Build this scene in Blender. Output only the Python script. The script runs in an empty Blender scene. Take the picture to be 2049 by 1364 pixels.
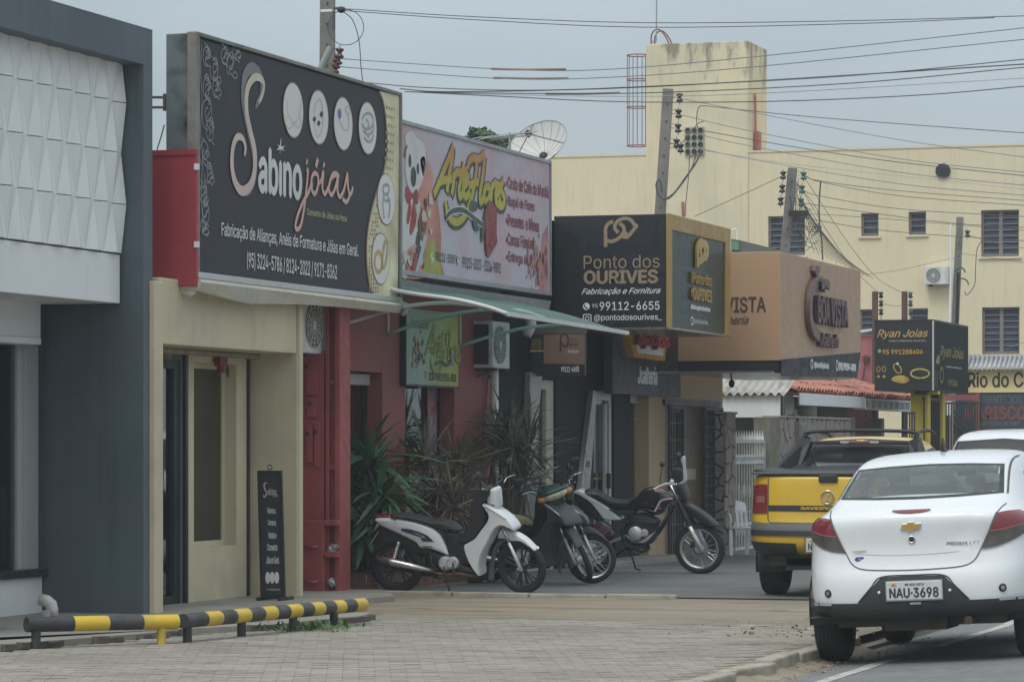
import bpy, bmesh, math, random, os
from mathutils import Vector, Matrix, Euler
from mathutils.bvhtree import BVHTree
random.seed(7)
scene = bpy.context.scene
COL = scene.collection
# ---------------------------------------------------------------- camera
TH = math.radians(17.4); SN, CS = math.sin(TH), math.cos(TH)
F = 6800.0; CU = 1024.5; HV = 890.0; EH = 1.5
cd = bpy.data.cameras.new('camera'); cam = bpy.data.objects.new('camera', cd); COL.objects.link(cam)
cam.location = (0, 0, EH); cam.rotation_euler = (math.pi/2, 0, TH)
cd.sensor_width = 36; cd.lens = F/2049*36; cd.shift_y = (HV-682)/2049
cd.clip_start = .5; cd.clip_end = 3000
scene.camera = cam
# ---------------------------------------------------------------- world, overcast
w = bpy.data.worlds.new('World'); scene.world = w; w.use_nodes = True
nt = w.node_tree; nt.nodes.clear(); N = nt.nodes.new; L = nt.links.new
SUN_EL, SUN_AZ = math.radians(58), math.radians(192)     # azimuth clockwise from +Y
out = N('ShaderNodeOutputWorld'); bgs = N('ShaderNodeBackground'); bgc = N('ShaderNodeBackground'); add = N('ShaderNodeAddShader')
sky = N('ShaderNodeTexSky'); sky.sky_type = 'NISHITA'; sky.sun_disc = False; sky.sun_elevation = SUN_EL; sky.sun_rotation = SUN_AZ
sky.air_density = 1; sky.dust_density = 4; bgs.inputs[1].default_value = 0.05
L(sky.outputs[0], bgs.inputs[0])
tc = N('ShaderNodeTexCoord'); sep = N('ShaderNodeSeparateXYZ'); L(tc.outputs['Generated'], sep.inputs[0])
ramp = N('ShaderNodeValToRGB'); L(sep.outputs[2], ramp.inputs[0])
e = ramp.color_ramp.elements
e[0].position = 0.0; e[0].color = (.315, .358, .380, 1)
e[1].position = 1.0; e[1].color = (.83, .895, .90, 1)
m1 = e.new(.10); m1.color = (.305, .350, .378, 1)
m2 = e.new(.35); m2.color = (.52, .572, .59, 1)
mp = N('ShaderNodeMapping'); mp.inputs['Scale'].default_value = (2.2, 2.2, 9); L(tc.outputs['Generated'], mp.inputs[0])
no = N('ShaderNodeTexNoise'); no.inputs['Scale'].default_value = 2.4; no.inputs['Detail'].default_value = 5; no.inputs['Roughness'].default_value = .45
L(mp.outputs[0], no.inputs[0])
mr = N('ShaderNodeMapRange'); mr.inputs[1].default_value = .3; mr.inputs[2].default_value = .7; mr.inputs[3].default_value = .86; mr.inputs[4].default_value = 1.13
L(no.outputs[0], mr.inputs[0])
vm = N('ShaderNodeVectorMath'); vm.operation = 'SCALE'; L(ramp.outputs[0], vm.inputs[0]); L(mr.outputs[0], vm.inputs['Scale'])
L(vm.outputs[0], bgc.inputs[0]); bgc.inputs[1].default_value = 1.0
L(bgs.outputs[0], add.inputs[0]); L(bgc.outputs[0], add.inputs[1]); L(add.outputs[0], out.inputs[0])
sd = bpy.data.lights.new('sun', 'SUN'); so = bpy.data.objects.new('sun', sd); COL.objects.link(so)
sd.energy = 1.1; sd.angle = math.radians(25); sd.color = (.96, 1, .95)
sdir = Vector((math.sin(SUN_AZ)*math.cos(SUN_EL), math.cos(SUN_AZ)*math.cos(SUN_EL), math.sin(SUN_EL)))
so.rotation_euler = sdir.to_track_quat('Z', 'Y').to_euler()
scene.view_settings.view_transform = 'Standard'; scene.view_settings.look = 'None'
scene.view_settings.gamma = 1; scene.view_settings.exposure = 0.14; scene.view_settings.use_curve_mapping = False
scene.render.engine = 'CYCLES'; scene.cycles.use_denoising = True; scene.cycles.max_bounces = 6
scene.cycles.transparent_max_bounces = 12; scene.cycles.volume_bounces = 0

# ---------------------------------------------------------------- measuring: a photo point on a known plane of the place
def dirs(u):
    a = (u-CU)/F
    return (-SN+CS*a, CS+SN*a)
def zat(D, v): return EH+D*(HV-v)/F
def PX(u, v, X):
    dx, dy = dirs(u); D = X/dx
    return Vector((X, D*dy, zat(D, v)))
def PY(u, v, Y):
    dx, dy = dirs(u); D = Y/dy
    return Vector((D*dx, Y, zat(D, v)))
def PD(u, v, D):
    dx, dy = dirs(u)
    return Vector((D*dx, D*dy, zat(D, v)))
def PZ(u, v, Z=0):
    return PD(u, v, (EH-Z)*F/(v-HV))
def yX(u, X): return PX(u, 0, X).y
def xY(u, Y): return PY(u, 0, Y).x
def zX(u, v, X): return PX(u, v, X).z
def zY(u, v, Y): return PY(u, v, Y).z

# ---------------------------------------------------------------- materials
def lin(c):
    f = lambda x: (x/12.92 if x <= .04045 else ((x+.055)/1.055)**2.4)
    return tuple(f(x/255) for x in c)
MATS = {}
def M(key, col, rough=.65, metal=0, var=.10, vs=1.3, bump=0.0, bs=40, streak=0.0, coat=0, spec=.5, stain=None, stain_amt=.3, stain_scale=2.0, em=None, grad=None, noise2=0.0, drag=0.0):
    """col linear albedo. var: soft mottling; streak: rain streaks; stain: colour of patchy dirt."""
    if key in MATS: return MATS[key]
    m = bpy.data.materials.new(key); m.use_nodes = True; MATS[key] = m
    nt = m.node_tree; b = nt.nodes['Principled BSDF']; N = nt.nodes.new; L = nt.links.new
    b.inputs['Roughness'].default_value = rough; b.inputs['Metallic'].default_value = metal
    b.inputs['Specular IOR Level'].default_value = spec
    if coat: b.inputs['Coat Weight'].default_value = coat; b.inputs['Coat Roughness'].default_value = .04
    geo = N('ShaderNodeNewGeometry')
    cur = None
    base = N('ShaderNodeRGB'); base.outputs[0].default_value = (*col, 1); cur = base.outputs[0]
    if grad:   # printed colour gradient: (axis, lo, hi, colour at hi)
        sx = N('ShaderNodeSeparateXYZ'); L(geo.outputs['Position'], sx.inputs[0])
        g = N('ShaderNodeMapRange'); g.inputs[1].default_value = grad[1]; g.inputs[2].default_value = grad[2]; L(sx.outputs[grad[0]], g.inputs[0])
        mx = N('ShaderNodeMix'); mx.data_type = 'RGBA'; L(g.outputs[0], mx.inputs[0]); L(cur, mx.inputs[6]); mx.inputs[7].default_value = (*grad[3], 1); cur = mx.outputs[2]
    def factor(scale, lo, hi, detail=4, squash=None):
        n = N('ShaderNodeTexNoise'); n.inputs['Scale'].default_value = scale; n.inputs['Detail'].default_value = detail
        if squash:
            mpn = N('ShaderNodeMapping'); mpn.inputs['Scale'].default_value = squash; L(geo.outputs['Position'], mpn.inputs[0]); L(mpn.outputs[0], n.inputs[0])
        else: L(geo.outputs['Position'], n.inputs[0])
        r = N('ShaderNodeMapRange'); r.inputs[1].default_value = lo; r.inputs[2].default_value = hi; L(n.outputs[0], r.inputs[0]); return r.outputs[0]
    if var:
        f = factor(vs, .3, .7)
        s = N('ShaderNodeMapRange'); s.inputs[3].default_value = 1-var; s.inputs[4].default_value = 1+var; L(f, s.inputs[0])
        v = N('ShaderNodeVectorMath'); v.operation = 'SCALE'; L(cur, v.inputs[0]); L(s.outputs[0], v.inputs['Scale']); cur = v.outputs[0]
    if noise2:
        f = factor(vs*18, .3, .7)
        s = N('ShaderNodeMapRange'); s.inputs[3].default_value = 1-noise2; s.inputs[4].default_value = 1+noise2; L(f, s.inputs[0])
        v = N('ShaderNodeVectorMath'); v.operation = 'SCALE'; L(cur, v.inputs[0]); L(s.outputs[0], v.inputs['Scale']); cur = v.outputs[0]
    if drag:      # worn wheel tracks and swept patches, long in the direction of driving in
        for (sq, lo, hi, amt, dc) in (((.45, 1.9, 1), .50, .66, drag*.8, .62), ((.55, 2.6, 1), .54, .66, drag*.6, 1.35), ((1.2, 1.5, 1), .60, .70, drag, .5)):
            f = factor(1.0, lo, hi, 7, sq); k = N('ShaderNodeMath'); k.operation = 'MULTIPLY'; L(f, k.inputs[0]); k.inputs[1].default_value = amt
            mx = N('ShaderNodeMix'); mx.data_type = 'RGBA'; L(k.outputs[0], mx.inputs[0]); L(cur, mx.inputs[6]); mx.inputs[7].default_value = (*(min(.6, c*dc) for c in col), 1); cur = mx.outputs[2]
    if streak:
        f = factor(3.2, .52, .75, 6, (3, 3, .22))
        k = N('ShaderNodeMath'); k.operation = 'MULTIPLY'; L(f, k.inputs[0]); k.inputs[1].default_value = streak
        mx = N('ShaderNodeMix'); mx.data_type = 'RGBA'; L(k.outputs[0], mx.inputs[0]); L(cur, mx.inputs[6]); mx.inputs[7].default_value = (*(c*.35 for c in col), 1); cur = mx.outputs[2]
    if stain:
        f = factor(stain_scale, .5, .68, 8)
        k = N('ShaderNodeMath'); k.operation = 'MULTIPLY'; L(f, k.inputs[0]); k.inputs[1].default_value = stain_amt
        mx = N('ShaderNodeMix'); mx.data_type = 'RGBA'; L(k.outputs[0], mx.inputs[0]); L(cur, mx.inputs[6]); mx.inputs[7].default_value = (*stain, 1); cur = mx.outputs[2]
    L(cur, b.inputs['Base Color'])
    if bump:
        n = N('ShaderNodeTexNoise'); n.inputs['Scale'].default_value = bs; n.inputs['Detail'].default_value = 4; L(geo.outputs['Position'], n.inputs[0])
        bp = N('ShaderNodeBump'); bp.inputs['Strength'].default_value = bump; bp.inputs['Distance'].default_value = .01; L(n.outputs[0], bp.inputs['Height']); L(bp.outputs[0], b.inputs['Normal'])
    # a little uneven gloss everywhere
    if rough < .6 and rough > .05:
        f = factor(9, .3, .7)
        s = N('ShaderNodeMapRange'); s.inputs[3].default_value = rough*.8; s.inputs[4].default_value = min(1, rough*1.35); L(f, s.inputs[0]); L(s.outputs[0], b.inputs['Roughness'])
    return m
def G(key, tint=(.75, .82, .82), refl=.12, rough=.03):
    """thin glazing: tinted see-through with fresnel reflection"""
    if key in MATS: return MATS[key]
    m = bpy.data.materials.new(key); m.use_nodes = True; MATS[key] = m
    nt = m.node_tree; nt.nodes.clear(); N = nt.nodes.new; L = nt.links.new
    o = N('ShaderNodeOutputMaterial'); t = N('ShaderNodeBsdfTransparent'); t.inputs[0].default_value = (*tint, 1)
    g = N('ShaderNodeBsdfGlossy'); g.inputs['Roughness'].default_value = rough; g.inputs[0].default_value = (.9, .93, .95, 1)
    lw = N('ShaderNodeLayerWeight'); lw.inputs[0].default_value = .25
    mr = N('ShaderNodeMapRange'); mr.inputs[3].default_value = refl; mr.inputs[4].default_value = .9; L(lw.outputs['Fresnel'], mr.inputs[0])
    mx = N('ShaderNodeMixShader'); L(mr.outputs[0], mx.inputs[0]); L(t.outputs[0], mx.inputs[1]); L(g.outputs[0], mx.inputs[2]); L(mx.outputs[0], o.inputs[0])
    return m

# ---------------------------------------------------------------- mesh helpers
def wloc(o):
    v = Vector((0, 0, 0))
    while o is not None: v += o.location; o = o.parent
    return v
def catmull(pts, closed=False, n=6):
    P = [Vector(p) for p in pts]; k = len(P); outp = []
    rng = range(k if closed else k-1)
    for i in rng:
        p1, p2 = P[i], P[(i+1) % k]
        p0 = P[i-1] if (closed or i > 0) else p1+(p1-p2)
        p3 = P[(i+2) % k] if (closed or i+2 < k) else p2+(p2-p1)
        for j in range(n):
            t = j/n; t2 = t*t; t3 = t2*t
            outp.append(.5*((2*p1)+(-p0+p2)*t+(2*p0-5*p1+4*p2-p3)*t2+(-p0+3*p1-3*p2+p3)*t3))
    if not closed: outp.append(P[-1].copy())
    return outp
class MB:
    def __init__(s): s.v = []; s.f = []
    def quad(s, *p):
        i = len(s.v); s.v += [Vector(q) for q in p]; s.f.append(tuple(range(i, i+len(p)))); return s
    def box(s, x0, x1, y0, y1, z0, z1):
        if x0 > x1: x0, x1 = x1, x0
        if y0 > y1: y0, y1 = y1, y0
        if z0 > z1: z0, z1 = z1, z0
        i = len(s.v)
        s.v += [Vector(p) for p in ((x0,y0,z0),(x1,y0,z0),(x1,y1,z0),(x0,y1,z0),(x0,y0,z1),(x1,y0,z1),(x1,y1,z1),(x0,y1,z1))]
        for q in ((0,3,2,1),(4,5,6,7),(0,1,5,4),(1,2,6,5),(2,3,7,6),(3,0,4,7)): s.f.append(tuple(i+k for k in q))
        return s
    def obox(s, c, size, rot):
        i = len(s.v); c = Vector(c)
        for p in ((-1,-1,-1),(1,-1,-1),(1,1,-1),(-1,1,-1),(-1,-1,1),(1,-1,1),(1,1,1),(-1,1,1)):
            s.v.append(c + rot @ Vector((p[0]*size[0]/2, p[1]*size[1]/2, p[2]*size[2]/2)))
        for q in ((0,3,2,1),(4,5,6,7),(0,1,5,4),(1,2,6,5),(2,3,7,6),(3,0,4,7)): s.f.append(tuple(i+k for k in q))
        return s
    def bar(s, a, b, w, h=None, up=(0, 0, 1)):
        a, b = Vector(a), Vector(b); d = (b-a); l = d.length
        if l < 1e-6: return s
        z = d.normalized(); x = Vector(up).cross(z)
        if x.length < 1e-3: x = Vector((1, 0, 0)).cross(z)
        x.normalize(); y = z.cross(x)
        return s.obox((a+b)/2, (w, h or w, l), Matrix((x, y, z)).transposed())
    def tube(s, pts, r, n=8, caps=True):
        P = [Vector(p) for p in pts]; k = len(P); rr = r if isinstance(r, (list, tuple)) else [r]*k
        base = len(s.v); ref = None
        for i, p in enumerate(P):
            d = (P[min(i+1, k-1)]-P[max(i-1, 0)])
            d = d.normalized() if d.length > 1e-9 else Vector((0, 0, 1))
            if ref is None: ref = Vector((0, 0, 1)) if abs(d.z) < .9 else Vector((1, 0, 0))
            x = ref - d*ref.dot(d)
            if x.length < 1e-4: x = Vector((0, 1, 0)) - d*d.y
            x.normalize(); ref = x; y = d.cross(x)
            for j in range(n):
                a = 2*math.pi*j/n; s.v.append(p+(x*math.cos(a)+y*math.sin(a))*rr[i])
        for i in range(k-1):
            for j in range(n):
                a = base+i*n+j; b = base+i*n+(j+1) % n; s.f.append((a, b, b+n, a+n))
        if caps: s.f.append(tuple(base+j for j in range(n-1, -1, -1))); s.f.append(tuple(base+(k-1)*n+j for j in range(n)))
        return s
    def cyl(s, a, b, r, r2=None, n=16): return s.tube([a, b], [r, r if r2 is None else r2], n)
    def lathe(s, prof, c, axis=(0, 0, 1), n=24, caps=False):
        c = Vector(c); z = Vector(axis).normalized(); x = Vector((1, 0, 0)) if abs(z.x) < .9 else Vector((0, 1, 0))
        x = (x-z*x.dot(z)).normalized(); y = z.cross(x); base = len(s.v); k = len(prof)
        for r, h in prof:
            for j in range(n):
                a = 2*math.pi*j/n; s.v.append(c+z*h+(x*math.cos(a)+y*math.sin(a))*r)
        for i in range(k-1):
            for j in range(n):
                a = base+i*n+j; b = base+i*n+(j+1) % n; s.f.append((a, b, b+n, a+n))
        if caps: s.f.append(tuple(base+j for j in range(n-1, -1, -1))); s.f.append(tuple(base+(k-1)*n+j for j in range(n)))
        return s
    def torus(s, c, axis, R, r, n=40, m=10, a0=0, a1=2*math.pi, sx=1.0):
        c = Vector(c); z = Vector(axis).normalized(); x = Vector((0, 0, 1)) if abs(z.z) < .9 else Vector((1, 0, 0))
        x = (x-z*x.dot(z)).normalized(); y = z.cross(x); full = abs(a1-a0-2*math.pi) < 1e-6
        base = len(s.v); cnt = n if full else n+1
        for i in range(cnt):
            a = a0+(a1-a0)*i/n; d = x*math.cos(a)+y*math.sin(a)
            for j in range(m):
                b = 2*math.pi*j/m; s.v.append(c+d*(R+r*math.cos(b))+z*r*sx*math.sin(b))
        for i in range(n):
            for j in range(m):
                i2 = (i+1) % cnt; s.f.append((base+i*m+j, base+i*m+(j+1) % m, base+i2*m+(j+1) % m, base+i2*m+j))
        return s
    def sphere(s, c, r, n=12, m=8, rot=None):
        c = Vector(c); r = Vector(r) if not isinstance(r, (int, float)) else Vector((r, r, r)); base = len(s.v)
        R = rot or Matrix.Identity(3)
        for i in range(m+1):
            t = math.pi*i/m
            for j in range(n):
                a = 2*math.pi*j/n; s.v.append(c+R@Vector((r.x*math.sin(t)*math.cos(a), r.y*math.sin(t)*math.sin(a), r.z*math.cos(t))))
        for i in range(m):
            for j in range(n): s.f.append((base+i*n+j, base+(i+1)*n+j, base+(i+1)*n+(j+1) % n, base+i*n+(j+1) % n))
        return s
    def prism(s, pts, off):
        """polygon pts (3-D, planar) extruded by vector off"""
        P = [Vector(p) for p in pts]; off = Vector(off); i = len(s.v); k = len(P)
        s.v += P+[p+off for p in P]
        s.f.append(tuple(range(i, i+k))); s.f.append(tuple(range(i+2*k-1, i+k-1, -1)))
        for j in range(k): s.f.append((i+j, i+(j+1) % k, i+k+(j+1) % k, i+k+j))
        return s
    def grid(s, rows, closed=False):
        base = len(s.v); m = len(rows[0])
        for r in rows: s.v += [Vector(p) for p in r]
        for i in range(len(rows)-1):
            for j in range(m if closed else m-1):
                s.f.append((base+i*m+j, base+i*m+(j+1) % m, base+(i+1)*m+(j+1) % m, base+(i+1)*m+j))
        return s
    def mesh(s, name, off=Vector((0, 0, 0)), merge=False, smooth=False, fix=True):
        me = bpy.data.meshes.new(name); me.from_pydata([v-off for v in s.v], [], s.f)
        if merge or fix:
            bm = bmesh.new(); bm.from_mesh(me)
            if merge: bmesh.ops.remove_doubles(bm, verts=bm.verts, dist=1e-4)
            bmesh.ops.recalc_face_normals(bm, faces=bm.faces); bm.to_mesh(me); bm.free()
        if smooth: me.polygons.foreach_set('use_smooth', [True]*len(me.polygons))
        return me
    def build(s, name, mat, parent=None, smooth=False, bevel=0, label=None, cat=None, group=None, kind=None, merge=False, sub=0, auto=False, solid=0, fix=True):
        off = wloc(parent) if parent else Vector((0, 0, 0))
        me = s.mesh(name, off, merge or sub > 0, smooth or auto, fix)
        for mt in (mat if isinstance(mat, (list, tuple)) else [mat]): me.materials.append(mt)
        o = bpy.data.objects.new(name, me); COL.objects.link(o); o.parent = parent
        if solid: q = o.modifiers.new('solid', 'SOLIDIFY'); q.thickness = solid; q.offset = 1
        if sub: q = o.modifiers.new('sub', 'SUBSURF'); q.levels = sub; q.render_levels = sub
        if bevel: q = o.modifiers.new('bevel', 'BEVEL'); q.width = bevel; q.segments = 2; q.limit_method = 'ANGLE'; q.angle_limit = math.radians(35)
        if auto:
            bm = bmesh.new(); bm.from_mesh(me)
            for ed in bm.edges:
                if len(ed.link_faces) == 2 and ed.calc_face_angle(0) > math.radians(38): ed.smooth = False
            bm.to_mesh(me); bm.free()
        tag(o, label, cat, group, kind)
        return o
def tag(o, label=None, cat=None, group=None, kind=None):
    if label: o['label'] = label
    if cat: o['category'] = cat
    if group: o['group'] = group
    if kind: o['kind'] = kind
    return o
def thing(name, label, cat, loc, group=None):
    o = bpy.data.objects.new(name, None); COL.objects.link(o); o.location = loc; o.empty_display_size = .2
    return tag(o, label, cat, group)
def copy_tree(o, parent=None):
    c = o.copy(); COL.objects.link(c); c.parent = parent
    for ch in list(o.children): copy_tree(ch, c)
    return c
def piece(name, me, loc, parent, rot=None, scale=None):
    o = bpy.data.objects.new(name, me); COL.objects.link(o); o.parent = parent
    o.location = Vector(loc)-wloc(parent)
    if rot is not None: o.rotation_euler = rot
    if scale is not None: o.scale = scale
    return o
def cells(mb, us, vs, solid, t0, t1, put):
    """a slab with openings: us, vs break lists; solid(i,j) bool; put(u,v,t) -> world"""
    nu, nv = len(us)-1, len(vs)-1
    S = lambda i, j: 0 <= i < nu and 0 <= j < nv and solid(i, j)
    for i in range(nu):
        for j in range(nv):
            if not S(i, j): continue
            a, b, c, d = us[i], us[i+1], vs[j], vs[j+1]
            mb.quad(put(a, c, t1), put(b, c, t1), put(b, d, t1), put(a, d, t1))
            mb.quad(put(a, c, t0), put(a, d, t0), put(b, d, t0), put(b, c, t0))
            if not S(i-1, j): mb.quad(put(a, c, t0), put(a, c, t1), put(a, d, t1), put(a, d, t0))
            if not S(i+1, j): mb.quad(put(b, c, t0), put(b, d, t0), put(b, d, t1), put(b, c, t1))
            if not S(i, j-1): mb.quad(put(a, c, t0), put(b, c, t0), put(b, c, t1), put(a, c, t1))
            if not S(i, j+1): mb.quad(put(a, d, t0), put(a, d, t1), put(b, d, t1), put(b, d, t0))
def slab(axis, t0, t1, u0, u1, z0, z1, holes=()):
    mb = MB()
    us = sorted({u0, u1, *[h[0] for h in holes], *[h[1] for h in holes]}); vs = sorted({z0, z1, *[h[2] for h in holes], *[h[3] for h in holes]})
    us = [u for u in us if u0 <= u <= u1]; vs = [v for v in vs if z0 <= v <= z1]
    def solid(i, j):
        a, b = (us[i]+us[i+1])/2, (vs[j]+vs[j+1])/2
        return not any(h[0] < a < h[1] and h[2] < b < h[3] for h in holes)
    put = (lambda u, v, t: (t, u, v)) if axis == 'x' else (lambda u, v, t: (u, t, v))
    cells(mb, us, vs, solid, t0, t1, put)
    return mb

# ---------------------------------------------------------------- lettering and flat print on sign planes
FONTS = {}
def font(n):
    if n in FONTS: return FONTS[n]
    f = None
    try:
        p = bpy.utils.system_resource('DATAFILES', path='fonts'); f = bpy.data.fonts.load(os.path.join(p, n+'.woff2'))
    except Exception: f = None
    FONTS[n] = f; return f
class Plane:
    """sign plane: kind 'x' faces the street (right = +Y), kind 'y' faces the camera side (right = +X)"""
    def __init__(s, kind, t, parent):
        s.k = kind; s.t = t; s.p = parent
        s.n = Vector((1, 0, 0)) if kind == 'x' else Vector((0, -1, 0))
    def w(s, a, b, e=0.0):
        return Vector((s.t+e, a, b)) if s.k == 'x' else Vector((a, s.t-e, b))
    def px(s, u, v):
        if s.k == 'x': p = PX(u, v, s.t); return Vector((p.y, p.z))
        p = PY(u, v, s.t); return Vector((p.x, p.z))
    def text(s, txt, u0, vb, u1, vt, mat, e=.004, ext=.001, shear=0, bold=0, fnt='Inter', name='lettering', label=None, spacing=1.0):
        """bbox of the text fitted from (u0, vb) at its lower left to u1 wide, vt at its upper left"""
        a = s.px(u0, vb); b = s.px(u0, vt); c = s.px(u1, vb)
        return s.textm(txt, a.x, c.x, a.y, b.y, mat, e, ext, shear, bold, fnt, name, label, spacing)
    def textm(s, txt, a0, a1, b0, b1, mat, e=.004, ext=.001, shear=0, bold=0, fnt='Inter', name='lettering', label=None, spacing=1.0):
        if not txt: return None
        cu = bpy.data.curves.new(name, 'FONT'); cu.body = txt; f = font(fnt)
        if f: cu.font = f
        cu.size = 1; cu.shear = shear; cu.extrude = 0; cu.space_character = spacing; cu.resolution_u = 4
        t = bpy.data.objects.new(name, cu); COL.objects.link(t)
        me = bpy.data.meshes.new_from_object(t, depsgraph=None) if False else None
        dg = bpy.context.evaluated_depsgraph_get(); me = bpy.data.meshes.new_from_object(t.evaluated_get(dg))
        bpy.data.objects.remove(t); bpy.data.curves.remove(cu)
        xs = [v.co.x for v in me.vertices]; ys = [v.co.y for v in me.vertices]
        x0, x1, y0, y1 = min(xs), max(xs), min(ys), max(ys); off = wloc(s.p)
        V = [(v.co.x, v.co.y) for v in me.vertices]; Fc = [tuple(p.vertices) for p in me.polygons]; bpy.data.meshes.remove(me)
        sh = [(0, 0)] if not bold else [(-bold, 0), (bold, 0), (0, bold*.8), (0, -bold*.8)]
        nv, nf = [], []
        for k, (ox, oy) in enumerate(sh):
            i0 = len(nv)
            for x, y in V:
                fx = (x+ox-x0+bold)/(x1-x0+2*bold); fy = (y+oy-y0+bold*.8)/(y1-y0+1.6*bold)
                nv.append(s.w(a0+(a1-a0)*fx, b0+(b1-b0)*fy, e+k*.0004)-off)
            nf += [tuple(i0+q for q in f_) for f_ in Fc]
        if ext > .002:      # solid letters: side walls down to the board
            cnt = {}
            for f_ in nf:
                for q in range(len(f_)): ed = (f_[q], f_[(q+1) % len(f_)]); cnt[tuple(sorted(ed))] = cnt.get(tuple(sorted(ed)), 0)+1
            nb = len(nv); nv = [v+s.n*ext for v in nv]+list(nv); nf = nf+[(a_, b_, b_+nb, a_+nb) for (a_, b_), c_ in cnt.items() if c_ == 1]
        me = bpy.data.meshes.new(name); me.from_pydata(nv, [], nf)
        me.materials.clear(); me.materials.append(mat); me.name = name
        if s.k == 'y' or True: me.update()
        o = bpy.data.objects.new(name, me); COL.objects.link(o); o.parent = s.p
        if label: o['label'] = label
        return o
    def poly(s, pts, mat, e=.003, ext=.001, name='print', px=True, smooth=0, label=None):
        q = [s.px(*p) for p in pts] if px else [Vector(p) for p in pts]
        if smooth: q = catmull(q, True, smooth)
        mb = MB(); mb.prism([s.w(p.x, p.y, e) for p in q], s.n*ext)
        return mb.build(name, mat, s.p, label=label)
    def disc(s, u, v, r, mat, e=.004, name='disc', ry=None, ext=.001, label=None):
        c = s.px(u, v); ry = ry or r
        return s.poly([(c.x+r*math.cos(a*math.pi/16), c.y+ry*math.sin(a*math.pi/16)) for a in range(32)], mat, e, ext, name, px=False, label=label)
    def ring(s, u, v, r, wd, mat, e=.004, name='ring', ry=None, ext=.001, rot=0):
        c = s.px(u, v); ry = ry or r; mb = MB(); n = 32; rows = []
        cr, sr = math.cos(rot), math.sin(rot)
        def P(rx_, ry_, a, ee):
            x, y = rx_*math.cos(a), ry_*math.sin(a); return s.w(c.x+x*cr-y*sr, c.y+x*sr+y*cr, ee)
        for i in range(n+1):
            a = 2*math.pi*i/n
            rows.append([P(r-wd/2, ry-wd/2, a, e+ext), P(r+wd/2, ry+wd/2, a, e+ext), P(r+wd/2, ry+wd/2, a, e), P(r-wd/2, ry-wd/2, a, e)])
        mb.grid(rows, True); return mb.build(name, mat, s.p)
    def stroke(s, strokes, mat, wd, e=.005, ext=.001, name='stroke', n=7, px=True, label=None, round_=True):
        """strokes: list of point lists (photo points); wd metres, or per-stroke function of t"""
        mb = MB()
        for st in strokes:
            q = [s.px(*p) for p in st] if px else [Vector(p) for p in st]
            q = catmull(q, False, n); k = len(q); rows = []
            for i, p in enumerate(q):
                d = q[min(i+1, k-1)]-q[max(i-1, 0)]
                if d.length < 1e-9: d = Vector((1, 0))
                d.normalize(); nn = Vector((-d.y, d.x)); t = i/(k-1)
                h = (wd(t) if callable(wd) else wd)/2
                a, b = p+nn*h, p-nn*h
                ee = e+.0015*t
                rows.append([s.w(a.x, a.y, ee), s.w(b.x, b.y, ee)] if ext < .002 else [s.w(a.x, a.y, ee+ext), s.w(b.x, b.y, ee+ext), s.w(b.x, b.y, ee), s.w(a.x, a.y, ee)])
            mb.grid(rows, ext >= .002)
        return mb.build(name, mat, s.p, label=label)

# ---------------------------------------------------------------- palette
white = M('white_paint', (.72, .74, .75), .55, var=.04, streak=.10)
cream = M('cream_paint', (.57, .51, .355), .7, var=.05, vs=.8, bump=.15, bs=30, streak=.12, stain=(.25, .22, .17), stain_amt=.25)
charcoal = M('charcoal_paint', (.085, .112, .128), .6, var=.16, vs=.7, streak=.28, noise2=.04, stain=(.11, .13, .14), stain_amt=.35, stain_scale=1.5)
blk = M('black_plastic', (.018, .019, .02), .45, var=.1)
rub = M('tyre_rubber', (.02, .02, .021), .85, var=.2, vs=8)
chrome = M('bright_metal', (.62, .63, .64), .22, 1, var=.05)
steel = M('dull_metal', (.36, .37, .38), .4, .8, var=.12, vs=6)
alu = M('aluminium_frame', (.52, .53, .52), .45, .5, var=.06)
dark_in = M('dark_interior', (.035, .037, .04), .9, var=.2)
ink_w = M('white_print', (.70, .70, .69), .5, var=.03)
ink_k = M('dark_print', (.025, .025, .03), .5, var=.03)
ink_g = M('gold_print', (.50, .34, .09), .45, var=.12, vs=9)
conc = M('concrete', (.27, .255, .225), .9, var=.12, vs=1.1, noise2=.10, bump=.4, bs=60, stain=(.13, .115, .09), stain_amt=.5, stain_scale=1.2)
polec = M('pole_concrete', (.20, .195, .175), .9, var=.2, vs=3, bump=.5, bs=30, streak=.5)
wire_m = M('cable_black', (.08, .083, .088), .6, var=0)
wire_b = M('cable_bare', (.16, .20, .24), .5, .1, var=0)
shopglass = G('shop_glass', (.55, .62, .62), .10)

# ================================================================ SETTING
def base_z(y): return 0.0 if y < 32.5 else -.0085*(min(y, 85)-32.5)
def g(x, y):
    z = base_z(y)
    if x > -5.3005:
        z += .055*(min(x, 1.5)+5.3) - .055*max(0, x-1.5)*.8 - .11*max(0, min(1, (33-y)/3))
    return z
def sheet(name, x0, x1, y0, y1, dz, mat, step=.5, kind='structure', poly=None):
    nx = max(1, int((x1-x0)/step)); ny = max(1, int((y1-y0)/step)); mb = MB()
    mb.grid([[(x0+(x1-x0)*i/nx, y0+(y1-y0)*j/ny, g(x0+(x1-x0)*i/nx, y0+(y1-y0)*j/ny)+dz) for i in range(nx+1)] for j in range(ny+1)])
    return mb.build(name, mat, kind=kind, fix=True, smooth=True)
dirtm = M('dirt_tan', (.245, .205, .15), .95, var=.10, vs=.5, noise2=.12, bump=.6, bs=35, stain=(.20, .18, .15), stain_amt=.85, stain_scale=.7, drag=1.0)
asph = M('asphalt', (.12, .125, .125), .9, var=.10, vs=.8, noise2=.10, bump=.5, bs=90, stain=(.17, .16, .145), stain_amt=.5, stain_scale=.8, drag=.5)
asph2 = M('road_asphalt', (.17, .172, .17), .9, var=.08, vs=.6, noise2=.18, bump=.7, bs=110, drag=.25)
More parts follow.
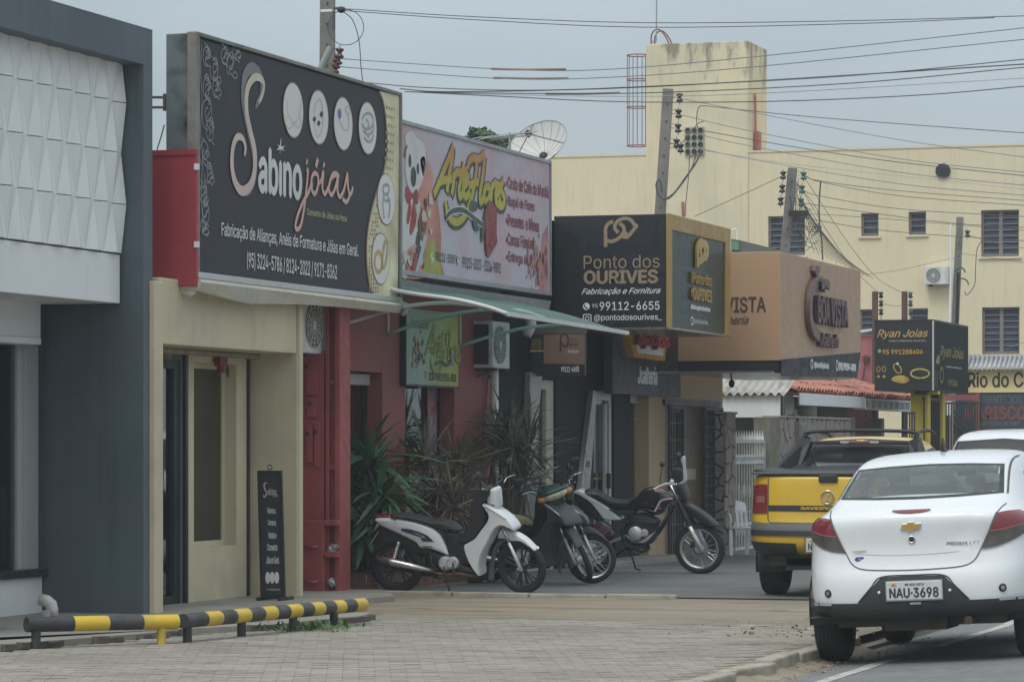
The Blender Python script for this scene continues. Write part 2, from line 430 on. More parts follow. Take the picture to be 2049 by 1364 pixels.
mb = MB(); XS = [-600, -150, -60, -30, -14, -12, -8, -5.302, -5.3, -2, 1.5, 8, 30, 150, 600]; YS = [-60, 0, 15, 25, 30, 32.5, 33, 40, 60, 84, 85, 120, 300, 1500]
mb.grid([[(x, y, g(min(x, 8), y)-.08) for x in XS] for y in YS]); mb.build('ground', M('ground_grey', (.19, .18, .165), .95, var=.1, vs=.2), kind='structure')
sheet('road', -5.3, 8, -10, 120, 0, asph2, .95)
sheet('forecourt', -12.6, -5.302, 32.45, 88, 0, asph, .8)
sheet('dirt_strip', -11.9, -5.302, 28.05, 32.56, -.012, dirtm, .4)
sheet('pavement_bed', -16, -5.42, 4, 28.1, -.0095, M('joint_sand', (.20, .18, .145), .95, var=.2, vs=9), .8)
# painted edge line on the road, worn in places
mb = MB(); lp = [PZ(1608, 1340, -.035), PZ(1776, 1310, -.03), PZ(1951, 1255, -.02)]
def strip(name, x, y0, y1, wd, mat, step=.6):
    mb = MB(); n = int((y1-y0)/step); rows = []
    for i in range(n+1):
        y = y0+(y1-y0)*i/n; j = .012*math.sin(y*5.1)+.01*math.sin(y*13.7)
        rows.append([(x-wd/2+j, y, g(x-wd/2, y)+.004), (x+wd/2+j*.6, y, g(x+wd/2, y)+.004)])
    return mb.grid(rows).build(name, mat, kind='structure')
linem = M('worn_line_paint', (.42, .41, .38), .8, var=.15, vs=5, stain=(.19, .19, .18), stain_amt=.9, stain_scale=7)
strip('road_marking', -4.82, 12, 24.9, .11, linem); strip('road_marking', -4.78, 26.4, 34, .11, linem)

# interlocking paving blocks, real joints; too small and too many to pick apart singly
def paver_mat():
    m = M('paving_block_concrete', (.275, .252, .215), .92, var=.10, vs=.7, noise2=.14, bump=.5, bs=70, stain=(.20, .185, .16), stain_amt=.6, stain_scale=.9, drag=.5)
    nt = m.node_tree; b = nt.nodes['Principled BSDF']; src = b.inputs['Base Color'].links[0].from_socket
    ge = nt.nodes.new('ShaderNodeNewGeometry'); r = nt.nodes.new('ShaderNodeMapRange'); r.inputs[3].default_value = .95; r.inputs[4].default_value = 1.05
    nt.links.new(ge.outputs['Random Per Island'], r.inputs[0]); v = nt.nodes.new('ShaderNodeVectorMath'); v.operation = 'SCALE'
    nt.links.new(src, v.inputs[0]); nt.links.new(r.outputs[0], v.inputs['Scale']); nt.links.new(v.outputs[0], b.inputs['Base Color']); return m
rnd = random.Random(3); mb = MB()
walk_edge = [(-14.5, 18.0), (-11.9, 22.1)] + [tuple(PZ(u, v)[:2]) for u, v in ((0, 1302), (60, 1296), (300, 1277), (380, 1268), (560, 1258), (720, 1242), (745, 1236))]
def left_of_walk(x, y):    # True on the walkway side
    for (x0, y0), (x1, y1) in zip(walk_edge, walk_edge[1:]):
        if y0 <= y <= y1: return x < x0+(x1-x0)*(y-y0)/(y1-y0)
    return y > walk_edge[-1][1] and x < walk_edge[-1][0]-.4
def corner_cut(x, y):      # rounded corner at the road
    cx, cy, r = -7.4, 25.9, 2.0
    return (x > cx and y > cy and (x-cx)**2+(y-cy)**2 > r*r) or y > 27.95 or x > -5.5
ca, sa = math.cos(.35), math.sin(.35)
for i in range(-80, 160):
    for j in range(20, 340):
        a, b2 = i*.21+(.105 if j % 2 else 0), j*.105
        x, y = -9+a*ca-(b2-18)*sa, 18+a*sa+(b2-18)*ca
        if not (-13.5 < x < -5.45 and 19.5 < y < 28.0): continue
        if left_of_walk(x-.12, y) or corner_cut(x+.05, y+.05): continue
        z = rnd.gauss(0, .0012)-.002 + .006*math.sin(x*1.7)*math.sin(y*1.1)
        h, k = .1025, .0500; tx, ty = rnd.gauss(0, .006), rnd.gauss(0, .010)
        c = []
        for (p, q, zz) in ((-h, -k, 0), (h, -k, 0), (h, k, 0), (-h, k, 0)):
            c.append((x+p*ca-q*sa, y+p*sa+q*ca, z+p*tx+q*ty))
        lo = [(p[0]+(p[0]-x)*.04, p[1]+(p[1]-y)*.06, p[2]-.05) for p in c]
        n0 = len(mb.v); mb.v += [Vector(p) for p in c+lo]
        mb.f.append((n0, n0+1, n0+2, n0+3))
        for q in range(4): mb.f.append((n0+q, n0+4+q, n0+4+(q+1) % 4, n0+(q+1) % 4))
mb.build('paving_blocks', paver_mat(), kind='stuff', fix=False)

# concrete walkway on the left, broken edge
we = [p for p in walk_edge]
ring = we+[(-11.35, 28.4), (-10.9, 31.0), (-11.5, 32.3), (-12.9, 32.3), (-13.2, 18.0)]
ring = [Vector((x, y, .045)) for x, y in ring]
mb = MB(); mb.prism(ring, (0, 0, -.14)); walk = mb.build('walkway', conc, kind='structure')
rnd = random.Random(5)
edgem = M('broken_brick', (.10, .09, .075), .95, var=.4, vs=7, noise2=.3)
me = MB().box(-.5, .5, -.5, .5, -.5, .5).mesh('edge_brick'); me.materials.append(edgem)
for (x0, y0), (x1, y1) in zip(we[2:], we[3:]):
    l = math.hypot(x1-x0, y1-y0); n = max(1, int(l/.17))
    for k in range(n):
        t = (k+.5)/n
        if rnd.random() < .25: continue
        piece('edge_brick', me, (x0+(x1-x0)*t+.02, y0+(y1-y0)*t-.01, .018+rnd.uniform(-.008, .008)), walk, (0, rnd.gauss(0, .06), math.atan2(y1-y0, x1-x0)+rnd.gauss(0, .08)), (.145, .05, .05))
# pale kerb between the dirt strip and the forecourt
curb = bpy.data.objects.new('kerb', None); COL.objects.link(curb); curb.location = (-10, 32.38, 0); tag(curb, kind='structure')
kerbm = M('kerb_concrete', (.34, .31, .25), .9, var=.2, vs=3, noise2=.15, bump=.6, bs=40, stain=(.2, .17, .12), stain_amt=.6, stain_scale=4)
x = -11.55; k = 0
while x < -9.0:
    l = rnd.uniform(.7, 1.0); mb = MB().box(x, x+l-.015, 32.30, 32.42+rnd.uniform(-.01, .01), -.06, .028+rnd.uniform(-.006, .006)); mb.build('kerb_stone', kerbm, curb, bevel=.012); x += l
# corner kerb of the paved apron along the road
kc = bpy.data.objects.new('corner_kerb', None); COL.objects.link(kc); kc.location = (-5.4, 24, 0); tag(kc, kind='structure')
path = [(-5.40, y) for y in (14.0, 15, 16, 17, 18, 19, 20, 21, 22, 23, 24, 25, 25.7)]
path += [(-7.4+2.0*math.cos(a), 25.9+2.0*math.sin(a)) for a in [i*math.pi/18 for i in range(0, 8)]]
for (x0, y0), (x1, y1) in zip(path, path[1:]):
    if rnd.random() < .08 and y0 > 20: continue
    l = math.hypot(x1-x0, y1-y0); mb = MB(); mb.obox(((x0+x1)/2, (y0+y1)/2, -.068+rnd.uniform(-.018, .008)), (l-.03, .14, .15), Matrix.Rotation(math.atan2(y1-y0, x1-x0)+rnd.gauss(0, .03), 3, 'Z'))
    mb.build('kerb_stone', kerbm, kc, bevel=.015)
# rubble, grit and leaves in the gutter
rnd = random.Random(11); mb = MB()
for k in range(420):
    y = rnd.uniform(20.5, 28.3); x = -5.28+abs(rnd.gauss(0, .14)) if y < 26 else rnd.uniform(-6.6, -4.9)+rnd.gauss(0, .3)
    s = abs(rnd.gauss(0, .006))+.003
    mb.obox((x, y, g(x, y)+s*.3), (s*rnd.uniform(1, 2.2), s*rnd.uniform(1, 2), s), Euler((rnd.random(), rnd.random(), rnd.random()*6)).to_matrix())
for k in range(0):
    y = rnd.uniform(28.0, 32.3); x = rnd.uniform(-11.4, -5.4); s = abs(rnd.gauss(0, .007))+.003
    mb.obox((x, y, -.008), (s*2, s*1.6, s), Euler((0, 0, rnd.random()*6)).to_matrix())
mb.build('gravel', M('grit', (.22, .19, .14), .95, var=.5, vs=25), kind='stuff', fix=False)
mb = MB(); rows = []   # sand and crumbled concrete washed against the kerb
for i in range(150):
    y = 18+i*.068; wl = .20+.10*abs(math.sin(y*1.3))+.05*math.sin(y*7.1)+.03*math.sin(y*19)
    if y < 25.9: cx_, dx_, dy_ = -5.47, 1, 0
    else: an = min(1.3, (y-25.9)/2.0); cx_, dx_, dy_ = None, math.cos(an), math.sin(an)
    r = []
    for t in (0, .2, .4, .6, .8, 1):
        if cx_ is not None: x_, y_ = cx_+(wl+.06)*t, y
        else: x_, y_ = -7.4+(1.93+(wl+.06)*t)*dx_, 25.9+(1.93+(wl+.06)*t)*dy_
        gz_ = min(g(x_, y_), .0) if x_ > -5.3 else (-.11 if y_ < 28 else -.02); top = -.006; f_ = (1-t)**1.6
        r.append((x_, y_, (top*f_+gz_*(1-f_))+.006*math.sin(y*11+t*7)*t*(1-t)*3+(.004 if t < .9 else -.01)))
    rows.append(r)
mb.grid(rows).build('gutter_sand', dirtm, kind='structure')

# low weeds by the rail
rnd = random.Random(21); mb = MB()
c0 = PZ(615, 1258)
for k in range(260):
    p = Vector((c0.x+rnd.gauss(0, .17), c0.y+rnd.gauss(0, .25), .0)); a = rnd.random()*6.28; l = rnd.uniform(.03, .085)
    d = Vector((math.cos(a), math.sin(a), rnd.uniform(.25, 1.1)))*l; s = Vector((-math.sin(a), math.cos(a), 0))*l*.22
    mb.quad(p, p+d*.5+s, p+d, p+d*.5-s)
mb.build('weeds', M('weed_green', (.06, .13, .03), .7, var=.4, vs=14), kind='stuff', fix=False)

# ================================================================ GREY SHOP
XG = -11.8
YG0, YGi, YGo = 24.15, yX(287, -11.8), yX(305, -11.8)    # left pillar inner edge, right pillar inner/outer
ZTOP = 5.10; ZB = 4.78
grey = thing('grey_shop_building', 'dark grey framed shop building with white faceted panels at the left edge of the photo', 'building', (XG, 25.7, 0))
pan_x = -11.95
mb = slab('x', XG-1.0, XG, YG0-1.6, YGo, 0, ZTOP, [(YG0, YGi, -.1, ZB)]); mb.build('frame', charcoal, grey, bevel=.006)
mb = MB(); mb.box(-20, XG-1.0, YGi+.02, YGo-.002, 0, ZTOP-.02); mb.box(-20, XG-1.0, YG0-1.6, YG0-.2, 0, ZTOP-.02)
mb.box(-20, XG-1.002, YG0-.2, YGi+.02, 4.6, ZTOP-.03); mb.box(-20.1, -20, YG0-1.6, YGo, 0, ZTOP-.05); mb.build('side_wall', charcoal, grey)
# white box under the panels
zb0, zb1 = 2.72, 3.14; ybe = yX(240, -12.0)
mb = MB(); mb.box(-12.9, -12.0, YG0, ybe, zb0, zb1); fasc = mb.build('fascia_box', white, grey, bevel=.006)
mb = MB(); mb.lathe([(.0, 0), (.055, 0), (.07, .004), (.07, .012), (.0, .012)], (-12.35, 25.6, zb0-.013), n=20); mb.build('downlight', white, fasc)
mb = MB(); mb.box(-12.9, pan_x-.14, YG0, YGi, 3.14, ZB); mb.build('panel_backing', white, grey)
# faceted white tiles, staggered columns with zigzag relief
cw = .186; th = .875; zlo = 3.15; zhi = ZB+.02; A = .05; y = YGi-.02-16*cw
def wave(col, z):   # depth of boundary number col at height z
    ph = ((z-zlo)/th+(.5 if col % 2 else 0)+.014) % 1
    return A*(1-abs(2*ph-1))
mats_w = white
for c in range(16):
    y0 = y+c*cw; y1 = y0+cw
    if y1 < YG0: continue
    y0 = max(y0, YG0)
    # joint heights where the left boundary is at zero
    s = (1-(.5 if c % 2 else 0)-.014) % 1
    zj = [zlo]+[zlo+(s+k)*th for k in range(-1, 4) if zlo+.03 < zlo+(s+k)*th < zhi-.03]+[zhi]
    for za, zc in zip(zj, zj[1:]):
        zs = sorted({za+.004, zc-.004, *[zlo+(q-(.5 if cc % 2 else 0)-.014+hh)*th for q in range(0, 6) for cc in (c, c+1) for hh in (0, .5) if za+.01 < zlo+(q-(.5 if cc % 2 else 0)-.014+hh)*th < zc-.01]})
        Lf = [(pan_x-.05+wave(c, z), y0+.003, z) for z in zs]; Rt = [(pan_x-.05+wave(c+1, z), y1-.003, z) for z in zs]
        mb = MB(); n = len(zs)
        for k in range(n-1):
            if Lf[k][0]+Rt[k+1][0] < Rt[k][0]+Lf[k+1][0]: mb.quad(Lf[k], Rt[k], Rt[k+1]); mb.quad(Lf[k], Rt[k+1], Lf[k+1])
            else: mb.quad(Lf[k], Rt[k], Lf[k+1]); mb.quad(Rt[k], Rt[k+1], Lf[k+1])
        bk = pan_x-.12
        for k in range(n-1):
            mb.quad((bk, y0+.003, zs[k]), Lf[k], Lf[k+1], (bk, y0+.003, zs[k+1])); mb.quad(Rt[k], (bk, y1-.003, zs[k]), (bk, y1-.003, zs[k+1]), Rt[k+1])
        mb.quad((bk, y0+.003, zs[0]), (bk, y1-.003, zs[0]), Rt[0], Lf[0]); mb.quad(Lf[-1], Rt[-1], (bk, y1-.003, zs[-1]), (bk, y0+.003, zs[-1]))
        mb.build('facade_panel', mats_w, grey, merge=True)
# dark reveal below, shop window
xw = -12.75
mb = MB(); mb.box(xw-.2, XG-1.001, yX(88, xw)+.0, YGi+.01, 0, 2.74); mb.build('reveal_wall', M('dark_slate_paint', (.052, .070, .080), .6, var=.08, vs=.6, streak=.08), grey)
zs0 = .46
mb = MB(); mb.box(xw-.25, xw, YG0-1.5, yX(84, xw), 0, zs0-.1); mb.build('base_wall', white, grey)
mb = MB(); mb.box(xw-.28, xw+.05, YG0-1.5, yX(84, xw)+.02, zs0-.1, zs0-.03); mb.build('sill', M('black_granite', (.03, .033, .035), .25, var=.2), grey, bevel=.004)
mb = MB(); mb.box(xw-.2, xw+.10, YG0-1.5, yX(82, xw+.1), 2.42, 2.73); mb.box(xw-.2, xw+.13, YG0-1.5, yX(83, xw+.13), 2.36, 2.42); mb.build('shutter_box', white, grey, bevel=.01)
wg = MB(); wg.box(xw-.10, xw, yX(52, xw), yX(80, xw)-.03, zs0-.03, 2.36); wg.box(xw-.12, xw-.04, yX(44, xw), yX(52, xw), zs0-.03, 2.36)
win = wg.build('window_frame', alu, grey, bevel=.004)
MB().box(xw-.075, xw-.07, YG0-1.5, yX(44, xw), zs0-.03, 2.36).build('glass', shopglass, win)
MB().box(xw-.6, xw-.35, YG0-1.2, yX(40, xw-.4), zs0, 1.15).build('display_case', M('pale_green_panel', (.35, .55, .50), .4), grey)
MB().box(xw-.5, xw-.45, yX(28, xw-.45), yX(40, xw-.45), .4, 2.4).build('curtain', M('curtain_cloth', (.22, .24, .23), .9), grey)
MB().box(-19, xw-.9, YG0-1.5, YGi, .0, .02).build('floor', dark_in, grey)
el = thing('drain_elbow', 'white plastic drain elbow standing on the walkway by the dark grey pillar', 'pipe', tuple(PZ(98, 1232, .045)))
c = Vector(el.location); mb = MB()
mb.tube([c+Vector((.03, 0, 0)), c+Vector((.03, 0, .06)), c+Vector((.02, 0, .10)), c+Vector((-.02, 0, .13)), c+Vector((-.08, 0, .14))], .052, 16); mb.build('elbow', M('pvc_white', (.66, .66, .62), .4, var=.08, stain=(.3, .27, .2), stain_amt=.4, stain_scale=9), el, smooth=True)
mb = MB(); mb.cyl(c, c+Vector((0, 0, .05)), .062); mb.box(c.x-.03, c.x+.03, c.y-.06, c.y+.06, c.z-.002, c.z+.005); mb.build('collar', MATS['pvc_white'], el, smooth=False)

# ================================================================ CREAM SHOP (recessed entrance)
XB, X2 = -11.75, -12.25
yb0, yb1, yb2, yb3 = yX(310, XB), yX(327, XB), yX(598, XB), yX(607, XB)
beige = thing('cream_shop_building', 'cream painted shop building with recessed door and tall narrow window', 'building', (XB, 29, 0))
zf0, zf1 = 2.38, 2.96
mb = MB(); mb.box(-12.6, XB, yb0, yb1, .02, 2.92); mb.build('pillar', cream, beige, bevel=.01)
mb = MB(); mb.box(-12.6, XB, yb2+.02, yb3, .02, 3.02); mb.build('pillar', cream, beige, bevel=.01)
mb = MB(); mb.box(X2, XB-.03, yb1, yb2+.02, zf0, zf1); mb.build('fascia', cream, beige, bevel=.012)
mb = MB(); mb.box(-20, X2-.2, yb0+.01, yb3-.01, 2.9, 3.0); mb.box(-20, -12.6, yb3-.15, yb3-.005, 0, 2.9); mb.box(-20, -19.8, yb0, yb3-.2, 0, 2.9); mb.build('shell_wall', cream, beige)
yd1 = yX(366, X2); yw0, yw1 = yX(388, X2), yX(473, X2); zw0, zw1 = .545, 2.27
mb = slab('x', X2-.35, X2, yX(371, X2), yX(498, X2), .02, zf0+.1, [(yw0, yw1, zw0, zw1)]); mb.build('front_wall', cream, beige)
mb = MB(); mb.box(X2-.35, XB-.02, yX(501, X2), yX(501, X2)+.15, .02, zf0+.0); mb.build('return_wall', cream, beige)
wf = slab('x', X2-.16, X2-.12, yw0, yw1, zw0, zw1, [(yw0+.05, yw1-.05, zw0+.05, zw1-.05)]).build('window_frame', cream, beige)
MB().box(X2-.145, X2-.14, yw0+.05, yw1-.05, zw0+.05, zw1-.05).build('glass', G('smoky_glass', (.34, .36, .34), .13), wf)
MB().box(X2-.62, X2-.6, yw0-.4, yw1+.4, .2, 2.4).build('display_panel', M('dim_display', (.20, .20, .18), .8, var=.3), beige)
MB().box(X2-.05, X2+.02, yX(497, X2+.02), yX(500.5, X2+.02), .02, 2.33).build('corner_strip', blk, beige)
# door: dark frame, glass, folding grille behind, red motor above
dy0, dy1 = yb1+.05, yX(364, X2)
dr = slab('x', X2-.10, X2-.02, dy0, dy1, .03, 2.28, [(dy0+.07, dy1-.14, .12, 2.2)]).build('door', blk, beige)
MB().box(X2-.065, X2-.06, dy0+.07, dy1-.14, .12, 2.2).build('glass', G('door_glass', (.40, .46, .46), .22), dr)
mb = MB()
for k in range(8): mb.cyl((X2-.3, dy0+.1+k*.13, .05), (X2-.3, dy0+.1+k*.13, 2.25), .008, n=6)
for k in range(9): mb.bar((X2-.3, dy0+.1, .15+k*.25), (X2-.3, dy0+1.05, .15+k*.25), .012)
mb.build('grille', steel, beige)
MB().box(X2-.005, X2+.03, yX(366, X2), yX(371, X2), .03, 2.36).build('door_jamb', blk, beige)
mb = MB(); mb.box(X2+.02, X2+.08, yX(425, X2), yX(440, X2), 2.24, 2.33); mb.cyl((X2+.05, yX(432, X2), 2.24), (X2+.05, yX(432, X2), 2.18), .04, n=10); mo = mb.build('closer_motor', M('red_paint_dull', (.20, .02, .02), .5), beige)
MB().prism([(X2+.06, yX(441, X2)-.02, 2.20), (X2+.06, yX(441, X2)+.02, 2.14), (X2+.06, yX(441, X2)+.06, 2.20), (X2+.06, yX(441, X2)+.02, 2.26)], (.012, 0, 0)).build('pendant', blk, mo)
MB().box(X2-.02, X2+.10, yb1, yb2, 2.33, 2.372).build('rail_track', M('rusty_cream', (.30, .26, .20), .8, var=.3, vs=5), beige, bevel=.004)
MB().box(-19, X2-.4, yb0+.1, yb3-.2, .0, .03).build('floor', dark_in, beige)
mb = MB(); mb.box(X2-.1, X2-.005, dy1+.0, yX(371, X2), .0, 2.4); mb.build('door_post', M('grey_green_metal', (.14, .16, .15), .5), beige)

# flashing under the big sign, broken and dented
XSg = -11.62
flash = thing('sign_flashing', 'dented cream metal flashing and beam under the black jewellery billboard', 'flashing', (XSg, 30.6, 2.95))
mb = MB(); ys = [yX(u, XSg) for u in (393, 440, 500, 512, 600, 700, 797)]; zb = [2.86, 2.83, 2.79, 2.80, 2.84, 2.86, 2.86]; zt = 2.965
rows = []
for yy, zz in zip(ys, zb): rows.append([(XSg-.5, yy, zt-.02), (XSg+.03, yy, zt), (XSg+.05, yy, zt-.03), (XSg+.01, yy, zz), (XSg-.5, yy, zz+.04)])
mb.grid(rows, True); mb.f.append((0, 1, 2, 3, 4)); mb.f.append(tuple(len(mb.v)-5+k for k in (4, 3, 2, 1, 0)))
mb.build('flashing', M('cream_metal', (.50, .47, .38), .5, var=.08, vs=2, stain=(.2, .3, .38), stain_amt=.45, stain_scale=1.4, streak=.3), flash)
mb = MB(); mb.tube([PX(797, 604, XSg)+Vector((0, .02, .0)), PX(808, 612, XSg), PX(814, 620, XSg), PX(806, 626, XSg)], .035, 8); mb.sphere(PX(811, 614, XSg), .05)
mb.build('end_tie', M('bundled_rag', (.5, .48, .42), .9, var=.3, vs=20), flash, smooth=True)

# ================================================================ BLACK JEWELLERY BILLBOARD
XS_ = -11.65
ys0, ys1 = yX(389, XS_), yX(801, XS_); zs_0, zs_1 = 2.975, 5.15
sab = thing('jewellery_billboard', 'large black jewellery billboard with swirling S, white script and six round pictures', 'billboard', (XS_, 30.5, 2.975))
vin = M('black_vinyl', (.032, .034, .043), .62, var=.02, vs=.6, spec=.35)
mb = MB(); mb.box(XS_-.05, XS_, ys0+.05, ys1-.05, zs_0+.05, zs_1-.05); mb.build('panel', vin, sab)
frm = M('weathered_steel', (.22, .22, .20), .55, .3, var=.25, vs=3, stain=(.1, .08, .06), stain_amt=.5, stain_scale=6)
for a, b2, c, d in ((ys0, ys1, zs_1-.035, zs_1), (ys0, ys1, zs_0, zs_0+.055), (ys0, ys0+.07, zs_0+.055, zs_1-.035), (ys1-.05, ys1, zs_0+.055, zs_1-.035)):
    MB().box(XS_-.07, XS_+.025, a, b2, c, d).build('frame', frm if c > 4 or b2-a < 1 else alu, sab, bevel=.005)
sidem = M('peeling_grey_metal', (.11, .13, .145), .5, var=.15, vs=1.5, stain=(.02, .022, .022), stain_amt=1, stain_scale=3.2)
xl = PY(330, 100, ys0).x
mb = MB(); mb.box(xl, XS_-.071, ys0+.02, ys1-.1, 3.0, zs_1-.01); mb.build('side_box', sidem, sab, bevel=.01)
P = Plane('x', XS_, sab)
# gold wave on the right of the print
goldp = M('pale_gold_print', (.62, .58, .38), .45, var=.25, vs=2.2, stain=(.34, .25, .08), stain_amt=.75, stain_scale=1.6)
P.poly([(757, 182)] + [tuple(p) for p in [(766, 205), (772, 250), (773, 300), (766, 345), (752, 385), (740, 430), (733, 480), (733, 530), (738, 570), (745, 588)]] + [(795, 600), (799, 192)], goldp, .003, name='gold_wave')
P.stroke([[(757, 182), (766, 205), (772, 250), (773, 300), (766, 345), (752, 385), (740, 430), (733, 480), (733, 530), (738, 570), (745, 588)]], M('brown_print', (.22, .13, .06), .5), .035, .006, name='wave_edge')
# dotted halftone
mb = MB(); dk = random.Random(2)
def dot(mb, pl, u, v, r, e=.0075):
    c = pl.px(u, v); mb.prism([pl.w(c.x+r*math.cos(a*math.pi/3), c.y+r*math.sin(a*math.pi/3), e) for a in range(6)], pl.n*.001)
for r in range(8):
    for c in range(4): dot(mb, P, 773+c*5-(r*.6), 215+r*17+c*1.5, .022-.003*c)
for r in range(24):
    for c in range(5):
        u = 738+c*4.2+max(0, (10-r))*1.8
        v = 395+r*8.2
        if dk.random() < .85 and u < 795: dot(mb, P, u, v, .016)
mb.build('halftone_dots', M('ochre_print', (.36, .26, .10), .5), sab, kind='stuff')
pic = M('picture_white', (.66, .66, .64), .45, var=.05); rim = M('rose_rim_print', (.28, .17, .13), .5)
for u, v in ((585, 221), (636, 235), (685, 248), (734, 257), (771, 399), (760, 518)):
    k = 1.0; P.disc(u, v, .272, rim, .008, 'picture_rim', .268); P.disc(u, v, .258, pic, .010, 'round_picture', .255)
sv = M('silver_print', (.30, .31, .31), .4, var=.2, vs=20)
fj = M('faint_jewel_print', (.50, .47, .40), .5)
e2 = .012
P.stroke([[(573, 200), (573, 225), (580, 240), (586, 246), (594, 238), (598, 220), (599, 200)], [(572, 232), (570, 250), (577, 258), (585, 248)], [(586, 248), (594, 256), (600, 248), (597, 232)]], fj, .012, e2, name='necklace_print')
P.stroke([[(630, 205), (626, 225), (628, 255), (634, 275), (642, 255), (644, 225), (638, 200), (630, 205)]], fj, .018, e2, name='bracelet_print')
P.poly([(626, 233), (630, 237), (627, 245), (623, 240)], ink_k, e2+.002, name='black_stone'); P.poly([(640, 222), (644, 228), (641, 236), (637, 230)], ink_k, e2+.002, name='black_stone'); P.poly([(634, 241), (639, 245), (636, 253), (632, 249)], ink_k, e2+.002, name='black_stone')
P.stroke([[(676, 235), (680, 250), (690, 262), (696, 252), (694, 232), (688, 218)], [(688, 218), (694, 212), (698, 222), (694, 232)]], fj, .02, e2, name='ring_print'); P.disc(677, 228, .05, M('violet_stone_print', (.13, .10, .30), .4), e2+.002, 'violet_stone')
P.stroke([[(722, 240), (727, 230), (738, 228), (745, 240), (740, 256), (728, 258), (722, 248)], [(724, 262), (734, 270), (744, 262), (746, 250)], [(726, 275), (734, 284), (742, 280), (745, 268)], [(730, 238), (736, 250), (730, 264), (736, 276)]], sv, .03, e2, name='rings_print')
P.stroke([[(764, 378), (766, 372), (773, 370), (777, 378), (773, 388), (766, 388), (764, 378)], [(766, 392), (764, 408), (765, 425), (767, 437)], [(774, 390), (778, 410), (777, 425), (775, 436)], [(764, 398), (771, 402), (778, 400)]], sv, .035, e2, name='solitaire_print')
gd = M('gold_ring_print', (.42, .30, .07), .35, var=.3, vs=12)
P.ring(755, 524, .115, .05, gd, e2, 'gold_ring', .10, rot=.2); P.ring(768, 508, .06, .045, gd, e2+.003, 'gold_ring', .15, rot=-.35)
# the big S with its shadow, then lettering
Sp = [(521, 232), (511, 225), (516, 205), (523, 190), (526, 170), (520, 158), (508, 155), (496, 170), (491, 195), (492, 230), (499, 265), (507, 300), (508, 335), (502, 365), (490, 380), (478, 380), (467, 360), (462, 330), (464, 295), (472, 275), (483, 277), (489, 295), (487, 312)]
shadow = M('grey_print', (.17, .17, .18), .5)
P.stroke([[(510, 216), (515, 205), (522, 190), (523, 165), (515, 145), (502, 137), (490, 150), (486, 180), (488, 215), (497, 262), (506, 305), (508, 340), (504, 368), (494, 386), (480, 382), (468, 362)]], shadow, lambda t: .095*math.sin(math.pi*min(1, t*1.1))**.5+.02 if t < .9 else .05, .006, name='letter_shadow')
irid = M('rose_gold_print', (.58, .44, .42), .5, grad=(2, 3.7, 4.6, (.58, .50, .40)), var=.12, vs=4)
P.stroke([Sp[2:]], irid, lambda t: .035+.062*math.sin(math.pi*t)**.8, .010, name='script_letter')
P.text('abıno', 515, 386, 603, 290, M('silver_letter', (.55, .55, .53), .4, grad=(2, 3.5, 4.3, (.66, .66, .66))), .008, bold=.03)
P.stroke([[(558, 308), (559, 290), (560, 276)], [(551, 300), (567, 293)], [(553, 290), (566, 302)]], ink_w, lambda t: .018*math.sin(math.pi*t)+.003, .012, name='sparkle')
P.stroke([[(612, 338), (614, 345), (611, 380), (606, 420), (600, 450), (593, 459), (589, 452), (594, 430), (604, 405), (615, 385), (620, 370), (622, 355), (627, 347), (634, 352), (634, 372), (628, 388), (622, 380), (622, 365)],
          [(634, 370), (641, 360), (644, 345), (645, 350), (643, 375), (648, 388), (655, 375), (662, 352), (670, 347), (676, 353), (670, 350), (660, 358), (656, 378), (661, 390), (668, 378), (674, 356), (673, 380), (678, 394), (686, 380), (692, 352), (693, 350), (694, 372), (697, 392), (691, 404), (683, 398)],
          [(697, 392), (702, 384), (704, 374)]], M('rose_gold_print2', (.60, .38, .32), .5, grad=(1, 31.5, 33.0, (.55, .47, .28))), lambda t: .046, .010, name='script_lettering')
P.stroke([[(611, 322), (613, 326)], [(630, 334), (634, 318)], [(645, 328), (647, 333)]], MATS['rose_gold_print2'], .06, .010, name='accent')
P.text('Conserto de Jóias na Hora', 613, 430, 692, 416, M('yellow_print', (.48, .46, .22), .5), .006, bold=.01)
P.text('Fabricação de Alianças, Anéis de Formatura e Jóias em Geral.', 442, 478, 716, 444, ink_w, .006, bold=.012)
P.text('(95) 3224-5786 / 8124-2022 / 9171-8362', 493, 540, 673, 503, ink_w, .006, bold=.012)
# line-art flourish down the left side
rnd = random.Random(9); st = []
def spiral(u, v, r, turns, a0, sgn=1):
    pts = []
    for k in range(int(12*turns)+1):
        t = k/(12*turns); a = a0+sgn*turns*2*math.pi*t; rr = r*(1-.8*t); pts.append((u+rr*.36*math.cos(a), v+rr*math.sin(a)))
    return pts
for u, v, r, t, a, sg in ((412, 110, 24, 1.3, 1.2, 1), (428, 140, 26, 1.3, 3.5, -1), (447, 110, 22, 1.4, 0, 1), (460, 130, 24, 1.2, 2, 1), (470, 105, 18, 1.2, 5, -1), (412, 178, 26, 1.5, 0, -1), (430, 175, 22, 1.2, 1, 1), (414, 225, 36, 1.6, 1.5, 1), (420, 262, 26, 1.3, 4, -1), (408, 305, 30, 1.4, 2, 1), (416, 345, 24, 1.2, 3, -1), (404, 385, 26, 1.5, 5, 1), (409, 425, 26, 1.3, 1.5, -1), (405, 455, 16, 1.2, 3, 1)):
    st.append(spiral(u, v, r, t, a, sg))
    st.append([(u-4, v-r), (u+7, v-r*.3), (u-3, v+r*.5), (u+8, v+r*1.1)])
    for k in range(2):
        q = rnd.uniform(-1, 1); st.append([(u+5*q, v+r*q), (u+5*q+6, v+r*q-5), (u+5*q+9, v+r*q+5), (u+5*q+4, v+r*q+9)])
st.append([(402, 90), (400, 140), (403, 200), (400, 260), (404, 320), (401, 380), (404, 440), (406, 468)])
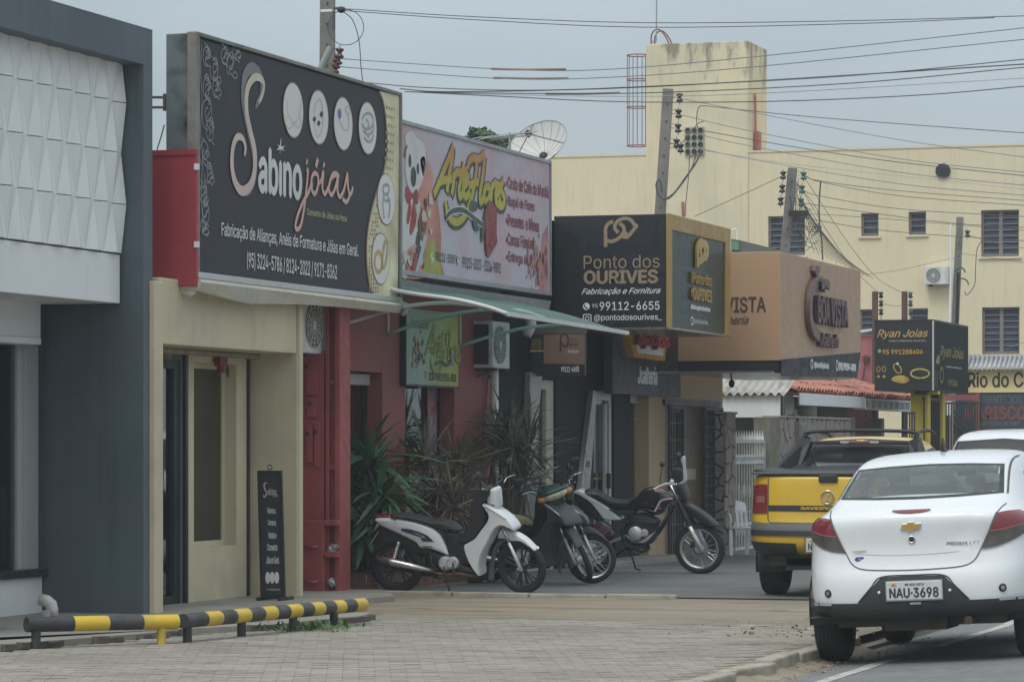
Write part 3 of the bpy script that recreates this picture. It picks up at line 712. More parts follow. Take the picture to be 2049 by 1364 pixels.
P.stroke(st, M('pale_line_print', (.27, .27, .27), .5), .011, .006, name='flourish')

# red side box between the grey shop and the billboard
yr = ys0-.06; xr0 = PY(300, 400, yr).x-.25; xr1 = PY(393, 400, yr).x
redb = thing('red_sign_box', 'plain red metal sign box between the grey pillar and the black billboard', 'sign', (xr1, yr, 2.96))
redm = M('red_sheet', (.33, .045, .055), .5, var=.06, vs=1)
MB().box(xr0, xr1, yr, yr+.05, zY(350, 572, yr), zY(350, 304, yr)).build('sheet', redm, redb, bevel=.004)
MB().box(xr0, xr1+.004, yr-.012, yr+.055, zY(350, 304, yr)-.03, zY(350, 300, yr)).build('edge_trim', redm, redb)
for v in (335, 490): MB().box(xr1-.015, xr1+.03, yr-.02, yr-.001, zY(350, v+6, yr), zY(350, v-6, yr)).build('clip', white, redb)
br = thing('sign_bracket', 'rusty steel rods holding the grey billboard box to the grey shop', 'bracket', tuple(PY(318, 200, ys0+.3)))
mb = MB()
for v in (195, 215): mb.cyl(PY(296, v, ys0+.3), PY(336, v, ys0+.3), .012, n=6)
mb.cyl(PY(330, 188, ys0+.3), PY(330, 222, ys0+.3), .02, n=6)
mb.build('rod', M('rust', (.09, .06, .045), .8, var=.3, vs=20), br)
wr = MB(); wr.tube(catmull([PY(329, 250, ys0+.3), PY(322, 275, ys0+.3), PY(314, 300, ys0+.3)]), .006, 5); wr.build('loose_wire', wire_m, br)

# downlight / gutter elbow under the red box
gp = thing('gutter_spout', 'pale plastic gutter spout below the red sign box', 'gutter', tuple(PY(380, 585, yr+.1)))
mb = MB(); mb.tube([PY(312, 578, yr+.1)+Vector((0, .1, 0)), PY(350, 579, yr+.1), PY(384, 574, yr+.1)], .035, 10); mb.tube([PY(362, 580, yr+.1), PY(380, 584, yr+.1), PY(388, 578, yr+.1)], .045, 10)
mb.build('spout', MATS['pvc_white'], gp, smooth=True)

# ================================================================ RAILS
def rail(pts, bands, posts, pc, label, r=.056):
    t = thing('barrier_rail', label, 'barrier', (*pts[0][:2], 0), 'yellow and black barrier rails')
    a, b = Vector(pts[0]), Vector(pts[1]); ym = M('rail_yellow', (.58, .40, .035), .5, var=.08, vs=4, stain=(.35, .27, .08), stain_amt=.5, stain_scale=5); km = M('rail_black', (.028, .03, .033), .45, var=.15, vs=4, stain=(.10, .095, .08), stain_amt=.35, stain_scale=5)
    for k in range(len(bands)-1):
        p0, p1 = a.lerp(b, bands[k]), a.lerp(b, bands[k+1]); mb = MB(); rr = r+(.0008 if k % 2 else 0)
        mb.cyl(p0, p1, rr, n=24); mb.build('band', km if k % 2 == 0 else ym, t, auto=True)
    for p, c in zip(posts, pc):
        q = a.lerp(b, p); mb = MB(); mb.cyl((q.x, q.y, -.05), (q.x, q.y, q.z-r*.4), .035, n=18); mb.build('post', km if c == 'k' else ym, t, auto=True)
    return t
p0 = PZ(72, 1297); p1 = PZ(323, 1288)
d = (p1-p0); ra = p0-d*.075; rb = p1+d*.125
def zc(p, v, u):  # centre height for a pixel row at that distance
    D = -SN*p.x+CS*p.y; return zat(D, v)
A0 = Vector((ra.x, ra.y, zc(ra, 1249, 0))); A1 = Vector((rb.x, rb.y, zc(rb, 1243, 0)))
rail((A0, A1), [0, .30, .53, .76, 1], [.075/1.2+.0, 1.075/1.2], 'ky', 'short yellow and black pipe rail in front of the dark grey shop wall')
p0 = PZ(375, 1285); p1 = PZ(668, 1253); d = p1-p0; ra = p0-d*.03; rb = p1+d*.22
B0 = Vector((ra.x, ra.y, zc(ra, 1242, 0))); B1 = Vector((rb.x, rb.y, zc(rb, 1209, 0)))
rail((B0, B1), [0, .105, .18, .255, .33, .405, .475, .545, .615, .68, .745, .81, .87, .935, 1][:15], [.03/1.25, .33/1.25+.04, .66/1.25+.06, 1.03/1.25], 'kkkk', 'long yellow and black pipe rail in front of the cream shop')

# ================================================================ STANDING BANNER
yb = yX(540, -11.3); bp = PZ(543, 1200, .045)
ban = thing('pavement_sign', 'narrow black standing sign with white lettering outside the cream shop', 'sign', (bp.x, bp.y, .045))
Yb = bp.y; q = Plane('y', Yb-.03, ban)
x0, x1 = xY(520, Yb), xY(563, Yb); z0, z1 = zY(541, 1190, Yb), zY(541, 944, Yb)
sh = -.04
def bq(x, z): return x+(z1-z)*.03
mb = MB()
mb.prism([(bq(x0, z0), Yb-.03, z0), (bq(x1, z0), Yb-.03, z0), (bq(x1, z1), Yb-.03, z1), (bq(x0, z1), Yb-.03, z1)], (0, .02, 0)); mb.build('board', vin, ban)
mb = MB()
for X in (x0, x1): mb.bar((bq(X, z0)-.0, Yb-.02, .045), (bq(X, z1), Yb-.02, z1+.01), .035, .03)
mb.bar((bq(x0, z1)-.015, Yb-.02, z1), (bq(x1, z1)+.015, Yb-.02, z1), .03); mb.bar((bq(x0, z0), Yb-.02, z0-.01), (bq(x1, z0), Yb-.02, z0-.01), .05)
mb.bar((bq(x0, z0), Yb-.15, .06), (bq(x0, z0), Yb+.2, .06), .03); mb.bar((bq(x1, z0), Yb-.15, .06), (bq(x1, z0), Yb+.2, .06), .03)
mb.build('frame', blk, ban, bevel=.004)
mb = MB(); mb.torus((bq((x0+x1)/2, z1), Yb-.02, z1+.045), (0, 1, 0), .022, .005, 20, 6); mb.build('hanging_ring', blk, ban, smooth=True)
q.text('abino', 536, 990, 553, 976, ink_w, .002); q.text('Fabrica,', 535, 1029, 552, 1015, ink_w, .002, bold=.02); q.text('Compra,', 536, 1053, 553, 1039, ink_w, .002, bold=.02)
q.text('Vende e', 537, 1077, 553, 1063, ink_w, .002, bold=.02); q.text('Conserta', 535, 1101, 555, 1087, ink_w, .002, bold=.02); q.text('Jóias em Geral.', 533, 1127, 559, 1112, ink_w, .002, bold=.02)
q.stroke([[(534, 965), (529, 968), (530, 978), (534, 985), (530, 994), (527, 990)]], MATS['rose_gold_print'], .012, .003, name='script_letter'); q.text('jóias', 546, 996, 557, 986, MATS['yellow_print'], .003)
for u in (536, 545, 554): q.disc(u, 1155, .024, pic, .003, 'round_picture', .055)
q.text('www.sabinojoias.com.br', 534, 1181, 561, 1176, ink_w, .002)

# ================================================================ RED FLOWER SHOP
XR = -12.2
redw = M('red_wall', (.31, .085, .085), .7, var=.10, vs=.8, streak=.10, bump=.15, bs=40, stain=(.25, .10, .095), stain_amt=.4, stain_scale=1.2)
redd = M('red_metal', (.31, .075, .075), .55, var=.08, vs=2, streak=.15)
ry0, ry1 = 31.3, yX(985, XR)
red = thing('flower_shop_building', 'red painted flower shop building with deep window openings between cream and black shops', 'building', (XR, 35, 0))
o1a, o1b = yX(655, XR), yX(765, XR); o2a, o2b = yX(811, XR), yX(909, XR)
zt1 = zX(765, 745, XR); zt2 = 2.45
dep = XR-PY(735, 800, o1b).x; gx = XR-dep
slab('x', XR-.9, XR, ry0, ry1, -.1, 3.22, [(o1a, o1b, -.2, zt1), (o2a, o2b, .25, zt2)]).build('wall', redw, red, bevel=.02)
slab('x', XR-.25, XR-.02, ry0, ry1+.4, 3.22, 4.9).build('parapet_wall', M('grey_backing_metal', (.15, .16, .16), .5, .3, var=.1), red)
mb = MB(); mb.box(-20, XR-.9, ry0, ry0+.15, 0, 3.2); mb.box(-20, XR-.9, ry1-.15, ry1, 0, 3.2); mb.box(-20, -19.9, ry0+.15, ry1-.15, 0, 3.2); mb.box(-20, XR-.9, ry0, ry1, 3.2, 3.3); mb.build('shell_wall', redw, red)
MB().box(-19.9, XR-.9, ry0+.15, ry1-.15, -.02, .02).build('floor', dark_in, red)
for a, b2, zb_, zt_ in ((o1a, o1b, .05, zt1), (o2a, o2b, .25, zt2)):
    wf = slab('x', gx-.06, gx-.0, a, b2, zb_, zt_, [(a+.06, b2-.06, zb_+.08, zt_-.12)]).build('window_frame', blk, red)
    MB().box(gx-.035, gx-.03, a+.06, b2-.06, zb_+.08, zt_-.12).build('glass', G('shop_glass2', (.60, .68, .66), .16), wf)
MB().box(gx-.02, gx+.05, o1a+.05, o1b-.05, zt1-.14, zt1-.02).build('shutter_rail', M('pale_dirty_metal', (.40, .39, .36), .5, var=.2), red, bevel=.01)
# things seen dimly through the glass: shelf goods, posters
post = M('flower_poster', (.28, .22, .26), .6, var=.5, vs=7, stain=(.35, .05, .06), stain_amt=.8, stain_scale=9)
MB().box(gx-.02, gx-.012, yX(858, gx), yX(876, gx), .35, 2.4).build('poster', post, red)
MB().box(gx-.012, gx-.006, yX(811, gx-.01), yX(848, gx-.01), .55, 1.05).build('poster', M('yellow_white_poster', (.50, .50, .40), .6, var=.2, stain=(.5, .42, .04), stain_amt=1, stain_scale=2.5), red)
wood = M('brown_wood', (.16, .08, .045), .7, var=.3, vs=3, streak=.5)
mb = MB()
for k in range(5): mb.box(gx-.5, gx-.45, yX(800, gx-.5), yX(858, gx-.5), 1.75+k*.11, 1.84+k*.11)
mb.build('shelf_board', wood, red)
MB().box(gx-1.2, gx-1.15, o1a, o1b-.2, .1, 2.2).build('inner_panel', M('teal_grey_panel', (.16, .20, .19), .6, var=.2), red)
MB().sphere((gx-.5, yX(700, gx-.5), 1.62), (.05, .10, .17)).build('red_balloon', M('red_gloss', (.35, .02, .03), .3), red, smooth=True)
MB().box(gx-.8, gx-.3, yX(690, gx-.4), yX(722, gx-.4), 1.25, 1.27).build('shelf', white, red)
MB().box(gx-.8, gx-.45, yX(684, gx-.4), yX(718, gx-.4), .55, .85).build('flower_bucket', M('mixed_flowers', (.4, .36, .2), .8, var=.6, vs=9, stain=(.5, .4, .02), stain_amt=1, stain_scale=8), red)

# red steel cupboard and column next to the cream shop
Yc = 31.9
cup = thing('red_meter_column', 'red painted steel meter cupboard and channel post standing beside the cream pillar', 'cabinet', (xY(640, Yc), Yc, 0))
x8, x50, x80 = xY(600, Yc), xY(648, Yc), xY(681, Yc-.0)
MB().box(x8-.3, x50, Yc, Yc+.3, 0, 2.45).build('meter_cabinet', redd, cup, bevel=.008)
mb = MB(); mb.box(x50+.02, x80, Yc+.05, Yc+.09, 0, 3.3); mb.box(x80-.05, x80+.005, Yc-.03, Yc+.28, 0, 3.3); mb.box(x50+.02, x50+.06, Yc-.01, Yc+.05, 0, 3.3)
for z in (1.25, 2.1): mb.box(x50+.06, x80-.05, Yc, Yc+.05, z, z+.05)
mb.build('channel_post', redd, cup, bevel=.005)
for a, b2, c, d in ((613, 632, 795, 835), (612, 625, 850, 925), (628, 640, 845, 935), (612, 634, 740, 790)):
    MB().box(xY(a, Yc-.03), xY(b2, Yc-.03), Yc-.03, Yc-.001, zY(a, d, Yc), zY(a, c, Yc)).build('meter_box', redd, cup, bevel=.006)
for u, v in ((616, 733), (622, 805), (634, 862), (617, 866)): MB().box(xY(u-3, Yc), xY(u+3, Yc), Yc-.045, Yc-.031, zY(u, v+5, Yc), zY(u, v-3, Yc)).build('latch', M('dark_rusty', (.06, .03, .03), .6), cup)
Yk = Yc-.12; xa, xb, xc = xY(605, Yk), xY(647, Yk), xY(674, Yk); zk = zY(640, 1040, Yk)
MB().box(xa, xb, Yk, Yk+.10, .02, zk).build('lower_door', redd, cup, bevel=.008)
mb = MB()
for v in (1040, 1103, 1186): z = zY(650, v, Yk); mb.box(xb+.005, xc, Yk+.0, Yk+.11, z-.055, z)
mb.build('shelf', redd, cup, bevel=.005)
for v in (1092, 1162): mb = MB(); z = zY(615, v, Yk); mb.tube([(xY(612, Yk), Yk-.01, z), (xY(630, Yk), Yk-.04, z-.01), (xY(636, Yk), Yk-.01, z)], .018, 8); mb.build('handle', redd, cup, smooth=True)
rnd = random.Random(4)
for v in (1100, 1168):
    z = zY(660, v, Yk)
    mb = MB()
    for k in range(5): mb.obox((xb+.04+rnd.random()*.08, Yk+.05, z-.01+rnd.random()*.05), (.05, .03, .03), Euler((rnd.random(), rnd.random()*3, rnd.random())).to_matrix())
    mb.build('tap_fitting', M('blue_white_plastic', (.35, .38, .42), .5, var=.9, vs=30), cup)
mb = MB(); mb.cyl((x50+.01, Yc+.02, 0), (x50+.01, Yc+.02, 2.4), .012, n=8); mb.build('conduit', blk, cup)

# planter of brown bricks with white joints
pl = thing('brick_planter', 'low brown brick planter with pale joints along the red wall', 'planter', (-11.95, 34.6, 0))
px0, px1, py0, py1, pz = -12.19, -11.72, 32.75, 36.9, .185
MB().box(px0, px1-.02, py0+.02, py1, -.05, pz-.012).build('mortar', M('pale_mortar', (.42, .40, .36), .9, var=.2, vs=6), pl)
bm_ = M('brown_brick', (.16, .075, .045), .6, var=.35, vs=5, noise2=.2)
me1 = MB().box(-.5, .5, -.5, .5, -.5, .5).mesh('brick'); me1.materials.append(bm_)
for r in range(2):
    z = .045+r*.092
    x = px1-.0; k = 0
    while x > px0+.05:
        l = .22 if not (r == 1 and k == 0) else .11
        l = min(l, x-px0); piece('brick', me1, (x-l/2, py0+.012, z), pl, None, (l-.02, .03, .078)); x -= l; k += 1
    y = py0+.02; k = 0
    while y < py1-.1:
        l = .22 if not (r == 1 and k == 0) else .11
        piece('brick', me1, (px1-.012, y+l/2, z), pl, None, (.03, l-.02, .078)); y += l; k += 1
MB().box(px0+.02, px1-.03, py0+.03, py1-.02, pz-.01, pz+.004).build('soil', M('soil', (.05, .035, .025), .95, var=.3, vs=8), pl)

# ---- leafy plants: every blade its own part
def blade(wd, droop, fold=.25, n=7, key='leaf'):
    mb = MB(); rows = []
    for i in range(n+1):
        t = i/n; x = t*(1-.25*droop*t); z = -droop*t*t*.75; hw = wd/2*math.sin(math.pi*(.12+.86*t))**.7*(1-.2*t)
        if i == n: hw = .0008
        rows.append([(x, -hw, z+hw*fold), (x, 0, z), (x, hw, z+hw*fold)])
    mb.grid(rows); return mb.mesh(key, fix=False, smooth=True)
yg = M('yucca_green', (.055, .125, .06), .45, var=.35, vs=9); yg2 = M('yucca_light_green', (.08, .15, .07), .45, var=.3, vs=9)
dr1 = M('dracaena_bronze', (.18, .17, .115), .5, var=.4, vs=12); dr2 = M('dracaena_red', (.18, .10, .09), .5, var=.4, vs=12); dr3 = M('dracaena_dull_green', (.13, .14, .085), .5, var=.35, vs=12)
def variants(wds, droops, mats, key='leaf'):
    L_ = []
    for w_ in wds:
        for d_ in droops:
            for m_ in mats: me = blade(w_, d_, key=key); me.materials.append(m_); L_.append(me)
    return L_
yl = variants((.10, .125), (.15, .6, 1.3), (yg, yg, yg2)); dl = variants((.045, .058), (.05, .25, .5), (dr1, dr3)); dl2 = variants((.045, .055), (.1, .4), (dr2, dr1))
stem_m = M('plant_stem', (.14, .11, .08), .9, var=.3, vs=12, bump=.6)
def plant(name, label, cat, base, heads, meshes, group, seed, ln=(.35, .6), cnt=40, spread=1.25):
    rn = random.Random(seed); t = thing(name, label, cat, base, group); b = Vector(base)
    for hx, hy, hz in heads:
        h = Vector((b.x+hx, b.y+hy, hz)); mb = MB(); mb.tube(catmull([b+Vector((hx*.1, hy*.1, 0)), b+Vector((hx*.6, hy*.6, (hz-b.z)*.5)), h], n=4), .022, 8); mb.build('stem', stem_m, t, smooth=True)
        for k in range(cnt):
            a = k*2.399+rn.random()*.5; el = math.pi/2-rn.random()**.85*2.25*spread/1.5
            l = rn.uniform(*ln)*(1 if el > .1 else .85)
            piece('leaf', rn.choice(meshes), h+Vector((0, 0, rn.uniform(-.08, .06))), t, (rn.gauss(0, .5), -el, a), (l, l if l > .4 else l*1.2, l))
    return t
def pbase(u, y, z=.185): return Vector((xY(u, y), y, z))
b = pbase(737, 33.6)
def hd(u, v, y, b): p = PY(u, v, y); return (p.x-b.x, y-b.y, p.z)
gp_ = 'spiky plants in the planter by the red wall'
plant('yucca_plant', 'big dark green sword-leaved yucca between red column and white scooter', 'plant', (b.x, b.y, .185), [hd(738, 935, 33.5, b), hd(757, 1005, 33.3, b), hd(728, 1060, 33.2, b), hd(742, 980, 33.8, b)], yl, gp_, 1, (.48, .80), 60, 1.45)
b = pbase(856, 35.0); plant('dracaena_plant', 'thin dull green spiky plant in front of the yellow and white poster', 'plant', tuple(b), [hd(850, 930, 35, b), hd(868, 1005, 34.9, b)], dl, gp_, 2, (.45, .66), 80, 1.6)
b = pbase(880, 34.6); plant('dracaena_plant', 'short dark red spiky plant low behind the white scooter seat', 'plant', tuple(b), [hd(878, 985, 34.6, b), hd(905, 1010, 34.5, b)], dl2, gp_, 3, (.40, .56), 75, 1.6)
b = pbase(925, 36.0); plant('dracaena_plant', 'bronze spiky plant against the red wall left of the white downpipe', 'plant', tuple(b), [hd(912, 935, 35.8, b), hd(930, 1000, 35.9, b), hd(900, 960, 36.1, b)], dl, gp_, 4, (.45, .66), 75, 1.6)
b = pbase(1012, 37.6, .0); plant('dracaena_plant', 'tallest bronze spiky plant spreading in front of the white downpipe', 'plant', tuple(b), [hd(1018, 862, 37.4, b), hd(1058, 905, 37.3, b), hd(985, 915, 37.5, b), hd(1015, 940, 37.2, b), hd(1048, 965, 37.2, b), hd(1000, 890, 37.7, b), hd(1030, 890, 37.0, b)], dl+dl[:2], gp_, 5, (.48, .74), 42, 1.55)
pot = thing('white_plant_tub', 'white painted tub at the foot of the tallest bronze plant', 'tub', (b.x, b.y-.05, -.04))
MB().lathe([(.0, 0), (.09, 0), (.10, .3), (.11, .62), (.10, .62), (.09, .5), (0, .5)], (xY(1035, 37.2), 37.2, -.04), n=20).build('tub', white, pot, smooth=True)
MB().lathe([(.11, 0), (.125, 0), (.125, .04), (.11, .04)], (xY(1035, 37.2), 37.2, .58), n=20).build('rim', white, pot, smooth=True)

# ---- flower shop billboard
XA = -11.95; art = None
ya0, ya1 = yX(792, XA), yX(1101, XA); za0, za1 = zX(1099, 588, XA), zX(1099, 323, XA)
art = thing('flower_billboard', 'pale pink flower shop billboard with teddy bear, rose and yellow lettering', 'billboard', (XA, 36.5, za0))
pinkg = M('pink_vinyl', (.47, .46, .52), .5, var=.05, vs=.7, stain=(.50, .25, .27), stain_amt=.65, stain_scale=.55)
MB().box(XA-.06, XA, ya0+.02, ya1-.02, za0+.02, za1-.02).build('panel', pinkg, art)
for a, b2, c, d in ((ya0, ya1, za1-.03, za1+.01), (ya0, ya1, za0-.02, za0+.03), (ya1-.035, ya1, za0+.03, za1-.03)): MB().box(XA-.09, XA+.02, a, b2, c, d).build('frame', steel, art)
Q = Plane('x', XA, art)
Q.poly([(805, 470), (830, 300), (855, 310), (878, 420), (880, 520), (850, 555), (800, 548)], M('peach_print', (.45, .20, .15), .5, var=.3, vs=1.5, stain=(.46, .44, .50), stain_amt=.8, stain_scale=1.6), .002, name='colour_wash', smooth=5)
Q.poly([(845, 548), (850, 500), (868, 480), (880, 520), (888, 558), (860, 556)], M('olive_print', (.30, .28, .04), .5, var=.3, vs=3), .0035, name='colour_wash', smooth=5)
Q.poly([(1078, 580), (1085, 470), (1096, 450), (1097, 584)], M('rose_wash', (.42, .18, .22), .5, var=.4, vs=3, stain=(.3, .3, .1), stain_amt=.6, stain_scale=3), .0035, name='colour_wash')
bearw = M('bear_white', (.58, .58, .57), .6, var=.08, vs=5)
for pts in ([(812, 300), (810, 272), (822, 262), (832, 275), (848, 290), (851, 320), (848, 350), (838, 378), (826, 388), (815, 370), (810, 340)], [(800, 420), (808, 400), (820, 392), (836, 395), (840, 430), (832, 480), (815, 500), (803, 530), (799, 470)], [(840, 320), (849, 315), (850, 345), (845, 350)]):
    Q.poly(pts, bearw, .005, name='bear_print', smooth=4)
P_ = [(819, 322, .045, .07), (835, 338, .04, .06), (826, 354, .09, .11)]
for u, v, r, ry in P_: Q.disc(u, v, r, ink_k, .0072, 'bear_feature', ry)
Q.stroke([[(808, 315), (810, 300), (814, 292)], [(844, 322), (848, 335), (846, 352)]], M('brown_grey', (.12, .08, .08), .5), .03, .007, name='bear_ear_edge')
rr = M('ribbon_red', (.30, .035, .03), .5, var=.3, vs=8)
for pts in ([(812, 372), (818, 380), (824, 392), (816, 408), (811, 400)], [(824, 392), (832, 378), (836, 395), (834, 412), (828, 408)], [(818, 402), (812, 440), (816, 448), (822, 420)], [(826, 404), (832, 440), (822, 470), (818, 462), (822, 430)]): Q.poly(pts, rr, .008, name='ribbon_print', smooth=3)
rnd = random.Random(6); fl = [rr, M('leaf_print', (.05, .09, .04), .5), M('gold_wash', (.38, .28, .12), .5), M('dark_mix', (.07, .05, .05), .5), M('pale_mix', (.5, .48, .44), .5)]
for k in range(70):
    u = rnd.uniform(806, 860); v0_ = 390+(860-u)*.0; v = rnd.uniform(420 if u < 835 else 400, 545); 
    if u < 830 and v < 500: continue
    if u > 846 and v > 480: continue
    r = rnd.uniform(.03, .11); c = Q.px(u, v); m_ = rnd.choice(fl)
    Q.poly([(c.x+r*rnd.uniform(.5, 1.2)*math.cos(a*math.pi/4), c.y+r*rnd.uniform(.4, 1)*math.sin(a*math.pi/4)) for a in range(8)], m_, .0085+k*.0001, name='bouquet_print', px=False)
Q.poly([(846, 470), (853, 470), (838, 530), (832, 545), (828, 544)], M('cellophane_print', (.35, .48, .48), .4), .016, name='cellophane_print')
for k in range(60):
    u = rnd.gauss(1068, 12); v = rnd.gauss(530, 26)
    if u > 1093 or v > 580 or v < 460: continue
    r = rnd.uniform(.02, .08); c = Q.px(u, v)
    Q.poly([(c.x+r*.7*rnd.uniform(.5, 1.2)*math.cos(a*math.pi/4), c.y+r*rnd.uniform(.5, 1.5)*math.sin(a*math.pi/4)) for a in range(8)], rnd.choice(fl[:3]+[M('rose_wash2', (.42, .22, .25), .5)]*2), .0045+k*.0001, name='bouquet_print', px=False)
# "ArteFlores" : hand lettering, dark outline under yellow to orange fill
glyph = [
 [(866, 390), (874, 372), (884, 345), (895, 318), (905, 292)], [(905, 292), (902, 320), (896, 352), (892, 385)], [(873, 368), (882, 362), (893, 360), (902, 358)],
 [(906, 345), (905, 370), (901, 390)], [(905, 356), (912, 344), (916, 350)], [(926, 325), (922, 350), (916, 380), (918, 394), (924, 386)], [(915, 346), (933, 340)],
 [(925, 374), (932, 366), (935, 354), (930, 350), (926, 362), (925, 382), (930, 394), (938, 384)],
 [(934, 338), (936, 325), (944, 316), (956, 318), (967, 308)], [(952, 320), (950, 350), (944, 385), (937, 410), (928, 432), (914, 444), (901, 440), (893, 425), (889, 404)], [(936, 372), (948, 366), (956, 364)],
 [(968, 310), (964, 350), (958, 390), (960, 404), (966, 394)], [(972, 372), (967, 382), (967, 398), (973, 402), (978, 388), (976, 374), (971, 374)],
 [(983, 368), (981, 390), (979, 404)], [(982, 376), (988, 366), (992, 370)], [(990, 392), (997, 384), (999, 374), (994, 370), (990, 384), (990, 402), (995, 408), (1000, 398)],
 [(1006, 358), (1001, 372), (1003, 386), (1007, 396), (1005, 410), (998, 412), (994, 406)]]
yo = M('yellow_orange_print', (.42, .40, .035), .5, grad=(2, 4.35, 4.75, (.46, .20, .05)))
Q.stroke([[(p[0]+1.2, p[1]+2.5) for p in s_] for s_ in glyph], M('letter_outline', (.05, .05, .055), .5), .150, .010, name='letter_outline')
Q.stroke(glyph, yo, .092, .013, name='hand_lettering')
gr = M('rose_green_print', (.045, .085, .065), .5)
Q.stroke([[(889, 436), (900, 424), (915, 420), (930, 424), (950, 440), (966, 452)]], pic, .085, .016, name='rose_stem_edge'); Q.stroke([[(889, 436), (900, 424), (915, 420), (930, 424), (950, 440), (966, 452)]], gr, .06, .018, name='rose_stem')
for pts in ([(936, 418), (940, 402), (950, 404), (954, 415), (946, 424)], [(944, 432), (952, 448), (956, 462), (948, 460), (943, 445)], [(962, 452), (970, 410), (972, 412), (966, 470), (962, 486), (960, 470)]): Q.poly(pts, gr, .019, name='rose_leaf', smooth=3)
Q.poly([(968, 425), (976, 400), (984, 412), (991, 420), (990, 465), (992, 485), (983, 500), (974, 516), (969, 500), (968, 460)], M('rose_red_print', (.24, .035, .035), .5, var=.35, vs=12), .021, name='rose_bloom', smooth=2)
rdm = M('dark_red_print', (.26, .05, .07), .5)
for i, tx in enumerate(('•Cesta de Café da Manhã', '•Buquê de Flores', '•Presentes  e Mimos', '•Coroas Fúnebres', '•Entrega de Flores')):
    u1 = (1097, 1069, 1078, 1071, 1082)[i]; v = (373, 412, 448, 486, 524)[i]
    Q.text(tx, 1012, v+4, u1, v-22, rdm, .006, bold=.014)
Q.text('98112-3509 /', 870, 524, 913, 503, ink_k, .012, bold=.006); Q.text('99115-3023 - 3224-9892', 924, 535, 1000, 513, ink_k, .012, bold=.006)
wa = M('phone_green_print', (.12, .42, .16), .5)
for u, v in ((864, 516), (916, 521)): Q.disc(u, v, .06, pic, .006, 'phone_badge_rim'); Q.disc(u, v, .048, wa, .008, 'phone_badge'); Q.stroke([[(u-1.6, v-5), (u-1.4, v+1), (u+1.7, v+4)]], pic, .03, .0095, name='handset_print')

# ---- small shop sign on the red wall
XF = XR+.06
fs0, fs1 = yX(811, XF), yX(917, XF); fz1, fz0 = zX(811, 615, XF), zX(811, 768, XF)
fsn = thing('flower_shop_sign', 'small yellow and pale green flower shop sign hung on the red wall', 'sign', (XF, (fs0+fs1)/2, fz0))
MB().box(XR+.002, XF, fs0, fs1, fz0, fz1).build('panel', M('green_yellow_vinyl', (.30, .42, .36), .5, var=.05, grad=(1, (fs0*.75+fs1*.25), fs1, (.42, .42, .04))), fsn, bevel=.004)
for a, b2, c, d in ((fs0-.02, fs0+.015, fz0-.01, fz1), (fs0+.015, fs1+.005, fz0-.02, fz0-.0)): MB().box(XR+.002, XF+.012, a, b2, c, d).build('frame', blk, fsn)
R_ = Plane('x', XF, fsn)
sg = [[((u-866)*.50+849.5, (v-292)*.62+650) for u, v in s_] for s_ in glyph]
R_.stroke(sg, M('olive_ink', (.09, .10, .04), .5), .050, .004, name='letter_outline'); R_.stroke([[(u-.5, v-1) for u, v in s_] for s_ in sg], M('yellow_green_ink', (.34, .37, .04), .5), .028, .007, name='hand_lettering')
R_.text('Floricultura', 821, 655, 857, 634, M('green_ink', (.07, .13, .09), .5), .004, shear=.3)
R_.text('(95)', 849, 758, 853, 741, ink_k, .004); R_.text('3224-9892 / 9115-3023', 857, 763, 912, 744, ink_k, .004, bold=.02)
for k in range(45):
    u = rnd.gauss(834, 7); v = rnd.gauss(705, 17); c = R_.px(u, v); r = rnd.uniform(.015, .05)
    R_.poly([(c.x+r*rnd.uniform(.5, 1.2)*math.cos(a*math.pi/4), c.y+r*rnd.uniform(.4, 1)*math.sin(a*math.pi/4)) for a in range(8)], rnd.choice([fl[1], fl[3], fl[4], M('salmon_ink', (.40, .20, .13), .5), fl[1]]), .005+k*.0001, name='bouquet_print', px=False)
R_.stroke([[(870, 728), (880, 724), (893, 730), (904, 722)]], gr, .04, .012, name='rose_stem'); R_.poly([(899, 700), (904, 695), (908, 715), (905, 730), (900, 722)], M('mauve_ink', (.25, .20, .22), .5), .013, name='rose_bloom')

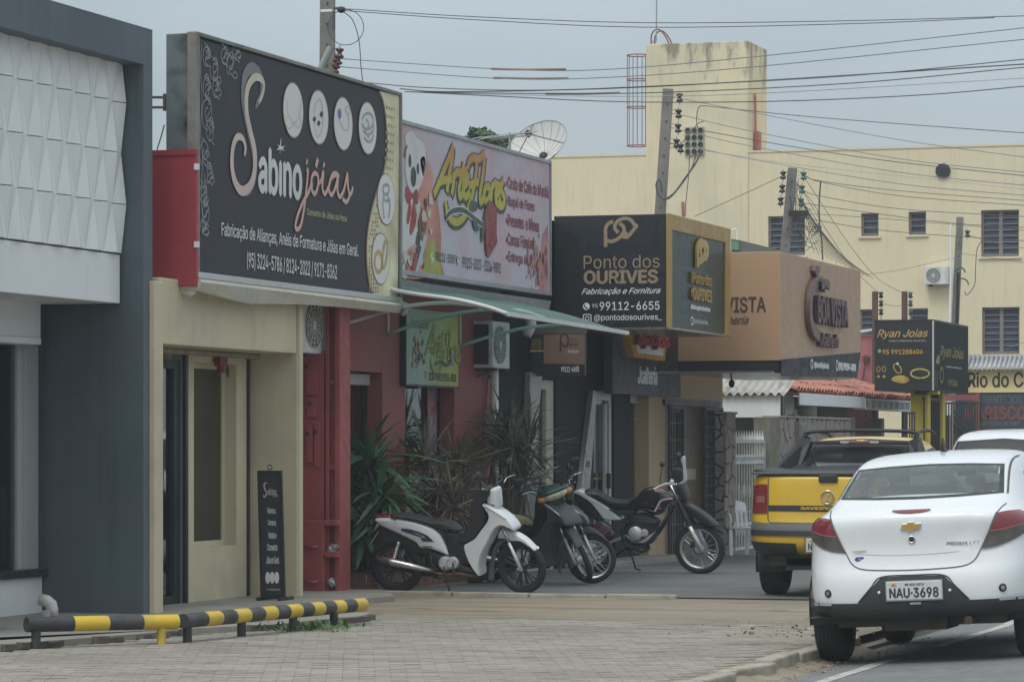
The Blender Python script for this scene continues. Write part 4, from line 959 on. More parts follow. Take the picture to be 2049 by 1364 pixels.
# ---- split air conditioners
def ac_unit(label, x0, x1, y0, y1, z0, z1, face='x', dark_side=True):
    t = thing('air_conditioner', label, 'air conditioner', ((x0+x1)/2, (y0+y1)/2, z0))
    wm = M('ac_white', (.60, .61, .60), .5, var=.06, vs=3, stain=(.3, .3, .27), stain_amt=.4, stain_scale=5)
    MB().box(x0, x1, y0, y1, z0, z1).build('casing', wm, t, bevel=.012)
    r = (z1-z0)*.40
    if face == 'x': c = Vector((x1, y0+(y1-y0)*.40, (z0+z1)/2)); ax = Vector((1, 0, 0))
    else: c = Vector((x0+(x1-x0)*.38, y0, (z0+z1)/2)); ax = Vector((0, -1, 0))
    MB().lathe([(0, .004), (r, .004), (r, .010), (0, .010)], c, ax, 28).build('fan_recess', M('fan_dark_grey', (.11, .115, .115), .6), t)
    mb = MB()
    for k in range(5): mb.torus(c+ax*.014, ax, r*(k+1)/5, .004, 28, 5)
    for k in range(12):
        a = k*math.pi/6; e1 = Vector((0, 1, 0)) if face == 'x' else Vector((1, 0, 0)); d = e1*math.cos(a)+Vector((0, 0, 1))*math.sin(a); mb.bar(c+ax*.014, c+ax*.014+d*r, .006)
    mb.build('fan_grille', wm, t); MB().lathe([(0, .02), (r*.2, .018), (r*.2, .012)], c, ax, 16).build('fan_hub', wm, t)
    if dark_side:
        MB().box(x0+.03, x1-.05, y0-.004, y0-.001, z0+.04, z1-.04).build('coil_panel', M('coil_dark', (.03, .033, .036), .6), t)
        mb = MB()
        for k in range(14): zz = z0+.06+k*(z1-z0-.12)/13; mb.box(x0+.035, x1-.055, y0-.008, y0-.0045, zz-.002, zz+.002)
        mb.build('coil_fin', M('coil_fin', (.07, .075, .08), .5, .5), t)
    for yy in ((y0+.08, y1-.12) if face == 'x' else (y0, y0)):
        mb = MB()
        if face == 'x': mb.box(x0-.12, x1+.02, yy, yy+.035, z0-.035, z0-.003); mb.box(x0-.12, x0-.085, yy, yy+.035, z0-.22, z0-.035); mb.bar((x0-.1, yy+.017, z0-.2), (x1-.05, yy+.017, z0-.02), .02)
        else: xx = x0+.1 if yy == y0 else x1-.1; mb.box(xx, xx+.04, y0+.02, y1+.1, z0-.035, z0-.003)
        mb.build('bracket', M('bracket_steel', (.07, .06, .055), .6, .3, var=.2), t)
    return t
yA = 37.45; xa0, xa1 = xY(927, yA), xY(986, yA); yB = yX(1020, xa1)
ac_unit('white air conditioner with dark side grille on the red wall right of the small sign', xa0, xa1, yA, yB, zX(1020, 738, xa1), zY(927, 637, yA)-.03)
xq = -12.0; ac_unit('white air conditioner tucked between cream pillar and red wall under the black billboard', xq-.3, xq, yX(607, xq), yX(657, xq), zX(640, 708, xq), zX(640, 600, xq)+.02, dark_side=False)

# ---- awning
wht_bar = M('white_steel_tube', (.58, .59, .58), .45, var=.08, vs=3)
def awn_mat():
    m = bpy.data.materials.new('green_polycarbonate'); m.use_nodes = True; nt = m.node_tree; nt.nodes.clear(); N = nt.nodes.new; L = nt.links.new
    o = N('ShaderNodeOutputMaterial'); tr = N('ShaderNodeBsdfTranslucent'); tr.inputs[0].default_value = (.32, .45, .42, 1); tp = N('ShaderNodeBsdfTransparent'); tp.inputs[0].default_value = (.45, .75, .68, 1)
    gl = N('ShaderNodeBsdfDiffuse'); gl.inputs[0].default_value = (.24, .35, .32, 1); a = N('ShaderNodeMixShader'); b = N('ShaderNodeMixShader'); a.inputs[0].default_value = .25; b.inputs[0].default_value = .45
    L(tr.outputs[0], a.inputs[1]); L(tp.outputs[0], a.inputs[2]); L(a.outputs[0], b.inputs[1]); L(gl.outputs[0], b.inputs[2]); L(b.outputs[0], o.inputs[0]); return m
awn = thing('awning', 'green translucent arched awning with white ribs over the flower shop window', 'awning', (XR, 35.5, 3.2))
nearE = catmull([Vector((XR+.03, 33.0, 3.27)), PY(797, 582, 33.0), PY(905, 598, 33.0), PY(975, 614, 33.0), PY(1015, 628, 33.0)], n=5)
yF = 38.2
farE = catmull([PX(1040, 600, XR+.03), PY(1090, 620, yF+.3), PY(1150, 634, yF+.1), PY(1205, 650, yF), PY(1255, 666, yF)], n=5)
k = len(nearE); rows = [[nearE[i].lerp(farE[i], t)+Vector((0, 0, .03*math.sin(math.pi*t*3)**2 if i < k-1 else 0)) for i in range(k)] for t in [j/12 for j in range(13)]]
MB().grid(rows).build('canopy_sheet', awn_mat(), awn, smooth=True)
mb = MB(); mb.tube(nearE, .022, 8); mb.build('edge_rib', wht_bar, awn, smooth=True)
mb = MB(); mb.tube([p-Vector((0, 0, .02)) for p in farE], .02, 8); mb.build('edge_rib', wht_bar, awn, smooth=True)
mb = MB(); mb.bar(nearE[-1], farE[-1], .05, .045); mb.build('front_bar', wht_bar, awn)
tg = M('green_tint_tube', (.25, .42, .38), .4, var=.1)
mb = MB(); mb.tube(catmull([PX(675, 652, XR+.02), PY(740, 632, 33.2), PY(800, 615, 33.2), PY(880, 606, 33.2), PY(950, 611, 33.2), PY(1012, 626, 33.1)], n=4), .022, 8); mb.build('brace', wht_bar, awn, smooth=True)
mb = MB(); y2 = yX(776, XR)+.1; mb.tube(catmull([PX(776, 668, XR+.02), PY(850, 643, y2), PY(910, 628, y2), PY(975, 620, y2), PY(1040, 622, y2), PY(1090, 637, y2+.2)], n=4), .020, 8); mb.build('brace', tg, awn, smooth=True)
mb = MB(); y3 = yX(920, XR)+.2; mb.tube(catmull([PX(920, 692, XR+.02), PY(985, 672, y3), PY(1050, 656, y3+.3), PY(1110, 651, y3+.8), PY(1180, 654, yF-.3), PY(1250, 668, yF)], n=4), .020, 8); mb.build('brace', tg, awn, smooth=True)
mb = MB(); mb.tube([PX(777, 610, XR+.02), PX(777, 668, XR+.02)], .014, 6); mb.tube([PX(921, 625, XR+.02), PX(921, 692, XR+.02)], .014, 6); mb.build('wall_strut', wht_bar, awn)
mb = MB(); mb.tube([PX(780, 556, XR+.1), PX(850, 570, XR+.1), PX(1000, 600, XR+.1), PX(1062, 612, XR+.1)], .02, 6); mb.build('wall_rail', wht_bar, awn)
ys_ = yX(1062, XR+.1)
gut = thing('gutter', 'grey metal roof gutter ending in a white elbow above the awning', 'gutter', (XR, ys_, 3.1))
mb = MB(); mb.grid([[(XR+.03, y, 3.16), (XR+.30, y, 3.12), (XR+.34, y, 3.24), (XR+.36, y, 3.24), (XR+.32, y, 3.10), (XR+.03, y, 3.13)] for y in (33.2, 36, ys_)], True); mb.build('channel', steel, gut)
mb = MB(); mb.tube([(XR+.15, ys_-.25, 3.12), (XR+.15, ys_-.15, 2.95), (XR+.10, ys_-.2, 2.82)], .07, 12); mb.build('elbow', MATS['pvc_white'], gut, smooth=True)
dp = thing('downpipe', 'white plastic rainwater downpipe beside the red wall', 'pipe', tuple(PX(990, 1140, XR+.1)))
xp = XR+.1; yp = yX(989, xp)
mb = MB(); mb.cyl((xp, yp, -.04), (xp, yp, 2.75), .052); mb.build('pipe', MATS['pvc_white'], dp, smooth=True)
for z in (.5, 1.5, 2.4): MB().cyl((xp, yp, z), (xp, yp, z+.04), .06).build('clip', MATS['pvc_white'], dp)
mb = MB(); mb.tube(catmull([(XR+.02, yX(965, XR), .3), (XR+.03, yX(958, XR), 1.3), (XR+.03, yX(972, XR), 2.3), (XR+.03, yX(978, XR), 2.8)]), .007, 5); o = mb.build('hanging_cable', M('rusty_red_cable', (.12, .05, .04), .7), None, label='thin dark cable running down the red wall beside the white downpipe', cat='cable')
cm = thing('security_camera', 'small white dome security camera under the end of the black billboard', 'camera', tuple(PX(767, 618, -11.9)))
MB().box(-11.98, -11.82, yX(737, -11.9), yX(760, -11.9), zX(750, 617, -11.9), zX(750, 609, -11.9)).build('mount', white, cm, bevel=.006)
MB().sphere(PX(767, 619, -11.9), .05).build('dome', white, cm, smooth=True); MB().sphere(PX(767, 621, -11.86), .025).build('lens', blk, cm, smooth=True)

# ================================================================ BLACK GOLDSMITH SHOP
XP = -12.42
bg = M('black_cladding', (.008, .011, .014), .6, var=.03, vs=.5, spec=.12)
pon = thing('black_shop_building', 'black clad goldsmith shop building with glass doors under the black and gold box sign', 'building', (XP, 42, -.08))
py0_, py1_ = 38.45, 45.55
dA = (yX(1052, XP), yX(1112, XP)); dB = (yX(1188, XP), yX(1228, XP)); dC = (yX(1262, XP), yX(1298, XP))
slab('x', XP-.5, XP, py0_, py1_, -.2, 4.35, [(*dA, -.3, 2.32), (*dB, -.3, 2.22), (*dC, .0, 2.2)]).build('wall', bg, pon)
mb = MB(); mb.box(-20, XP-.5, py0_, py0_+.15, -.2, 4.3); mb.box(-20, XP-.5, py1_-.15, py1_, -.2, 4.3); mb.box(-20, -19.9, py0_+.15, py1_-.15, -.2, 4.3); mb.box(-20, XP-.5, py0_, py1_, 4.3, 4.35); mb.build('shell_wall', bg, pon)
MB().box(-19.9, XP-.5, py0_+.15, py1_-.15, -.2, -.08).build('floor', dark_in, pon)
crm = M('cream_post', (.40, .37, .30), .5, var=.1, streak=.2)
for (a, b2), zt_, mt, nm in ((dA, 2.32, crm, 'door_frame'), (dB, 2.22, alu, 'door_frame'), (dC, 2.2, alu, 'window_frame')):
    w_ = .32 if mt is crm else .14
    fr = slab('x', XP-.12, XP-.03, a, b2, -.15, zt_, [(a+.10, b2-w_, -.05, zt_-.12)]).build(nm, mt, pon, bevel=.006)
    MB().box(XP-.085, XP-.08, a+.1, b2-w_, -.05, zt_-.12).build('glass', shopglass, fr)
MB().box(XP-.3, XP-.28, yX(1192, XP-.3), yX(1206, XP-.3), 1.2, 1.5).build('notice', M('mint_paper', (.25, .45, .38), .7), pon)
mb = MB()
for a in (yX(1213, XP), yX(1221, XP)): mb.box(XP-.05, XP-.01, a, a+.05, .0, 2.05)
mb.build('door_post', alu, pon); MB().box(XP-.03, XP+.04, yX(1215, XP), yX(1219, XP), .92, 1.12).build('door_handle', blk, pon)
W_ = Plane('x', XP-.078, pon); W_.text('compra de joias', 1185, 961, 1204, 953, M('yellow_decal', (.6, .48, .04), .5), .003); W_.text('3910', 1269, 841, 1290, 824, ink_w, .003, bold=.03)
# bevelled mirror pilasters, leaning edges
mirm = M('polished_steel', (.30, .29, .28), .35, .7, var=.1, vs=3)
for (u0, v0), (u1, v1), (u2, v2), (u3, v3) in (((1063, 745), (1086, 748), (1072, 900), (1056, 900)), ((1188, 780), (1195, 782), (1180, 990), (1163, 990))):
    X = XP+.09; MB().prism([PX(u0, v0, X), PX(u1, v1, X), PX(u2, v2, X), PX(u3, v3, X)], (-.085, 0, 0)).build('mirror_pilaster', mirm, pon, bevel=.01)
S_ = Plane('x', XP+.09, pon); S_.text('OURO', 1174, 918, 1181, 902, ink_w, .004, bold=.03); S_.text('JOIA', 1172, 934, 1180, 922, rdm, .004, bold=.03); S_.text('PRATA', 1170, 950, 1180, 940, ink_w, .004, bold=.03)
# entrance tread and small box by the door
MB().box(XP, XP+.5, yX(1130, XP), yX(1300, XP), -.2, g(-12, 43)+.06).build('door_step', conc, pon, bevel=.01)
mb = MB(); mb.box(XP-.45, XP-.2, dA[0]+.3, dA[0]+.8, .3, .95); mb.build('display_box', M('cardboard_tan', (.36, .24, .12), .8, var=.2, vs=8), pon)
# added flat board: a reflected brown sign and white figures painted on it
YH = 40.35; hb = thing('reflection_board', 'added flat board painted with a reflected brown sign and white figures below the black box sign', 'sign', (xY(1130, YH), YH, 2.3))
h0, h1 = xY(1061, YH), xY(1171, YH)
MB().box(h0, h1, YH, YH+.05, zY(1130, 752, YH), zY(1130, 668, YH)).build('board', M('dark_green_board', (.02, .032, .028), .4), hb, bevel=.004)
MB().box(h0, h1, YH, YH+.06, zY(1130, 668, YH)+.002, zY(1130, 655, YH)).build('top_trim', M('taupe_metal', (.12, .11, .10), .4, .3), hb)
H_ = Plane('y', YH, hb); H_.poly([(1088, 670), (1170, 669), (1170, 729), (1088, 727)], M('brown_reflection', (.20, .125, .09), .5, var=.05), .003, name='reflected_panel')
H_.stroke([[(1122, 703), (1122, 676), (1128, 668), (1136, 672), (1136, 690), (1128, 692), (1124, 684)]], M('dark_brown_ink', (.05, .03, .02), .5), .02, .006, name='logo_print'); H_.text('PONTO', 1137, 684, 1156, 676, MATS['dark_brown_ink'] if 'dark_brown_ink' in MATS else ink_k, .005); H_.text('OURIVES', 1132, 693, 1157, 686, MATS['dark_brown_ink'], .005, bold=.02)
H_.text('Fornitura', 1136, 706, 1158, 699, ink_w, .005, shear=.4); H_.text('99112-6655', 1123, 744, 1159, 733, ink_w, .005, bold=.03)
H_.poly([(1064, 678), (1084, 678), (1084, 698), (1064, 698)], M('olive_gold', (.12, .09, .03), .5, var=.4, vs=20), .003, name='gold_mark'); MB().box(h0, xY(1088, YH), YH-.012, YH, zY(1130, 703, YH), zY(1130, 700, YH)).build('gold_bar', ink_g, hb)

# ---- goldsmith box sign
Y1 = 41.36; XC = -10.9; bx0 = XP+.02; y2_ = yX(1462, XC); zb_, zt_ = 2.985, zY(1337, 428, Y1)
box = thing('goldsmith_box_sign', 'black and gold projecting box sign of the goldsmith with interlocked letter logo', 'sign', ((bx0+XC)/2, 43, zb_))
MB().box(bx0, XC-.03, Y1, y2_, zb_, zt_).build('box', M('black_vinyl_gloss', (.014, .017, .021), .35, var=.05), box)
gf = M('gold_frame', (.40, .25, .06), .4, .35, var=.15, vs=2, streak=.2)
a0, a1 = Y1-.004, y2_
for (p, q, r, s_) in ((a0, a0+.20, zb_-.01, zt_+.01), (a1-.28, a1, zb_-.01, zt_+.01), (a0+.20, a1-.28, zt_-.19, zt_+.01)): MB().box(XC-.03, XC, p, q, r, s_).build('frame', gf, box, bevel=.005)
MB().box(XC-.03, XC-.02, a0+.20, a1-.28, zb_, zt_-.19).build('glass_panel', M('dark_green_glass', (.016, .042, .032), .22, var=.25, vs=.9, spec=.10), box)
MB().box(bx0, XC-.005, Y1+.003, a1-.003, zb_-.025, zb_-.001).build('underside', M('soffit_metal', (.34, .30, .25), .25, .7, var=.2, vs=2), box)
F_ = Plane('y', Y1, box); tan = M('tan_print', (.27, .205, .13), .5, var=.05)
F_.stroke([[(1212, 494), (1212, 470), (1212, 458), (1217, 448), (1227, 443)], [(1212, 480), (1224, 483), (1239, 476), (1248, 464), (1248, 454), (1240, 447)], [(1237, 466), (1230, 455), (1236, 443), (1249, 437), (1262, 440), (1270, 450), (1274, 452), (1266, 462), (1256, 474), (1246, 472), (1256, 466)]], tan, lambda t: .045, .004, name='logo_print')
F_.text('Ponto dos', 1168, 538, 1320, 512, tan, .004); F_.text('OURIVES', 1168, 569, 1317, 541, tan, .004, bold=.035)
F_.text('Fabricação e Fornitura', 1164, 592, 1322, 577, ink_w, .004, shear=.45, bold=.01); F_.text('95', 1185, 616, 1196, 608, ink_w, .004); F_.text('99112-6655', 1200, 621, 1320, 604, ink_w, .004, bold=.008)
F_.text('@pontodosourives_', 1189, 644, 1324, 629, ink_w, .004, bold=.004)
F_.disc(1173.5, 613, .045, ink_w, .004, 'phone_badge'); F_.stroke([[(1170, 609), (1171, 614), (1177, 618)]], ink_k, .016, .006, name='handset_print')
cc = F_.px(1175, 637); q_ = .05
F_.stroke([[(cc.x-q_, cc.y-q_*.7), (cc.x-q_, cc.y+q_*.7), (cc.x-q_*.7, cc.y+q_), (cc.x+q_*.7, cc.y+q_), (cc.x+q_, cc.y+q_*.7), (cc.x+q_, cc.y-q_*.7), (cc.x+q_*.7, cc.y-q_), (cc.x-q_*.7, cc.y-q_), (cc.x-q_, cc.y-q_*.7)]], ink_w, .011, .004, name='camera_badge', px=False); F_.ring(1175, 637, .024, .010, ink_w, .004, 'camera_badge_ring')
K_ = Plane('x', XC-.02, box); gl_ = M('gold_letter', (.45, .29, .07), .35, .4, var=.1)
K_.stroke([[(1391, 535), (1391, 500), (1394, 488), (1400, 484)], [(1391, 522), (1399, 520), (1405, 508), (1404, 495)], [(1398, 512), (1396, 498), (1401, 488), (1408, 490), (1411, 502), (1407, 514), (1402, 514)]], gl_, .10, .01, .03, name='logo_letter')
K_.text('Ponto dos', 1381, 567, 1419, 544, gl_, .01, .03, bold=.005, name='raised_lettering'); K_.text('OURIVES', 1381, 600, 1419, 574, gl_, .01, .03, bold=.03, name='raised_lettering')
K_.text('Fabricação e Fornitura', 1381, 621, 1418, 609, ink_w, .004, .02, bold=.02, shear=.3, name='raised_lettering'); K_.text('@pontodosourives_', 1386, 648, 1417, 636, ink_w, .004, bold=.01); K_.ring(1384, 642, .06, .02, ink_w, .004, 'camera_badge', ry=.05)

# ---- jeweller's panel with badge
XJ = -12.18; j0, j1 = yX(1226, XJ), 46.9
jo = thing('jeweller_panel_sign', 'dark grey panel sign with orange edged white badge and small raised white script', 'sign', (XJ, 45, 2.1))
MB().box(XJ-.12, XJ, j0, j1, zX(1226, 787, XJ), 4.2).build('panel', M('grey_panel_gloss', (.055, .066, .075), .45, var=.04, vs=1, spec=.2), jo, bevel=.004)
MB().box(XJ, XJ+.004, j0+.01, j1, 2.62, 4.19).build('upper_panel', M('brown_grey_gloss', (.080, .074, .070), .45, var=.04, spec=.2), jo)
J_ = Plane('x', XJ, jo)
J3 = Plane('x', XJ+.2, jo)
def badge(pts, mat, e, ext, name): return J3.poly(pts, mat, e-.2, ext, name)
bo = [(1262, 640), (1258, 672), (1270, 714), (1330, 722), (1334, 692), (1329, 640)]
badge(bo, M('orange_edge', (.52, .27, .03), .4), .10, .10, 'badge_rim'); badge([(1264, 640), (1260, 672), (1271, 712), (1330, 719), (1333, 692), (1329, 640)], steel, .006, .093, 'badge_side')
badge([(1270, 640), (1268, 672), (1276, 706), (1325, 712), (1328, 690), (1325, 640)], white, .202, .012, 'badge_face')
J2 = Plane('x', XJ+.215, jo); J2.text('bijoujois', 1268, 696, 1331, 662, M('red_letter', (.40, .04, .035), .4), .01, .06, shear=.2, bold=.03, name='raised_lettering')
J_.text('Joalheria', 1275, 768, 1314, 731, ink_w, .006, .006, shear=.2, bold=.02, name='raised_lettering')

# ================================================================ TAN JEWELLER BUILDING AND BOX SIGN
XV = -12.3; tanw = M('tan_wall', (.43, .31, .185), .7, var=.08, vs=.8, streak=.12, bump=.1)
v0, v1 = 45.6, yX(1446, XV); gz = g(-12, 48)
tb = thing('tan_shop_building', 'tan painted jeweller building with dark sliding grille doors', 'building', (XV, 47.5, gz))
g0, g1 = yX(1331, XV), yX(1434, XV); gt = zX(1331, 810, XV)
slab('x', XV-.3, XV, v0, v1, gz-.1, 3.3, [(g0, g1, gz-.2, gt)]).build('wall', tanw, tb, bevel=.01)
mb = MB(); mb.box(-17, XV-.3, v0, v0+.15, gz-.1, 3.2); mb.box(-17, XV-.3, v1-.15, v1, gz-.1, 3.2); mb.box(-17, -16.9, v0+.15, v1-.15, gz-.1, 3.2); mb.box(-17, XV-.3, v0, v1, 3.2, 3.25); mb.build('shell_wall', tanw, tb)
MB().box(XV, XV+.04, g0-.15, g1+.1, gt+.0, gt+.08).build('top_track', blk, tb)
ga = M('grille_black', (.04, .038, .036), .5, .2, var=.1)
def grille(a, b2, x, z0, z1, n, rows_, name, parent, mat, r=.013):
    fr = MB(); fr.box(x-.02, x+.02, a, a+.04, z0, z1); fr.box(x-.02, x+.02, b2-.04, b2, z0, z1); fr.box(x-.018, x+.018, a+.04, b2-.04, z1-.04, z1); fr.box(x-.018, x+.018, a+.04, b2-.04, z0, z0+.04)
    o = fr.build(name, mat, parent); me = MB().box(-.5, .5, -.5, .5, -.5, .5).mesh('grille_bar'); me.materials.append(mat)
    for k in range(n): y = a+.04+(b2-a-.08)*(k+1)/(n+1); piece('grille_bar', me, (x, y, (z0+z1)/2), o, None, (r*1.4, r*1.4, z1-z0-.08))
    for k in range(rows_): z = z0+(z1-z0)*(k+1)/(rows_+1); piece('cross_bar', me, (x, (a+b2)/2, z), o, None, (r, b2-a-.06, r*1.6))
    return o
grille(g0+.02, yX(1360, XV), XV+.05, gz+.02, gt-.01, 5, 8, 'sliding_grille', tb, ga, .014); grille(yX(1400, XV), g1+.06, XV+.07, gz+.02, gt-.01, 8, 14, 'sliding_grille', tb, ga, .014)
dm = M('brown_door', (.24, .18, .125), .5, var=.15)
MB().box(XV-.2, XV-.14, g0, g1, gz, gt).build('door', dm, tb)
MB().box(XV-.138, XV-.12, yX(1372, XV), yX(1384, XV), gz+.05, gt-.1).build('door_glass', M('dark_glass', (.03, .035, .035), .1), tb)
MB().box(XV-.118, XV-.108, yX(1374, XV-.11), yX(1392, XV-.11), zX(1380, 960, XV), zX(1380, 938, XV)).build('paper_notice', M('cream_paper', (.50, .46, .36), .8), tb)
# box sign
XK, YK = -10.4, yX(1562, -10.4); YE = yX(1722, XK); xk0 = -11.85; kz0, kz1 = zY(1562, 721, YK), zY(1562, 503, YK)
bs = thing('tan_box_sign', 'big tan projecting box sign with brown lettering and a raised ring logo', 'sign', ((xk0+XK)/2, 48, kz0))
MB().box(xk0, XK, YK, YE, kz0, kz1).build('box', M('tan_composite', (.42, .265, .155), .45, var=.04, vs=.6), bs, bevel=.006)
yj = 46.3
zs1 = kz0-.001; zs0_ = kz0-.135
MB().box(xk0, XK-.03, YK+.02, YE-.12, zs0_, zs1).build('black_band', M('band_black', (.022, .028, .032), .5, spec=.2, var=.03), bs)
MB().prism([PX(1562.5, 719, XK+.002), PX(1721, 705, XK+.002), PX(1714, 755, XK+.002), PX(1562.5, 752, XK+.002)], (.01, 0, 0)).build('side_band', MATS['band_black'], bs)
MB().box(xk0-.3, XK-.095, YK+.03, YE-.14, zs0_-.03, zs0_-.001).build('soffit', M('soffit_pale', (.42, .40, .35), .2, .5, var=.1, vs=2), bs)
B_ = Plane('y', YK, bs); br_ = M('maroon_print', (.085, .035, .035), .5)
B_.text('BOA VISTA', 1388, 627, 1533, 595, br_, .004, bold=.025); B_.text('Joalheria', 1418, 650, 1499, 632, br_, .004, shear=.5, bold=.01)
for u in (1456,): pass
C_ = Plane('x', XK, bs); ml = M('maroon_letter', (.075, .032, .034), .4)
C_.stroke([[(1642, 574), (1634, 564), (1624, 566), (1615, 585), (1612, 615), (1614, 645), (1621, 664), (1630, 672)]], M('copper_ring', (.15, .085, .075), .4), .16, .01, .07, name='ring_logo')
C_.stroke([[(1628, 572), (1636, 566), (1644, 572)]], ml, .12, .09, .03, name='ring_logo')
C_.poly([(1622, 532), (1630, 532), (1631, 542), (1626, 556), (1621, 542)], ml, .01, .06, name='gem_logo')
C_.text('BOA VISTA', 1625, 647, 1686, 590, ml, .01, .08, bold=.04, name='raised_lettering'); C_.text('Joalheria', 1632, 692, 1670, 664, ml, .01, .06, shear=.4, bold=.03, name='raised_lettering')
D_ = Plane('x', XK+.012, bs); D_.text('@boavistajoalheria', 1628, 738, 1657, 723, ink_w, .004, .01, bold=.03); D_.text('(95) 99104-7878', 1677, 742, 1711, 724, ink_w, .004, .01, bold=.05)
D_.ring(1624, 728, .07, .03, ink_w, .004, 'camera_badge', ry=.06); D_.ring(1674.5, 731, .07, .03, ink_w, .004, 'phone_badge', ry=.07)
sl = thing('spotlight', 'small black lamp hanging from the tan box sign soffit', 'lamp', tuple(PY(1464, 768, 46.5)))
MB().sphere(PY(1464, 767, 46.5), (.045, .045, .06)).build('lamp_head', blk, sl, smooth=True); mb = MB(); mb.cyl(PY(1464, 762, 46.5), PY(1463, 748, 46.5), .012, n=8); mb.build('arm', blk, sl)
dk_ = thing('roof_ledge', 'dark grey roof ledge with green glass behind the tan box sign', 'roof', tuple(PY(1500, 500, 49)))
MB().prism([PY(1463, 478, 49), PY(1478, 480, 49), PY(1560, 500, 49), PY(1563, 512, 49), PY(1463, 512, 49)], (0, 1.0, 0)).build('ledge', M('slate_ledge', (.10, .115, .12), .5), dk_)
MB().prism([PY(1464, 482, 48.97), PY(1478, 484, 48.97), PY(1479, 500, 48.97), PY(1464, 500, 48.97)], (0, .02, 0)).build('green_pane', M('green_pane', (.12, .26, .15), .3), dk_)
mb = MB(); mb.cyl(PY(1464, 461, 49), PY(1476, 457, 49), .012, n=6); mb.cyl(PY(1475, 457, 49), PY(1475, 480, 49), .012, n=6); mb.build('rail', white, dk_)

# ================================================================ STONE WALL, GATE, CARPORT
XW = -12.1
stonem = M('stone_grey', (.29, .255, .215), .85, var=.25, vs=3, noise2=.2, bump=.8, bs=22, stain=(.10, .085, .07), stain_amt=.5, stain_scale=3)
jm = M('dark_joint', (.045, .036, .03), .95, var=.2)
def voronoi_stones(parent, put, a0, a1, b0, b1, cell, seed, gap=.028, depth=.03):
    """irregular flat stones: clip a box by bisectors of jittered neighbours; put(a,b,e)->world"""
    rn = random.Random(seed); na, nb = max(1, round((a1-a0)/cell)), max(1, round((b1-b0)/(cell*.9))); S = []
    for i in range(-1, na+1):
        for j in range(-1, nb+1): S.append((a0+(i+.5+rn.uniform(-.42, .42))*(a1-a0)/na, b0+(j+.5+rn.uniform(-.42, .42))*(b1-b0)/nb))
    for (sx, sy) in S:
        poly = [(a0, b0), (a1, b0), (a1, b1), (a0, b1)]
        for (tx, ty) in S:
            if (tx, ty) == (sx, sy) or abs(tx-sx) > 3*cell or abs(ty-sy) > 3*cell: continue
            nx, ny = tx-sx, ty-sy; l = math.hypot(nx, ny); nx /= l; ny /= l; d = nx*(sx+tx)/2+ny*(sy+ty)/2-gap/2; out_ = []
            for k in range(len(poly)):
                p, q = poly[k], poly[(k+1) % len(poly)]; dp, dq = nx*p[0]+ny*p[1]-d, nx*q[0]+ny*q[1]-d
                if dp <= 0: out_.append(p)
                if dp*dq < 0: t = dp/(dp-dq); out_.append((p[0]+(q[0]-p[0])*t, p[1]+(q[1]-p[1])*t))
            poly = out_
            if len(poly) < 3: break
        if len(poly) < 3: continue
        ar = abs(sum(poly[k][0]*poly[(k+1) % len(poly)][1]-poly[(k+1) % len(poly)][0]*poly[k][1] for k in range(len(poly))))/2
        if ar < .002: continue
        e = depth*rn.uniform(.6, 1.1); mb = MB(); mb.prism([put(a, b, 0) for a, b in poly], put(0, 0, e)-put(0, 0, 0)); mb.build('stone', stonem, parent, fix=True)
def stone_wall(name, label, ya, yb_, zt__, th_=.22, cell=.30, seed=1, left=True):
    gz_ = g(XW, (ya+yb_)/2); t = thing(name, label, 'wall', (XW, (ya+yb_)/2, gz_))
    MB().box(XW-th_, XW, ya, yb_, gz_-.1, zt__).build('core', jm, t)
    voronoi_stones(t, lambda a, b, e: Vector((XW+e, a, b)), ya, yb_, gz_-.05, zt__, cell, seed)
    if left: voronoi_stones(t, lambda a, b, e: Vector((a, ya-e, b)), XW-th_, XW, gz_-.05, zt__, cell*.8, seed+50)
    MB().box(XW-th_-.02, XW+.05, ya-.04, yb_+.02, zt__, zt__+.035).build('coping', conc, t, bevel=.008)
    return t
s0, s1 = yX(1448, XW), yX(1469, XW); stone_wall('stone_pillar', 'stone clad pillar between the tan shop and the white gate', s0, s1, zX(1455, 828, XW), cell=.26)
q0, q1 = yX(1539, XW), yX(1556, XW); qt = zX(1545, 834, XW); gzq = g(XW, 52.5)
t = thing('gate_pillar', 'mossy concrete gate pillar right of the white gate', 'pillar', (XW, (q0+q1)/2, gzq))
MB().box(XW-.25, XW+.03, q0, q1-.02, gzq-.1, qt).build('shaft', M('mossy_concrete', (.20, .19, .16), .9, var=.25, vs=3, stain=(.16, .17, .06), stain_amt=.9, stain_scale=2.2, bump=.5), t, bevel=.01)
w0, w1 = q1, yX(1700, XW); stone_wall('stone_wall', 'crazy-stone garden wall right of the white gate behind the yellow pickup', w0, w1, zX(1600, 837, XW), cell=.34, seed=5)
mb = MB()
t = thing('wall_pillar', 'small ribbed pier on the stone wall topped by a dark knob', 'pillar', (XW+.08, yX(1590, XW), gzq)); yy = yX(1588, XW)
MB().box(XW-.1, XW+.10, yy, yX(1601, XW), gzq-.05, zX(1590, 846, XW)).build('shaft', conc, t)
for k in range(3): MB().box(XW+.10, XW+.12, yy+.04+k*.16, yy+.12+k*.16, gzq, zX(1590, 850, XW)).build('rib', conc, t)
MB().sphere(PX(1592, 838, XW), .06).build('knob', blk, t, smooth=True)
